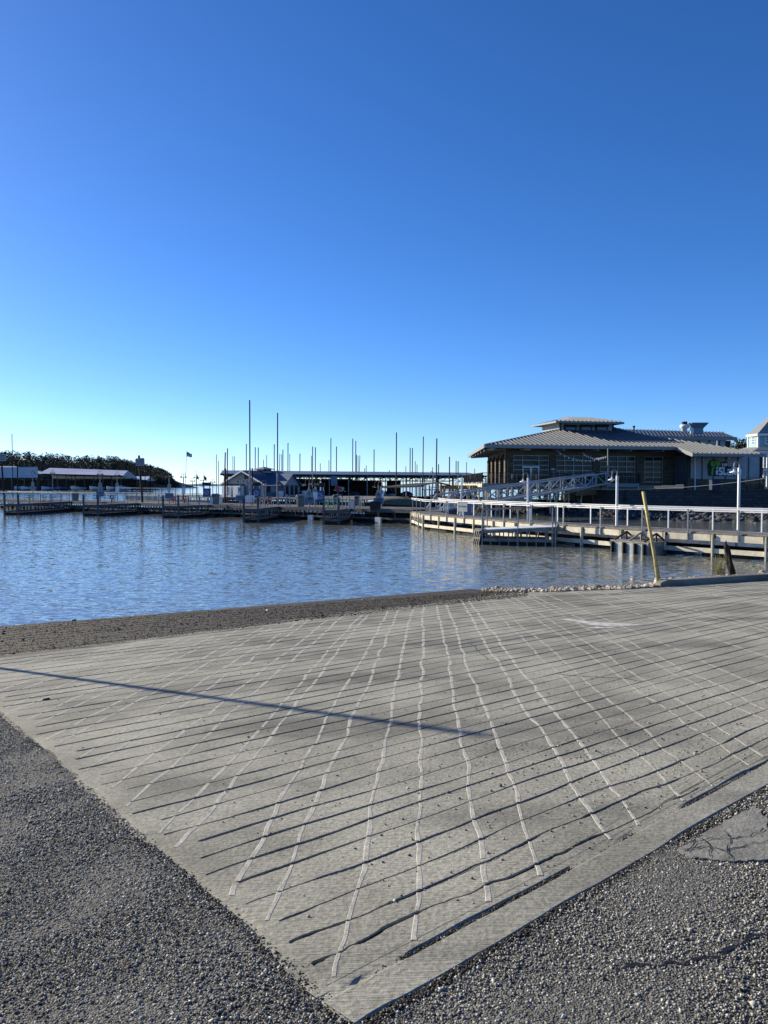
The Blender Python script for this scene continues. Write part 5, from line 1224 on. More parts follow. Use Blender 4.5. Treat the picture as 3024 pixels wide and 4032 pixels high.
# terrace deck, railing, piles
dk = thing('terrace_deck', (10, 78, 0), 'raised restaurant terrace on many rusty piles over the water', 'deck')
Dk0 = Vector((10.0, 78.0)); tdk = (onwall(2515, 1915, Dk0, bd_).to_2d() - Dk0).dot(bd_)
Dk1 = Dk0 + bd_ * tdk; DkL = Vector((10.05, 97.0))
tp_ = [v2(Dk0, ZDK), v2(Dk1, ZDK), v2(B0 + bd_ * T(2661), ZDK), v2(BL + bd_ * 24, ZDK), v2(BL, ZDK), v2(DkL, ZDK)]
MB().slab(tp_, .22).build('deck_slab', M['wood_dark'], dk)
mb = MB(); mb.beam(v2(Dk0, ZDK - .22) - bm_.to_3d() * .05, v2(Dk1, ZDK - .22) - bm_.to_3d() * .05, .08, .36); mb.build('front_fascia', M['fascia'], dk)
mb = MB(); mb.beam(v2(Dk0, ZDK - .22) - Vector((.05, 0, 0)), v2(DkL, ZDK - .22) - Vector((.05, 0, 0)), .08, .36)
for i in range(9): p_ = Dk0.lerp(DkL, (i + .5) / 9); mb.box((p_.x - .11, p_.y, ZDK - .2), (.03, .12, .3))
mb.build('side_fascia', M['wood_pale'], dk)
mb = MB()
for i in range(5): o_ = Dk0 + bm_ * (.4 + 3.6 * i); mb.beam(v2(o_, ZDK - .45), v2(o_ + bd_ * (tdk + 2), ZDK - .45), .25, .45)
mb.build('steel_girder', M['rust'], dk)
mb = MB(); a, b = at(2270, 1935, 80.5), at(2388, 1930, 81.0); mb.obox((a + b) / 2 - UP * .0, (b - a) / 2, Vector((-.05, .2, 0)), UP * .45)
mb.box(at(2378, 1925, 80.7), (.55, .5, 1.2)); mb.build('landing_beam', M['rust'], dk)
pil = []
for i in range(14):
    for j in range(7):
        p_ = Dk0 + bd_ * (.5 + i * (tdk + .5) / 13.5 + random.uniform(-.4, .4)) + bm_ * (.5 + j * 3.3 + random.uniform(-.3, .3)); rake = random.choice((0, 0, 0, .5, -.4))
        MB().tube([v2(p_ + bd_ * rake, -.8), v2(p_, ZDK - .3)], .085, 7).build('pile', M['rust'] if random.random() < .3 else M['wood_pale'], dk)
mb = MB()
for i in range(9):
    for j in (0, 2):
        p_ = Dk0 + bd_ * (.5 + i * (tdk + .5) / 9.5) + bm_ * (.5 + j * 3.3); q = p_ + bd_ * ((tdk + .5) / 9.5)
        if random.random() < .75: mb.beam(v2(p_, .5), v2(q, 2.6), .05, .05)
        if random.random() < .75: mb.beam(v2(p_, 2.6), v2(q, .5), .05, .05)
mb.build('bracing_lattice', M['rust'], dk)
def railing(mb, mbp, a, b, z, h, step, post):
    L_ = (b - a).length; mb.beam(v2(a, z + h), v2(b, z + h), .06, .05); mb.beam(v2(a, z + .12), v2(b, z + .12), .04, .04)
    for i in range(int(L_ / step) + 1): p_ = a.lerp(b, i / max(1, int(L_ / step))); mb.beam(v2(p_, z + .1), v2(p_, z + h), .022, .022, up=(0, 1, 0))
    k = max(1, round(L_ / post)); out = [a.lerp(b, i / k) for i in range(k + 1)]
    for p_ in out: mbp.append(v2(p_, z))
tr = thing('terrace_railing', (10, 78, ZDK), 'black balustrade round the edge of the restaurant terrace', 'railing')
mb, ps = MB(), []
gA, gB = Dk0 + bd_ * (13.1), Dk0 + bd_ * 15.0
railing(mb, ps, Dk0, gA, ZDK, 1.05, .13, 1.8); railing(mb, ps, gB, Dk1, ZDK, 1.05, .13, 1.8); railing(mb, ps, Dk0, DkL, ZDK, 1.05, .2, 1.6); railing(mb, ps, Dk1, Dk1 + bm_ * 5, ZDK, 1.05, .13, 1.7)
mb.build('balustrade_lattice', M['steel_black'], tr)
for p_ in ps: MB().beam(p_, p_ + UP * 1.1, .07, .07, up=(0, 1, 0)).build('railing_post', M['steel_black'], tr)
ws = thing('wind_screen', v2(Dk0 + bd_ * 9.2, ZDK), 'grey slatted screen panel on the terrace above the gangway', 'screen')
a, b = at(2178, 1890, 80.0), at(2253, 1885, 80.6); mb = MB(); mb.obox(Vector(((a.x + b.x) / 2, (a.y + b.y) / 2, 3.9)), (b - a).to_2d().to_3d() / 2, Vector((0, .03, 0)), UP * .58); mb.build('panel', M['siding_tan'], ws)
for f_ in (0, .33, .66, 1): p_ = a.lerp(b, f_); MB().beam(Vector((p_.x, p_.y - .05, 3.3)), Vector((p_.x, p_.y - .05, 4.55)), .07, .06, up=(0, 1, 0)).build('screen_post', M['galv'], ws)
# dining furniture silhouettes on the terrace
for i, (t_, b_) in enumerate(((1.2, 4.0), (3.4, 3.2), (6.0, 4.2), (8.3, 3.0), (10.9, 4.3), (15.8, 3.2))):
    o_ = v2(Dk0 + bd_ * t_ + bm_ * b_, ZDK + .005); tt = thing('dining_table', o_, f'dark dining table on the restaurant terrace, {ORD[i]} from its left end', 'table', 'dining tables on the terrace')
    MB().box(o_ + UP * .74, (1.1, .8, .04)).build('table_top', M['wood_dark'], tt); MB().box(o_ + UP * .36, (.1, .1, .72)).build('pedestal', M['steel_black'], tt); MB().box(o_ + UP * .02, (.6, .5, .03)).build('base', M['steel_black'], tt)
    for s_ in (-1, 1):
        c_ = o_ + Vector((s_ * .85, 0, 0)); ch = thing('dining_chair', c_, f'dark chair at the {"left" if s_ < 0 else "right"} side of the {ORD[i]} terrace table from the left', 'chair', 'chairs on the terrace')
        MB().box(c_ + UP * .45, (.42, .42, .04)).build('seat', M['steel_black'], ch); MB().box(c_ + Vector((s_ * .2, 0, .72)), (.04, .42, .5)).build('backrest', M['steel_black'], ch)
        for lx in (-.18, .18):
            for ly in (-.18, .18): MB().box(c_ + Vector((lx, ly, .215)), (.03, .03, .43)).build('leg', M['steel_black'], ch)
# string lights and their mast
mt = at(2392, 1908, 79.5); mz = at(2392, 1766, 79.5).z
tag(MB().tube([Vector((mt.x, mt.y, ZDK - .6)), Vector((mt.x, mt.y, mz))], .05, 8).build('light_mast', M['galv'], None, (mt.x, mt.y, ZDK)), 'slim grey mast at the top of the gangway carrying the string lights', 'mast')
for (xa, ya), sag, lb in (((2190, 1774), .75, 'upper string of white bulbs sagging from the eave to the slim mast'), ((2293, 1783), .4, 'shorter string of white bulbs sagging between the eave and the slim mast')):
    a, b = at(xa, ya, 82.5), Vector((mt.x, mt.y, mz - .75)); t = thing('string_lights', a, lb, 'string lights', 'string lights under the eave')
    pts = [a.lerp(b, i / 24) - UP * sag * 4 * (i / 24) * (1 - i / 24) for i in range(25)]; MB().tube(pts, .018, 5).build('cable', M['rope'], t)
    for i in range(2, 24, 2): MB().lathe(pts[i] - UP * .17, [(.03, 0), (.055, .05), (.035, .11), (.02, .16)], 8).build('bulb', M['bulb'], t, smooth=True)
a, b = at(2330, 1925, 79), at(3110, 1868, 70); pts = [a.lerp(b, i / 20) - UP * .5 * 4 * (i / 20) * (1 - i / 20) for i in range(21)]
tag(MB().tube(pts, .025, 5).build('utility_cable', M['rope'], None, a), 'pale cable slung from the terrace to the right past the palm sign', 'cable')

# retaining wall, riprap, land behind
rwp = [Vector((22.0, 84.5)), Vector((23.6, 75.2)), Vector((38, 78.5)), Vector((60, 83))]
mb = MB()
for a, b in zip(rwp, rwp[1:]): mb.beam(v2(a, 1.3), v2(b, 1.3), .7, 2.4)
mb.build
rt_ = thing('retaining_wall', (30, 77, 0), 'dark stone block retaining wall below the palm sign', 'wall'); mb.build('block_wall', M['stone_wall'], rt_)
mb = MB()
for a, b in zip(rwp, rwp[1:]): mb.beam(v2(a, 2.56), v2(b, 2.56), .85, .12)
mb.build('coping', M['stone_wall'], rt_)
M['earth'] = simple('dark_earth', (.06, .055, .045), .95, var=.4, scale=.5, bump=.03)
mb = MB(); mb.slab([v2(p_ + Vector((0, .3)), 2.45) for p_ in rwp] + [Vector((140, 110, 2.6)), Vector((140, 260, 4)), Vector((62, 260, 3)), Vector((25, 108, 2.5))], 3.2)
tag(mb.build('land_terrain', M['earth']), kind='structure')
rp_ = [(Vector((9.5, 95)), Vector((12, 101)), 1.2), (Vector((10.5, 84)), Vector((14, 93)), 1.4), (Vector((18.5, 75)), Vector((22, 84)), 1.2), (Vector((21, 68)), Vector((23.6, 75.6)), .8), (Vector((26, 62)), Vector((31, 77)), .7), (Vector((32, 56)), Vector((40, 79)), .8), (Vector((48, 50)), Vector((60, 83)), .8)]
mb = MB()
for a, b, h in rp_: mb.v += [(a.x, a.y, -.6), (a.x + (b.x - a.x) * .5, a.y + (b.y - a.y) * .5, h * .35), (b.x, b.y, h), (b.x + 3, b.y + 6, h)]
for i in range(len(rp_) - 1):
    for k in range(3): mb.f.append([i * 4 + k, (i + 1) * 4 + k, (i + 1) * 4 + k + 1, i * 4 + k + 1]); mb.mi.append(0)
tag(mb.build('shore_terrain', M['earth'], smooth=True), kind='structure')
pos = []
for i in range(len(rp_) - 1):
    for _ in range(420):
        t_, f_ = random.random(), random.random() * 2; k = int(min(f_, 1.99)); g_ = f_ - k
        p0 = Vector(mb.v[i * 4 + k]).lerp(Vector(mb.v[(i + 1) * 4 + k]), t_); p1 = Vector(mb.v[i * 4 + k + 1]).lerp(Vector(mb.v[(i + 1) * 4 + k + 1]), t_); pos.append(tuple(p0.lerp(p1, g_)))
pos = np.array(pos); tag(stones('riprap', pos, np.exp(rng.normal(math.log(.24), .4, len(pos))), M['riprap'], 'ico', .7), 'dark riprap boulders along the shore below the retaining wall', 'riprap', kind='stuff')
b = at(2825, 1918, 76); t = thing('blue_bin', (b.x, b.y, 2.62), 'dull blue ribbed bin standing on the retaining wall below the palm sign', 'bin')
MB().box((b.x, b.y + .6, 3.1), (.85, .7, .95)).build('body', M['blue_dull'], t)
mb = MB()
for k in range(5): mb.box((b.x - .32 + .16 * k, b.y + .235, 3.1), (.06, .03, .85))
mb.build('rib', M['blue_dull'], t); MB().box((b.x, b.y + .6, 3.6), (.92, .78, .07)).build('lid', M['blue_dull'], t)
# low fence on the right of the annex
fb = thing('yard_fence', (36, 79, 2.5), 'black picket fence at the right edge beside the pale blue house', 'fence'); mb, ps = MB(), []
railing(mb, ps, Vector((37.2, 79.0)), Vector((46, 81)), 2.55, 1.3, .16, 2.0); mb.build('picket_lattice', M['steel_black'], fb)
for p_ in ps: MB().beam(p_, p_ + UP * 1.35, .08, .08, up=(0, 1, 0)).build('fence_post', M['steel_black'], fb)

# pale blue house ------------------------------------------------------
YH = 128.0; kH = YH / F
hs_ = thing('house', at(2990, 1900, YH), 'pale blue two storey house with white trim cut off by the right edge', 'house')
def hp_(x, y, dY=0): return at(x, y, YH + dY)
c0 = hp_(2985, 1720); zt_, zb_ = hp_(2985, 1714).z, 3.0
la, ra = hp_(2946, 1720, 4), hp_(3060, 1720, 3)
mb = MB(); back = Vector((la.x + ra.x - c0.x, la.y + ra.y - c0.y))
q4 = [c0.to_2d(), ra.to_2d(), back + Vector((2, 4)), la.to_2d()]; mb.slab([v2(p_, zt_) for p_ in q4], zt_ - zb_); mb.build('wall', M['house_blue'], hs_)
mb = MB()
for p_ in (c0, la): mb.box((p_.x, p_.y - .02, (zt_ + zb_) / 2), (.26, .26, zt_ - zb_))
mb.build('corner_trim', M['white'], hs_)
def hwin(xa, ya, xb, yb, P, d3):
    a = onwall(xa, (ya + yb) / 2, (P.x, P.y), (d3.x, d3.y)); b = onwall(xb, (ya + yb) / 2, (P.x, P.y), (d3.x, d3.y)); c_ = (a + b) / 2; w_ = (b - a).to_2d().to_3d(); h_ = (yb - ya) * kH / 2; nf = Vector((w_.y, -w_.x, 0)).normalized()
    f_ = MB().obox(c_ + nf * .03, w_ / 2, nf * .05, UP * h_).build('window', M['white'], hs_)
    mb = MB(); 
    for k in (-1, 0, 1): mb.obox(c_ + nf * .1 + UP * h_ * .58 * k, w_ * .36, nf * .02, UP * h_ * .23)
    mb.build('glass', M['bluegrey'], f_)
hwin(2959, 1716, 2976, 1752, la, (c0 - la)); hwin(3012, 1712, 3040, 1748, c0, (ra - c0))
mb = MB(); ap = hp_(3075, 1600, 6); e0_, e1_, e2_ = hp_(2983, 1708, -.8), hp_(2938, 1713, 4.5), hp_(3100, 1706, 2)
mb.slab([e0_, e2_, ap], .2); mb.slab([e1_, e0_, ap], .2); mb.slab([e2_, Vector((ap.x + 6, ap.y + 12, e0_.z)), ap], .2)
for k in range(1, 9): mb.beam(e0_.lerp(e2_, k / 9) + UP * .05, (e0_.lerp(e2_, k / 9)).lerp(ap, .82) + UP * .05, .1, .1)
mb.build('roof', M['fascia'], hs_)
mb = MB(); mb.beam(e0_ - UP * .15, e2_ - UP * .15, .1, .35); mb.beam(e1_ - UP * .15, e0_ - UP * .15, .1, .35); mb.build('roof_fascia', M['white'], hs_)
for y0, y1, Yo in ((1759, 1776, -3.5), (1832, 1848, -4.0)):
    mb = MB(); a, b, c_, d_ = hp_(2962, y1, Yo), hp_(3110, y1 - 1, Yo), hp_(3110, y0, 0), hp_(2990, y0, 0); l0 = hp_(2898, y1 - 4, 4)
    mb.slab([a, b, c_, d_], .12); mb.slab([l0, a, d_, hp_(2945, y0 + 1, 5)], .12)
    for k in range(1, 16): mb.beam(a.lerp(b, k / 16) + UP * .05, d_.lerp(c_, k / 16) + UP * .05, .1, .1)
    mb.build('porch_roof', M['fascia'], hs_)
    mb = MB(); mb.beam(a - UP * .15, b - UP * .15, .1, .3); mb.build('porch_fascia', M['white'], hs_)
for x_ in (3008, 3022, 3060): p_ = hp_(x_, 1800, -3.2); MB().box((p_.x, p_.y, (hp_(x_, 1776, -3.2).z + 2.6) / 2), (.24, .24, hp_(x_, 1776, -3.2).z - 2.6)).build('porch_post', M['white'], hs_)
mb = MB(); a, b = hp_(3004, 1826, -3.3), hp_(3100, 1826, -3.3); ps = []; railing(mb, ps, a.to_2d(), b.to_2d(), hp_(3004, 1834, -3.3).z, .95, .16, 3); mb.build('balcony_lattice', M['white'], hs_)
# trees behind
def tree(c, h, w_, label, dens=1.0, mats=('leafdark', 'bark')):
    t = thing('bushy_tree', c, label, 'tree', 'trees behind the restaurant'); c = Vector(c)
    mb = MB(); mb.tube([c, c + Vector((.1, 0, h * .35)), c + Vector((-.1, .1, h * .6))], [h * .03, h * .022, h * .01], 8)
    for k in range(9):
        a = k * 2.4; s_ = c + UP * h * (.25 + .05 * k); mb.tube([s_, s_ + Vector((math.cos(a) * w_ * .45, math.sin(a) * w_ * .45, h * .18)), s_ + Vector((math.cos(a) * w_ * .7, math.sin(a) * w_ * .7, h * .36))], [h * .012, h * .008, h * .003], 5)
    mb.build('trunk', M['bark'], t)
    n_ = int(2600 * dens); ck = 26; cc = rng.normal(0, 1, (ck, 3)); cc = cc / np.linalg.norm(cc, axis=1)[:, None] * rng.uniform(.35, 1, (ck, 1)) * np.array([w_ * .62, w_ * .62, h * .33]) + np.array([0, 0, h * .62])
    idx_ = rng.integers(0, ck, n_); cen = cc[idx_] + rng.normal(0, .17 * w_, (n_, 3)) * np.array([1, 1, .8]); tri = rng.normal(0, 1, (n_, 3, 3)) * .2
    v_ = (cen[:, None, :] + tri).reshape(-1, 3); o = npmesh('crown', v_, np.arange(len(v_)).reshape(-1, 3), [M[mats[0]]]); o.parent = t
g_ = at(2905, 1900, 150)
tree((g_.x, 150, 2.5), 10.2, 3.2, 'dark bushy tree between the rear roof and the pale blue house'); tree((at(2870, 1900, 160).x, 160, 2.5), 9.4, 3, 'thin brown tree half hidden behind the rear roof corner', .6, ('leafbrown', 'bark')); tree((at(2935, 1900, 158).x, 158, 2.5), 10.4, 2.8, 'olive brown tree close to the left side of the pale blue house', .7, ('leafbrown', 'bark'))

# ================================================================== FUEL DOCK, STORE
fd = thing('fuel_dock', (-20, 115, 0), 'broad floating fuel dock with slatted skirt carrying the white store', 'dock')
FP = [Vector(p_) for p_ in ((-49, 146), (-26.2, 118), (-13.2, 105), (-2.5, 96))]; FB = [Vector(p_) for p_ in ((-43, 152), (-12, 136), (-1.0, 126), (6, 112))]
m1, m2, m3, m4 = MB(), MB(), MB(), MB()
for a, b, c, d_ in zip(FP, FP[1:], FB[1:], FB):
    m1.slab([v2(a, ZF), v2(b, ZF), v2(c, ZF), v2(d_, ZF)], .08); m2.beam(v2(a, ZF - .1), v2(b, ZF - .1), .1, .2); m2.beam(v2(a, .3), v2(b, .3), .1, .14)
    battens(m3, v2(a, 0), v2(b, 0), .3, ZF - .1, .5, .16, .05); m4.slab([v2(a.lerp(d_, .03), .2), v2(b.lerp(c, .03), .2), v2(c, .2), v2(d_, .2)], .4)
m1.build('deck', M['wood_dock'], fd); m2.build('edge_beam', M['dock_grey'], fd); tag(m3.build('skirt_lattice', M['bluegrey'], fd), kind='stuff'); m4.build('float', M['float'], fd)
fr2 = thing('dock_railing', (-44, 142, ZF), 'far thin railing with tall posts along the left end of the fuel dock', 'railing'); mb = MB()
a, b = Vector((-52, 152)), Vector((-30, 124)); mb.tube([v2(a, ZF + 1.25), v2(b, ZF + 1.25)], .03, 5); mb.build('handrail', M['galv'], fr2)
for k in range(13): p_ = a.lerp(b, k / 12); MB().tube([v2(p_, ZF), v2(p_, ZF + 1.3)], .06, 6).build('rail_post', M['steel_dark'], fr2)
st_ = thing('marina_store', (-20, 116, ZF), 'white board sided marina store with blue metal roof and small cupola', 'store')
S0 = Vector((-17.7, 115.0)); sl_ = -we; sn_ = wn; GW = 9.6; GLn = 7.2   # sl_: along the gable wall to the left, sn_: back along the long wall
def s3(a, b, z): return Vector((S0.x + sl_.x * a + sn_.x * b, S0.y + sl_.y * a + sn_.y * b, z))
ze_, zr_ = 3.35, 5.3
mb = MB()
f_ = [s3(0, 0, ZF), s3(0, 0, ze_), s3(GW / 2, 0, zr_), s3(GW, 0, ze_), s3(GW, 0, ZF)]; g_ = [p_ + sn_.to_3d() * GLn for p_ in f_]
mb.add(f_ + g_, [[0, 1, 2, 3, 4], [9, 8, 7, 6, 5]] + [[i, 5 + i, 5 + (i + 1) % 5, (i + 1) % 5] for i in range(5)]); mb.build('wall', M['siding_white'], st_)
mb = MB()
for k in range(17): mb.obox(s3(k * GW / 16, -.03, (ZF + 3.3) / 2), sl_.to_3d() * .03, sn_.to_3d() * .03, UP * (3.3 - ZF) / 2)
for k in range(13): mb.obox(s3(-.03, k * GLn / 12, (ZF + 3.3) / 2), sn_.to_3d() * .03, sl_.to_3d() * .03, UP * (3.3 - ZF) / 2)
mb.build('batten', M['siding_white'], st_)
mb = MB(); mb.obox(s3(-.05, GLn / 2, ZF + .38), sn_.to_3d() * GLn / 2, sl_.to_3d() * .05, UP * .38); mb.build('lower_siding', M['siding_blue'], st_)
mb = MB(); o_ = .5
for sgn in (0, 1):
    e_a = s3(-o_ if sgn == 0 else GW + o_, -o_, ze_ - .2); e_b = s3(-o_ if sgn == 0 else GW + o_, GLn + o_, ze_ - .2); r_a, r_b = s3(GW / 2, -o_, zr_ + .05), s3(GW / 2, GLn + o_, zr_ + .05)
    mb.slab([e_a, e_b, r_b, r_a] if sgn == 0 else [e_b, e_a, r_a, r_b], .1)
    for k in range(1, 18): p_ = e_a.lerp(e_b, k / 18); q = r_a.lerp(r_b, k / 18); mb.beam(p_ + UP * .04, q + UP * .04, .05, .05)
mb.build('roof', M['roof_blue'], st_)
mb = MB(); r_a = s3(GW / 2, -o_ - .04, zr_ - .05)
for x_ in (-o_, GW + o_): mb.beam(s3(x_, -o_ - .04, ze_ - .28), r_a, .06, .22)
mb.beam(s3(-o_ - .03, -o_, ze_ - .3), s3(-o_ - .03, GLn + o_, ze_ - .3), .06, .16); mb.build('fascia', M['white'], st_)
# cross gable, lower right part
mb = MB(); cg0, cg1 = 3.1, 6.0; cgm = (cg0 + cg1) / 2
f_ = [s3(-.9, cg0, ZF), s3(-.9, cg0, 3.3), s3(-.9, cgm, 4.75), s3(-.9, cg1, 3.3), s3(-.9, cg1, ZF)]; g_ = [p_ + sl_.to_3d() * 3.5 for p_ in f_]
mb.add(f_ + g_, [[0, 1, 2, 3, 4], [9, 8, 7, 6, 5]] + [[i, 5 + i, 5 + (i + 1) % 5, (i + 1) % 5] for i in range(5)]); mb.build('cross_gable_wall', M['siding_white'], st_)
mb = MB()
for b_ in (cg0 - .45, cg1 + .45): 
    e_a, e_b = s3(-1.3, b_, 3.02), s3(2.5, b_, 3.02); r_a, r_b = s3(-1.3, cgm, 4.85), s3(2.5, cgm, 4.85); mb.slab([e_a, e_b, r_b, r_a] if b_ > cgm else [e_b, e_a, r_a, r_b], .09)
mb.build('cross_gable_roof', M['roof_blue'], st_)
for b_ in (3.6, 4.6, 5.5): MB().obox(s3(-.93, b_, 2.35), sn_.to_3d() * .28, sl_.to_3d() * .04, UP * .75).build('window', M['glass'], st_)
MB().obox(s3(-.03, .55, 2.2), sn_.to_3d() * .38, sl_.to_3d() * .04, UP * .9).build('door', M['trim_dark'], st_)
MB().obox(s3(1.9, -.06, 2.5), sl_.to_3d() * .5, sn_.to_3d() * .04, UP * .45).build('window', M['glass'], st_)
MB().obox(s3(GW / 2 - .9, -.06, 4.45), sl_.to_3d() * .75, sn_.to_3d() * .05, UP * .42).build('gable_vent', M['trim_dark'], st_)
MB().obox(s3(GW - 2.7, -.06, 2.95), sl_.to_3d() * 2.2, sn_.to_3d() * .05, UP * .3).build('hatch', M['trim_dark'], st_)
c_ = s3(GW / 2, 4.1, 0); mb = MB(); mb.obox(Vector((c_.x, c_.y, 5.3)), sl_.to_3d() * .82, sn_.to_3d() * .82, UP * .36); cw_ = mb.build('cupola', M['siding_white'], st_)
mb = MB(); e4 = [Vector((c_.x, c_.y, 5.6)) + sl_.to_3d() * a * 1.25 + sn_.to_3d() * b * 1.25 for a, b in ((-1, -1), (-1, 1), (1, 1), (1, -1))]; ap = Vector((c_.x, c_.y, 6.0))
for a, b in zip(e4, e4[1:] + e4[:1]): mb.slab([a, b, ap], .06)
mb.build('cupola_roof', M['fascia'], cw_)
for b_ in (-.45, .45): MB().obox(Vector((c_.x, c_.y, 5.42)) - sl_.to_3d() * .84 + sn_.to_3d() * b_, sn_.to_3d() * .28, sl_.to_3d() * .03, UP * .14).build('cupola_window', M['trim_dark'], cw_)
# white chest freezers in front of the gable
for k, (a_, lb) in enumerate(((7.6, 'larger white ice chest against the gable wall of the store'), (5.2, 'smaller white ice chest against the gable wall of the store'))):
    c_ = s3(a_, -.75, ZF); t = thing('ice_chest', c_, lb, 'ice chest', 'ice chests at the store'); w_ = 1.0 if k == 0 else .8
    MB().obox(c_ + UP * .85, sl_.to_3d() * w_, sn_.to_3d() * .42, UP * .85).build('cabinet', M['white'], t); mb = MB(); mb.obox(c_ + UP * .95 - sn_.to_3d() * .44, sl_.to_3d() * w_ * .45, sn_.to_3d() * .02, UP * .6); mb.build('door', M['white_metal'], t)
# tables, boxes by the long wall
for b_, lb in ((1.6, 'white plastic chair-high box by the long wall of the store, left'), (6.6, 'white plastic bin by the right corner of the store')):
    c_ = s3(-1.6, b_, ZF); tag(MB().lathe(c_, [(.35, 0), (.42, .75), (.46, .78), (.46, .85), (.1, .95)], 10).build('plastic_bin', M['white'], None, c_), lb, 'bin')
# fuel pumps
for x_, y_, Yp, lb in ((815, 1962, 117, 'blue fuel pump with a white ring emblem left of the white store'), (1010, 1960, 108, 'blue fuel pump with a white ring emblem in front of the store corner'), (1259, 1977, 90, 'blue fuel pump in the shade of the long boathouse')):
    b = at(x_, y_, Yp); b.z = ZF if Yp > 95 else ZD; k = .85; t = thing('fuel_pump', b, lb, 'fuel pump', 'blue fuel pumps')
    MB().box(b + UP * .65, (1.25 * k, .6, 1.3)).build('body', M['blue_paint'], t); MB().box(b + UP * 1.95, (1.35 * k, .65, .5)).build('canopy', M['steel_black'], t)
    mb = MB(); 
    for s_ in (-1, 1): mb.box(b + Vector((s_ * .5 * k, 0, 1.5)), (.08, .4, .5))
    mb.build('canopy_post', M['white_metal'], t)
    mb = MB(); c_ = b + Vector((0, -.31, .68)); r0, r1, n_ = .36, .22, 18
    vs_ = [c_ + Vector((math.cos(2 * math.pi * i / n_) * r, 0, math.sin(2 * math.pi * i / n_) * r)) for r in (r0, r1) for i in range(n_)]
    mb.add(vs_, [[i, (i + 1) % n_, n_ + (i + 1) % n_, n_ + i] for i in range(n_)]); mb.add([c_ + Vector(p_) for p_ in ((-.2, -.002, -.06), (.02, -.002, .02), (.2, -.002, .16), (.1, -.002, -.04), (-.06, -.002, -.14))], [[0, 1, 2, 3, 4]]); mb.build('emblem', M['signface'], t)
# flags
def flag(x0, y0, x1, yb, Yp, label, kind_, fx, fy, fw, fh):
    b = at(x0, yb, Yp); tpt = at(x1, y0, Yp); t = thing('flagpole', b, label, 'flag', 'flags on the fuel dock')
    MB().tube([Vector((b.x, b.y, ZF - .1)), tpt], [.05, .025], 6).build('pole', M['galv'], t)
    o_ = at(fx, fy, Yp); k = Yp / F; w_, h_ = fw * k, fh * k; nx, nz = 18, 13; mb = MB()
    for j in range(nz + 1):
        for i in range(nx + 1):
            u, v_ = i / nx, j / nz
            mb.v.append((o_.x + u * w_ * .97, o_.y + .12 * math.sin(u * 7 + v_) * u, o_.z - v_ * h_ * (1 - .3 * u) - u * h_ * .42 + .04 * math.sin(u * 6)))
    for j in range(nz):
        for i in range(nx):
            mb.f.append([j * (nx + 1) + i, j * (nx + 1) + i + 1, (j + 1) * (nx + 1) + i + 1, (j + 1) * (nx + 1) + i])
            mb.mi.append((2 if (i < 7 and j < 7) else (0 if j % 2 == 0 else 1)) if kind_ == 'us' else 0)
    cl = mb.build('flag_cloth', [M['red'], M['white'], M['navy']] if kind_ == 'us' else [M['cloth_dark']], t, smooth=True)
    if kind_ == 'us':
        st = MB()
        for r_ in range(9):
            for q in range(6 if r_ % 2 == 0 else 5):
                u, v_ = (q + (.6 if r_ % 2 == 0 else 1.1)) / 6.4 * 7 / nx, (r_ + .6) / 9.4 * 7 / nz
                p_ = Vector((o_.x + u * w_ * .97, o_.y + .12 * math.sin(u * 7 + v_) * u - .012, o_.z - v_ * h_ * (1 - .3 * u) - u * h_ * .42 + .04 * math.sin(u * 6))); s_ = .016
                st.add([p_ + Vector((math.cos(R(90 + 36 * i)) * (s_ if i % 2 == 0 else s_ * .4), 0, math.sin(R(90 + 36 * i)) * (s_ if i % 2 == 0 else s_ * .4))) for i in range(10)], [list(range(10))])
        st.build('star', M['white'], cl)
flag(728, 1776, 735, 1958, 121, 'red white and blue striped flag flying from a slightly leaning pole', 'us', 735, 1779, 21, 19)
flag(774, 1853, 774, 1875, 115.9, 'small dark pennant flag on a short staff above a distant twin lamp', 'dark', 774, 1871, 8, 15)
flag(802, 1861, 802, 1958, 119, 'dark square flag on a staff with a crossarm near the fuel pump', 'dark', 803, 1872, 10, 17)
b = at(801, 1940, 119.3); t = thing('crossarm_post', (b.x, b.y, ZF), 'post with a crossarm and grey box under the dark square flag', 'post')
MB().box((b.x, b.y, (ZF + at(801, 1890, 119.3).z) / 2), (.12, .12, at(801, 1890, 119.3).z - ZF)).build('pole', M['galv'], t); mb = MB(); z_ = at(801, 1891, 119.3).z; mb.box((b.x, b.y, z_), (.95, .08, .08)); mb.box((b.x - .45, b.y, z_ - .1), (.05, .05, .16)); mb.box((b.x + .45, b.y, z_ - .1), (.05, .05, .16)); mb.build('crossarm', M['galv'], t)
MB().box((b.x, b.y - .1, at(801, 1909, 119.3).z), (.34, .25, .7)).build('meter_box', M['white_metal'], t)

# ================================================================== LONG BOATHOUSE
bh = thing('boathouse', (-8, 135, 0), 'long low open sided boathouse with dark interior behind the marina docks', 'boathouse')
H0 = Vector((-26.3, 126.0)); hd = Vector((.874, .486)); hn = Vector((-.18, .984)); HL = 53.0; ZEv, ZRi = 4.9, 5.75; WD = 24.0
def h3(a, b, z): return Vector((H0.x + hd.x * a + hn.x * b, H0.y + hd.y * a + hn.y * b, z))
mb = MB(); mb.slab([h3(-.5, -1, ZEv), h3(HL, -1, ZEv), h3(HL, WD / 2, ZRi), h3(-.5, WD / 2, ZRi)], .14); mb.slab([h3(-.5, WD / 2, ZRi), h3(HL, WD / 2, ZRi), h3(HL, WD + 1, ZEv), h3(-.5, WD + 1, ZEv)], .14); mb.build('roof', M['roof_grey'], bh)
mb = MB(); mb.beam(h3(-.5, -1.05, ZEv - .08), h3(HL, -1.05, ZEv - .08), .08, .3); mb.build('fascia', M['steel_dark'], bh)
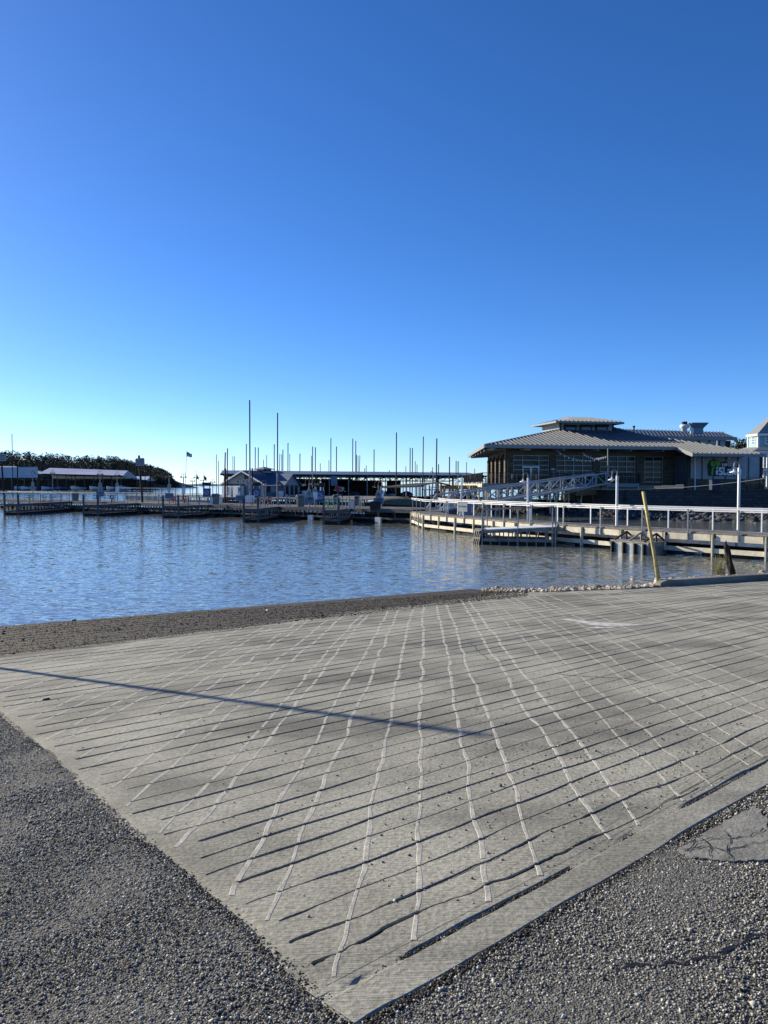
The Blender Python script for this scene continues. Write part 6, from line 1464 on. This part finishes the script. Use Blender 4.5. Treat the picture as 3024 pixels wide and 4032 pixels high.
mb = MB(); mb.add([h3(-.45, -.8, ZEv - .1), h3(-.45, WD / 2, ZRi - .15), h3(-.45, WD + .8, ZEv - .1)], [[0, 1, 2]]); mb.build('gable_end', M['siding_far'], bh)
for i in range(15): MB().beam(h3(.3 + i * 3.75, -.4, -.3), h3(.3 + i * 3.75, -.4, ZEv - .1), .16, .16, up=(0, 1, 0)).build('post', M['galv'], bh)
for i in range(15): MB().beam(h3(.3 + i * 3.75, WD, -.3), h3(.3 + i * 3.75, WD, ZEv - .1), .16, .16, up=(0, 1, 0)).build('post', M['steel_dark'], bh)
for i in range(15): MB().beam(h3(.3 + i * 3.75, WD / 2, -.3), h3(.3 + i * 3.75, WD / 2, ZRi - .2), .18, .18, up=(0, 1, 0)).build('post', M['steel_dark'], bh)
mb = MB()
for b_, zt2 in ((-.4, ZEv - .25), (WD / 2, ZRi - .35), (WD, ZEv - .25)):
    mb.beam(h3(0, b_, zt2), h3(HL - .6, b_, zt2), .12, .12); mb.beam(h3(0, b_, zt2 - .75), h3(HL - .6, b_, zt2 - .75), .1, .1)
    k = 0
    while k * .95 < HL - 2: mb.beam(h3(k * .95, b_, zt2 - (.75 if k % 2 else 0)), h3((k + 1) * .95, b_, zt2 - (0 if k % 2 else .75)), .07, .07); k += 1
for i in range(15): mb.beam(h3(.3 + i * 3.75, -.4, ZEv - .5), h3(.3 + i * 3.75, WD / 2, ZRi - .5), .1, .2); mb.beam(h3(.3 + i * 3.75, WD / 2, ZRi - .5), h3(.3 + i * 3.75, WD, ZEv - .5), .1, .2)
mb.build('truss_lattice', M['steel_dark'], bh)
mb = MB()
for i in range(15): mb.beam(h3(.3 + i * 3.75, -.2, .55), h3(.3 + i * 3.75, WD, .55), .9, .3)
mb.beam(h3(0, WD / 2, .55), h3(HL, WD / 2, .55), 1.8, .3); mb.build('slip_walkway', M['wood_dark'], bh)
# added dark sheets and blocks standing in for the shade inside
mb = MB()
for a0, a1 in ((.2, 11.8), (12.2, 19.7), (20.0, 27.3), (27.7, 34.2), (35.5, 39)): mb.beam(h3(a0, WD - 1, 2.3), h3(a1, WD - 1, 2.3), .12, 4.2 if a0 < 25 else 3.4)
mb.build('shade_panel', M['trim_dark'], bh)
for a0, a1, z1 in ((15.5, 18.5, 4.4), (26, 29, 4.6)): MB().obox(h3((a0 + a1) / 2, WD - 3, 2.2), hd.to_3d() * (a1 - a0) / 2, hn.to_3d() * 2, UP * 1.9).build('shade_block', M['trim_dark'], bh)
a, b = at(1304, 1868, 131), at(1328, 1868, 131); zb_ = at(1304, 1911, 131).z
t = thing('hanging_panel', (a.x, a.y, zb_), 'blue grey panel hanging under the front of the long boathouse', 'panel'); MB().box(((a.x + b.x) / 2, 131, (zb_ + ZEv - .3) / 2), (b.x - a.x, .1, ZEv - .3 - zb_)).build('sheet', M['bluegrey'], t); mb = MB(); mb.box(((a.x + b.x) / 2, 130.93, zb_), (b.x - a.x + .06, .06, .08)); mb.box((a.x, 130.93, (zb_ + ZEv - .3) / 2), (.07, .06, ZEv - .3 - zb_)); mb.build('edge_frame', M['galv'], t)

# boats -----------------------------------------------------------------
def boat(loc, yaw, L_, W_, hull, top, label, group, kind_='cover'):
    t = thing('motor_boat', loc, label, 'boat', group); o_ = Vector(loc); ca, sa = math.cos(yaw), math.sin(yaw)
    def X(u, v_, z): return o_ + Vector((ca * u - sa * v_, sa * u + ca * v_, z))
    n_ = 12; mb = MB(); hb = L_ * .13
    for i in range(n_ + 1):
        f_ = i / n_; w_ = W_ / 2 * (1 - max(0, (f_ - .45) / .55) ** 2.2 * .97); z1 = hb * (1 + .45 * f_ ** 2); zk = -.25 + .35 * max(0, f_ - .6) / .4
        for v_, z in ((-w_, z1), (-w_ * .85, z1 * .35), (0, zk), (w_ * .85, z1 * .35), (w_, z1)): mb.v.append(tuple(X((f_ - .5) * L_, v_, z)))
    for i in range(n_):
        for k in range(4): mb.f.append([i * 5 + k, (i + 1) * 5 + k, (i + 1) * 5 + k + 1, i * 5 + k + 1]); mb.mi.append(0)
        mb.f.append([i * 5 + 4, (i + 1) * 5 + 4, (i + 1) * 5, i * 5]); mb.mi.append(0)
    mb.f.append([0, 1, 2, 3, 4]); mb.mi.append(0); mb.build('hull', hull, t, smooth=False)
    if kind_ == 'cover':
        mb = MB()
        for i in range(n_ + 1):
            f_ = i / n_; w_ = W_ / 2 * (1 - max(0, (f_ - .45) / .55) ** 2.2 * .97) * 1.02; z1 = hb * (1 + .45 * f_ ** 2) + .02; zr = z1 + .75 * math.sin(math.pi * min(1, f_ * .95 + .1)) ** .8
            for v_, z in ((-w_, z1), (-w_ * .55, (z1 + zr * 2) / 3), (0, zr), (w_ * .55, (z1 + zr * 2) / 3), (w_, z1)): mb.v.append(tuple(X((f_ - .5) * L_, v_, z)))
        for i in range(n_):
            for k in range(4): mb.f.append([i * 5 + k, (i + 1) * 5 + k, (i + 1) * 5 + k + 1, i * 5 + k + 1]); mb.mi.append(0)
        mb.f.append([0, 1, 2, 3, 4]); mb.mi.append(0); mb.build('boat_cover', top, t, smooth=True)
    else:
        mb = MB(); z1 = hb * 1.05
        lo = [X(-.12 * L_, -W_ * .36, z1), X(.2 * L_, -W_ * .26, z1 * 1.1), X(.2 * L_, W_ * .26, z1 * 1.1), X(-.12 * L_, W_ * .36, z1)]; hi = [X(-.1 * L_, -W_ * .32, z1 + .8), X(.08 * L_, -W_ * .24, z1 + .8), X(.08 * L_, W_ * .24, z1 + .8), X(-.1 * L_, W_ * .32, z1 + .8)]
        mb.add(lo + hi, [[0, 1, 2, 3], [7, 6, 5, 4]] + [[i, (i + 1) % 4, 4 + (i + 1) % 4, 4 + i] for i in range(4)]); mb.build('windscreen', M['glass'], t)
        mb = MB(); mb.slab([X(-.36 * L_, -W_ * .42, z1 + 1.5), X(.1 * L_, -W_ * .42, z1 + 1.55), X(.1 * L_, W_ * .42, z1 + 1.55), X(-.36 * L_, W_ * .42, z1 + 1.5)], .08); mb.build('canopy', top, t)
        mb = MB()
        for u in (-.34, .06):
            for v_ in (-.4, .4): mb.tube([X(u * L_, v_ * W_, z1), X(u * L_, v_ * W_, z1 + 1.5)], .025, 5)
        mb.build('canopy_frame', M['galv'], t)
hy = math.atan2(-hn.y, -hn.x)
for i, (s_, hu, tp2, k_) in enumerate(((5.9, 'hull_white', 'cloth_dark', 'open'), (13.4, 'hull_blue', 'navy', 'cover'), (21.0, 'hull_white', 'cloth_dark', 'cover'), (24.6, 'hull_blue', 'bluegrey', 'cover'), (32.1, 'hull_white', 'bluegrey', 'open'), (36.0, 'hull_blue', 'cloth_dark', 'cover'), (43.4, 'hull_white', 'cloth_dark', 'open'))):
    boat(h3(s_, 4.6, .25), hy, 6.8, 2.4, M[hu], M[tp2], f'{"white" if "white" in hu else "dark blue"} {"canopied" if k_ == "open" else "covered"} motor boat in the shade of the long boathouse, {ORD[i]} from the left', 'boats in the long boathouse', k_)
# nearer low canopies over covered boats
for (x0, y0, Y0), (x1, y1, Y1), (x2, y2, Y2), (x3, y3, Y3), lb in (((1500, 1917, 78), (1640, 1914, 75), (1716, 1898, 84), (1600, 1905, 86), 'low dark sloping boat canopy roof over the olive covered boat'), ((1650, 1909, 80), (1722, 1898, 78), (1738, 1899, 90), (1690, 1903, 92), 'small dark peaked boat canopy roof left of the restaurant terrace'), ((1722, 1898, 80), (1775, 1910, 82), (1770, 1907, 92), (1735, 1899, 92), 'small dark canopy roof sloping down toward the restaurant terrace')):
    q4 = [at(x0, y0, Y0), at(x1, y1, Y1), at(x2, y2, Y2), at(x3, y3, Y3)]
    t = thing('boat_canopy', (q4[0].x, q4[0].y, 0), lb, 'canopy', 'dark canopies over moored boats'); MB().slab(q4, .12).build('roof_sheet', M['cloth_dark'], t)
    for p_ in q4: MB().tube([Vector((p_.x, p_.y, -.3)), p_ - UP * .05], .06, 6).build('post', M['galv'], t)
boat(at(1565, 1990, 74.5) * Vector((1, 1, 0)).length * 0 + Vector((at(1562, 1990, 75).x, 75, .2)), R(200), 6.6, 2.3, M['rubber'], M['olive'], 'dark boat under an olive cover moored below the sloping canopy', 'boats by the pier junction')
boat(Vector((at(1625, 1990, 79).x, 79, .2)), R(205), 7.0, 2.4, M['rubber'], M['cloth_dark'], 'black covered boat moored behind the olive covered one', 'boats by the pier junction')
boat(Vector((at(1705, 1990, 83).x, 83, .2)), R(215), 6.5, 2.3, M['hull_white'], M['cloth_dark'], 'white boat with dark canopy moored behind the foot of the gangway', 'boats by the pier junction', 'open')
boat(Vector((at(1830, 1990, 96).x, 96, .3)), R(190), 7.5, 2.6, M['hull_white'], M['bluegrey'], 'white boat with a pale canopy moored in front of the restaurant piles', 'boats by the pier junction', 'open')

# ================================================================== PILINGS
# (x top, y top, x bottom, y where it meets the water, depth m, width px)
def piling(x, yt, xb, Yp, wpx, label, group, sleeve=None, mat='steel_dark'):
    top = at(x, yt, Yp); b = at(xb, 1940, Yp); r = max(wpx * 1.15, 2.6) * Yp / F / 2
    foot = Vector((b.x, b.y, -.6)); t = thing('mooring_piling', (b.x, b.y, 0), label, 'piling', group)
    MB().tube([foot, top], r, 8).build('steel_pile', M[mat], t)
    if sleeve: 
        z1 = at(x, sleeve, Yp).z; k = (z1 - foot.z) / (top.z - foot.z); MB().tube([foot, foot.lerp(top, k)], r * 1.35, 8).build('sleeve', M['galv'], t)
    MB().lathe(top, [(r * 1.05, -.02), (r * .8, .04), (r * .2, .08)], 8).build('cap', M[mat], t)
TH = 'pilings around the marina'
piling(983, 1577, 984, 86, 4.6, 'tallest dark steel piling, in front of the marina store roof', TH, 1842)
piling(1093, 1627, 1092, 112, 4.2, 'second tallest dark steel piling, rising through the right part of the store', TH, 1862)
piling(1561, 1704, 1560, 126, 3.8, 'tall dark piling in front of the right half of the long boathouse roof', TH)
piling(1720, 1728, 1716, 92, 4.4, 'tall dark piling left of the restaurant terrace, standing in front of the boathouse', TH)
piling(1667, 1720, 1664, 142, 3.4, 'tall slim dark piling rising over the right end of the long boathouse roof', TH)
piling(1770, 1800, 1769, 95, 3.8, 'short thick piling between the gangway foot and the restaurant terrace', TH)
piling(896, 1767, 893, 104, 3.6, 'thick dark piling left of the store gable, its top above the roof', TH)
piling(887, 1846, 884, 88, 6.5, 'short stout brown timber piling in front of the left corner of the store', TH, None, 'wood_dark')
piling(993, 1845, 992, 100, 5.0, 'short stout dark piling in front of the store roof right of the tallest one', TH, None, 'wood_dark')
piling(47, 1709, 51, 190, 2.6, 'tall thin dark piling standing alone at the far left', TH)
piling(69, 1838, 68, 150, 4.0, 'short dark piling near the left edge in front of the far boathouse', TH)
piling(1231, 1862, 1230, 120, 3.2, 'short pale piling between the lamps with plates 3 and 4', TH, None, 'galv')
back = [(852, 1790), (860, 1816), (917, 1797), (970, 1749), (1005, 1762), (1017, 1763), (1038, 1811), (1050, 1793), (1080, 1750), (1109, 1790), (1114, 1771), (1134, 1745), (1141, 1788), (1181, 1787), (1226, 1795), (1231, 1759), (1242, 1762), (1261, 1825), (1295, 1813), (1303, 1726), (1325, 1759), (1389, 1728), (1401, 1737), (1404, 1792), (1410, 1796), (1436, 1845), (1442, 1834), (1473, 1770), (1533, 1852), (1598, 1837), (1615, 1764), (1624, 1765), (1635, 1817), (1642, 1830), (1703, 1841), (1727, 1829), (1796, 1816), (1804, 1817), (1837, 1820), (1869, 1847)]
thick = {970, 1005, 1017, 1080, 1134, 1231, 1242, 1303, 1325, 1389, 1401, 1473, 1615, 1624, 1796, 1804, 1727, 1181, 1114}
nb = [0, 0]
for x_, y_ in back:
    k = x_ in thick; nb[k] += 1
    piling(x_, y_, x_ - (1 if k else 0), 152 + random.uniform(0, 4) if x_ > 1000 else 146, 3.2 if k else 1.9, f'{"sturdy" if k else "thin"} dark piling behind the long boathouse roof, {ORD[nb[k] - 1]} {"sturdy" if k else "thin"} one from the left', 'pilings behind the long boathouse')
for (x_, y_, xb_), lb in zip(((886, 1781, 878), (889, 1783, 884), (924, 1798, 920), (1102, 1787, 1096), (1417, 1794, 1411)), ('leaning thin dark piling, left one of a pair beside the store', 'leaning thin dark piling, right one of a pair beside the store', 'leaning thin dark piling over the left slope of the store roof', 'leaning thin dark piling beside the second tallest piling', 'leaning thin dark piling in the cluster above the middle of the long boathouse roof')):
    piling(x_, y_, xb_, 150 if x_ > 1000 else 140, 2.2, lb, 'leaning pilings')
fl_p = [(145, 1826), (98, 1812), (176, 1812), (225, 1808), (280, 1806), (332, 1806), (384, 1806), (436, 1806), (489, 1807), (518, 1813), (522, 1815), (571, 1832), (590, 1828), (593, 1829), (601, 1836), (535, 1825)]
for i, (x_, y_) in enumerate(sorted(fl_p)):
    piling(x_, y_, x_ + (1 if i % 3 else 0), 400, 1.9 if y_ < 1815 else 2.4, f'slim far piling in front of the wooded hill, {ORD[i]} from the left', 'far pilings before the hill')

# ================================================================== FAR LEFT BOATHOUSES
def far_house(name, label, ridge_, eave_f, endp, Yf, yw, wallmat=None, posts=8):
    """ridge_/eave_f: (x0,y0,x1,y1) in the photo; endp: far eave point on the right gable"""
    zf = lambda y: CAMZ + (1910 - y) * Yf / F
    X = lambda x, Y: (x - 1512) / F * Y
    t = thing(name, (X((eave_f[0] + eave_f[2]) / 2, Yf), Yf, 0), label, 'boathouse', 'far boathouses at the foot of the hill')
    e0, e1 = at(eave_f[0], eave_f[1], Yf), at(eave_f[2], eave_f[3], Yf); r0, r1 = at(ridge_[0], ridge_[1], Yf + 12), at(ridge_[2], ridge_[3], Yf + 12); q0, q1 = at(endp[0] - (eave_f[2] - eave_f[0]), endp[1], Yf + 26), at(endp[0], endp[1], Yf + 26)
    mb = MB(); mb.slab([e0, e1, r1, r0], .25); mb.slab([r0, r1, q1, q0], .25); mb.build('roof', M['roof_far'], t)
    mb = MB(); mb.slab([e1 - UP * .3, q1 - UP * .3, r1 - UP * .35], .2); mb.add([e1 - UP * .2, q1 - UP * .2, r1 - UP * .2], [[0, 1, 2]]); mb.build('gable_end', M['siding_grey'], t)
    mb = MB(); mb.beam(e0 - UP * .25, e1 - UP * .25, .2, .7); mb.build('fascia', M['steel_dark'], t)
    for i in range(posts):
        p_ = e0.lerp(e1, (i + .02) / (posts - 1) * .97); MB().beam(Vector((p_.x, p_.y + .6, -.4)), Vector((p_.x, p_.y + .6, p_.z - .3)), .28, .28, up=(0, 1, 0)).build('post', M['dock_grey'], t)
    mb = MB(); mb.beam(Vector((q0.x, q0.y - 2, 3.2)), Vector((q1.x, q1.y - 2, 3.2)), .3, 5.0); mb.build('back_wall', M['trim_dark'], t)
    mb = MB(); mb.beam(Vector((e0.x, Yf + 1.5, .7)), Vector((e1.x, Yf + 1.5, .7)), 2.2, .5)
    for i in range(posts): p_ = e0.lerp(e1, i / (posts - 1)); mb.beam(Vector((p_.x, Yf, .7)), Vector((p_.x, Yf + 20, .7)), 1.0, .4)
    mb.build('slip_walkway', M['wood_dark'], t)
    if wallmat:
        mb = MB(); mb.obox(Vector(((X(-60, Yf - 6) + X(150, Yf - 6)) / 2, Yf - 6, zf(1861))), Vector(((X(150, Yf - 6) - X(-60, Yf - 6)) / 2, 0, 0)), Vector((0, .1, 0)), UP * (zf(1841) - zf(1882)) / 2); mb.build('curtain_wall', M[wallmat], t)
    return t
far_house('far_boathouse', 'far pale boathouse with a tall white curtain wall at the left edge', (-120, 1836, 60, 1836), (-160, 1860, 152, 1864), (200, 1862), 372, 1930, 'siding_far', 7)
far_house('far_boathouse', 'long far boathouse with a pale lilac roof and boats inside, below the hill', (196, 1842, 503, 1853), (150, 1865, 484, 1873), (540, 1882), 380, 1930, None, 10)
far_house('far_boathouse', 'small far boathouse with a pale roof right of the leaning sign post', (528, 1876, 592, 1876), (520, 1889, 578, 1890), (606, 1890), 400, 1930, None, 3)
for i, (x_, hu, k_) in enumerate(((90, 'hull_white', 'open'), (115, 'hull_white', 'cover'), (195, 'hull_white', 'open'), (255, 'hull_blue', 'open'), (310, 'hull_white', 'cover'), (383, 'hull_white', 'open'), (448, 'hull_white', 'open'), (489, 'hull_white', 'cover'))):
    boat(Vector(((x_ - 1512) / F * 376, 374, .6)), R(262), 10.5, 4.2, M[hu], M['cloth_dark'], f'far {"white" if hu == "hull_white" else "blue"} motor boat berthed in a far boathouse, {ORD[i]} from the left', 'boats in the far boathouses', k_)

# ================================================================== NEAR POSTS, WEED, DEBRIS
b = onp(2598, 2309); b.z = pz(b.x, b.y); top = at(2533, 1937, b.y + .2)
t = thing('marker_post', b, 'leaning faded yellow pipe post with rust streaks at the end of the kerb', 'post')
MB().tube([b - UP * .2, b.lerp(top, .3), b.lerp(top, .65), top], [.047, .045, .046, .045], 14).build('pipe', M['yellow'], t, smooth=True)
MB().lathe(top, [(.046, -.01), (.04, .012), (.015, .016)], 14).build('end_cap', M['yellow'], t)
mb = MB(); d_ = (top - b); 
for k in range(9): f0 = .02 + k * .06; mb.tube([b + d_ * f0 + Vector((.035, -.027, 0)), b + d_ * (f0 + .05) + Vector((.037, -.026, 0))], [.012 + .006 * random.random(), .008], 6)
mb.build('rust_stain', M['rust'], t)
b = gz(2886, 2272, .32); top = at(2860, 2150, b.y + .15); t = thing('charred_post', b, 'short dark charred timber post with a splintered top leaning beside the kerb', 'post')
mb = MB(); n_ = 10; lv = 9; ph = [random.uniform(-.3, .3) for _ in range(n_)]
for j in range(lv + 1):
    c_ = b.lerp(top, j / lv) - UP * (.25 if j == 0 else 0)
    for k in range(n_):
        a = 2 * math.pi * k / n_; r_ = .105 * (1 - .25 * j / lv) * (1 + .18 * math.sin(k * 2.3 + j * .8) + random.uniform(-.05, .05)); z_ = (random.uniform(-.05, .12) if j == lv else 0)
        mb.v.append((c_.x + math.cos(a) * r_, c_.y + math.sin(a) * r_, c_.z + z_))
for j in range(lv):
    for k in range(n_): mb.f.append([j * n_ + k, j * n_ + (k + 1) % n_, (j + 1) * n_ + (k + 1) % n_, (j + 1) * n_ + k]); mb.mi.append(0)
mb.f.append([lv * n_ + k for k in range(n_)]); mb.mi.append(0); mb.build('trunk', M['burnt'], t)
mb = MB(); mb.tube([top + Vector((-.03, 0, -.05)), top + Vector((-.02, 0, .1)), top + Vector((0, .01, .17))], [.05, .03, .008], 6); mb.build('splinter', M['burnt'], t)
b = gz(2833, 2272, .25); mb = MB(); r_ = random.Random(5)
for k in range(60):
    a = r_.uniform(0, 6.28); l_ = r_.uniform(.3, .78); spr = r_.uniform(.04, .34); p0 = b + Vector((r_.uniform(-.14, .14), r_.uniform(-.1, .1), -.05)); p1 = p0 + Vector((math.cos(a) * spr * .35, math.sin(a) * spr * .35, l_ * .6)); p2 = p0 + Vector((math.cos(a) * spr, math.sin(a) * spr, l_)); mb.tube([p0, p1, p2], [.006, .005, .002], 4)
    for q in range(4):
        c_ = p1.lerp(p2, r_.random()); d_ = Vector((r_.uniform(-1, 1), r_.uniform(-1, 1), r_.uniform(.1, .9))).normalized() * r_.uniform(.05, .12); nn = Vector((-d_.y, d_.x, 0)).normalized() * .011; mb.add([c_, c_ + d_ * .5 + nn, c_ + d_, c_ + d_ * .5 - nn], [[0, 1, 2, 3]])
tag(mb.build('weed_plant', M['weed'], None, b), 'dry yellow green weed clump growing from the gravel left of the charred post', 'weed')
for (x_, y_, s_, mt_), lb in zip(((292, 2443, .06, 'riprap'), (1055, 2404, .055, 'gravel'), (1068, 2401, .035, 'gravel'), (1430, 2362, .05, 'gravel'), (1470, 2359, .04, 'gravel'), (182, 2752, .03, 'riprap')), ('dark stone sitting in the edge of the water at the left', 'pale shell lump on the silt below the middle of the water edge', 'tiny pale shell chip beside the pale lump on the silt', 'white driftwood lump on the silt right of the middle', 'small white lump beside the driftwood on the silt', 'dark twig like clod lying on the concrete at the left')):
    p_ = onp(x_, y_, .01); o = stones('shore_stone', np.array([(0., 0., 0.)]), np.array([s_]), M[mt_], 'ico', .6, .5); o.location = p_; tag(o, lb, 'stone')
# the leaning steel pole outside the frame, its lean made up to steer the shadow over the concrete
Lq, Rq = onp(0, 2628), onp(1885, 2892)
basep = Rq + (Lq - Rq) * 1.75; basep.z = max(pz(basep.x, basep.y), -.4)
hz = Vector((sdir.x, sdir.y)).normalized(); kk = (basep.to_2d() - Rq.to_2d()).dot(hz); topp = Rq + Vector((hz.x, hz.y, math.tan(R(SUN_EL)))) * kk
t = thing('light_pole', basep, 'leaning steel pole beyond the left edge of the picture, casting the long thin shadow', 'pole')
MB().tube([basep - UP * .3, topp], .052, 12).build('shaft', M['galv'], t, smooth=True); MB().lathe(topp, [(.055, -.03), (.05, .02), (.02, .04)], 12).build('cap', M['galv'], t)
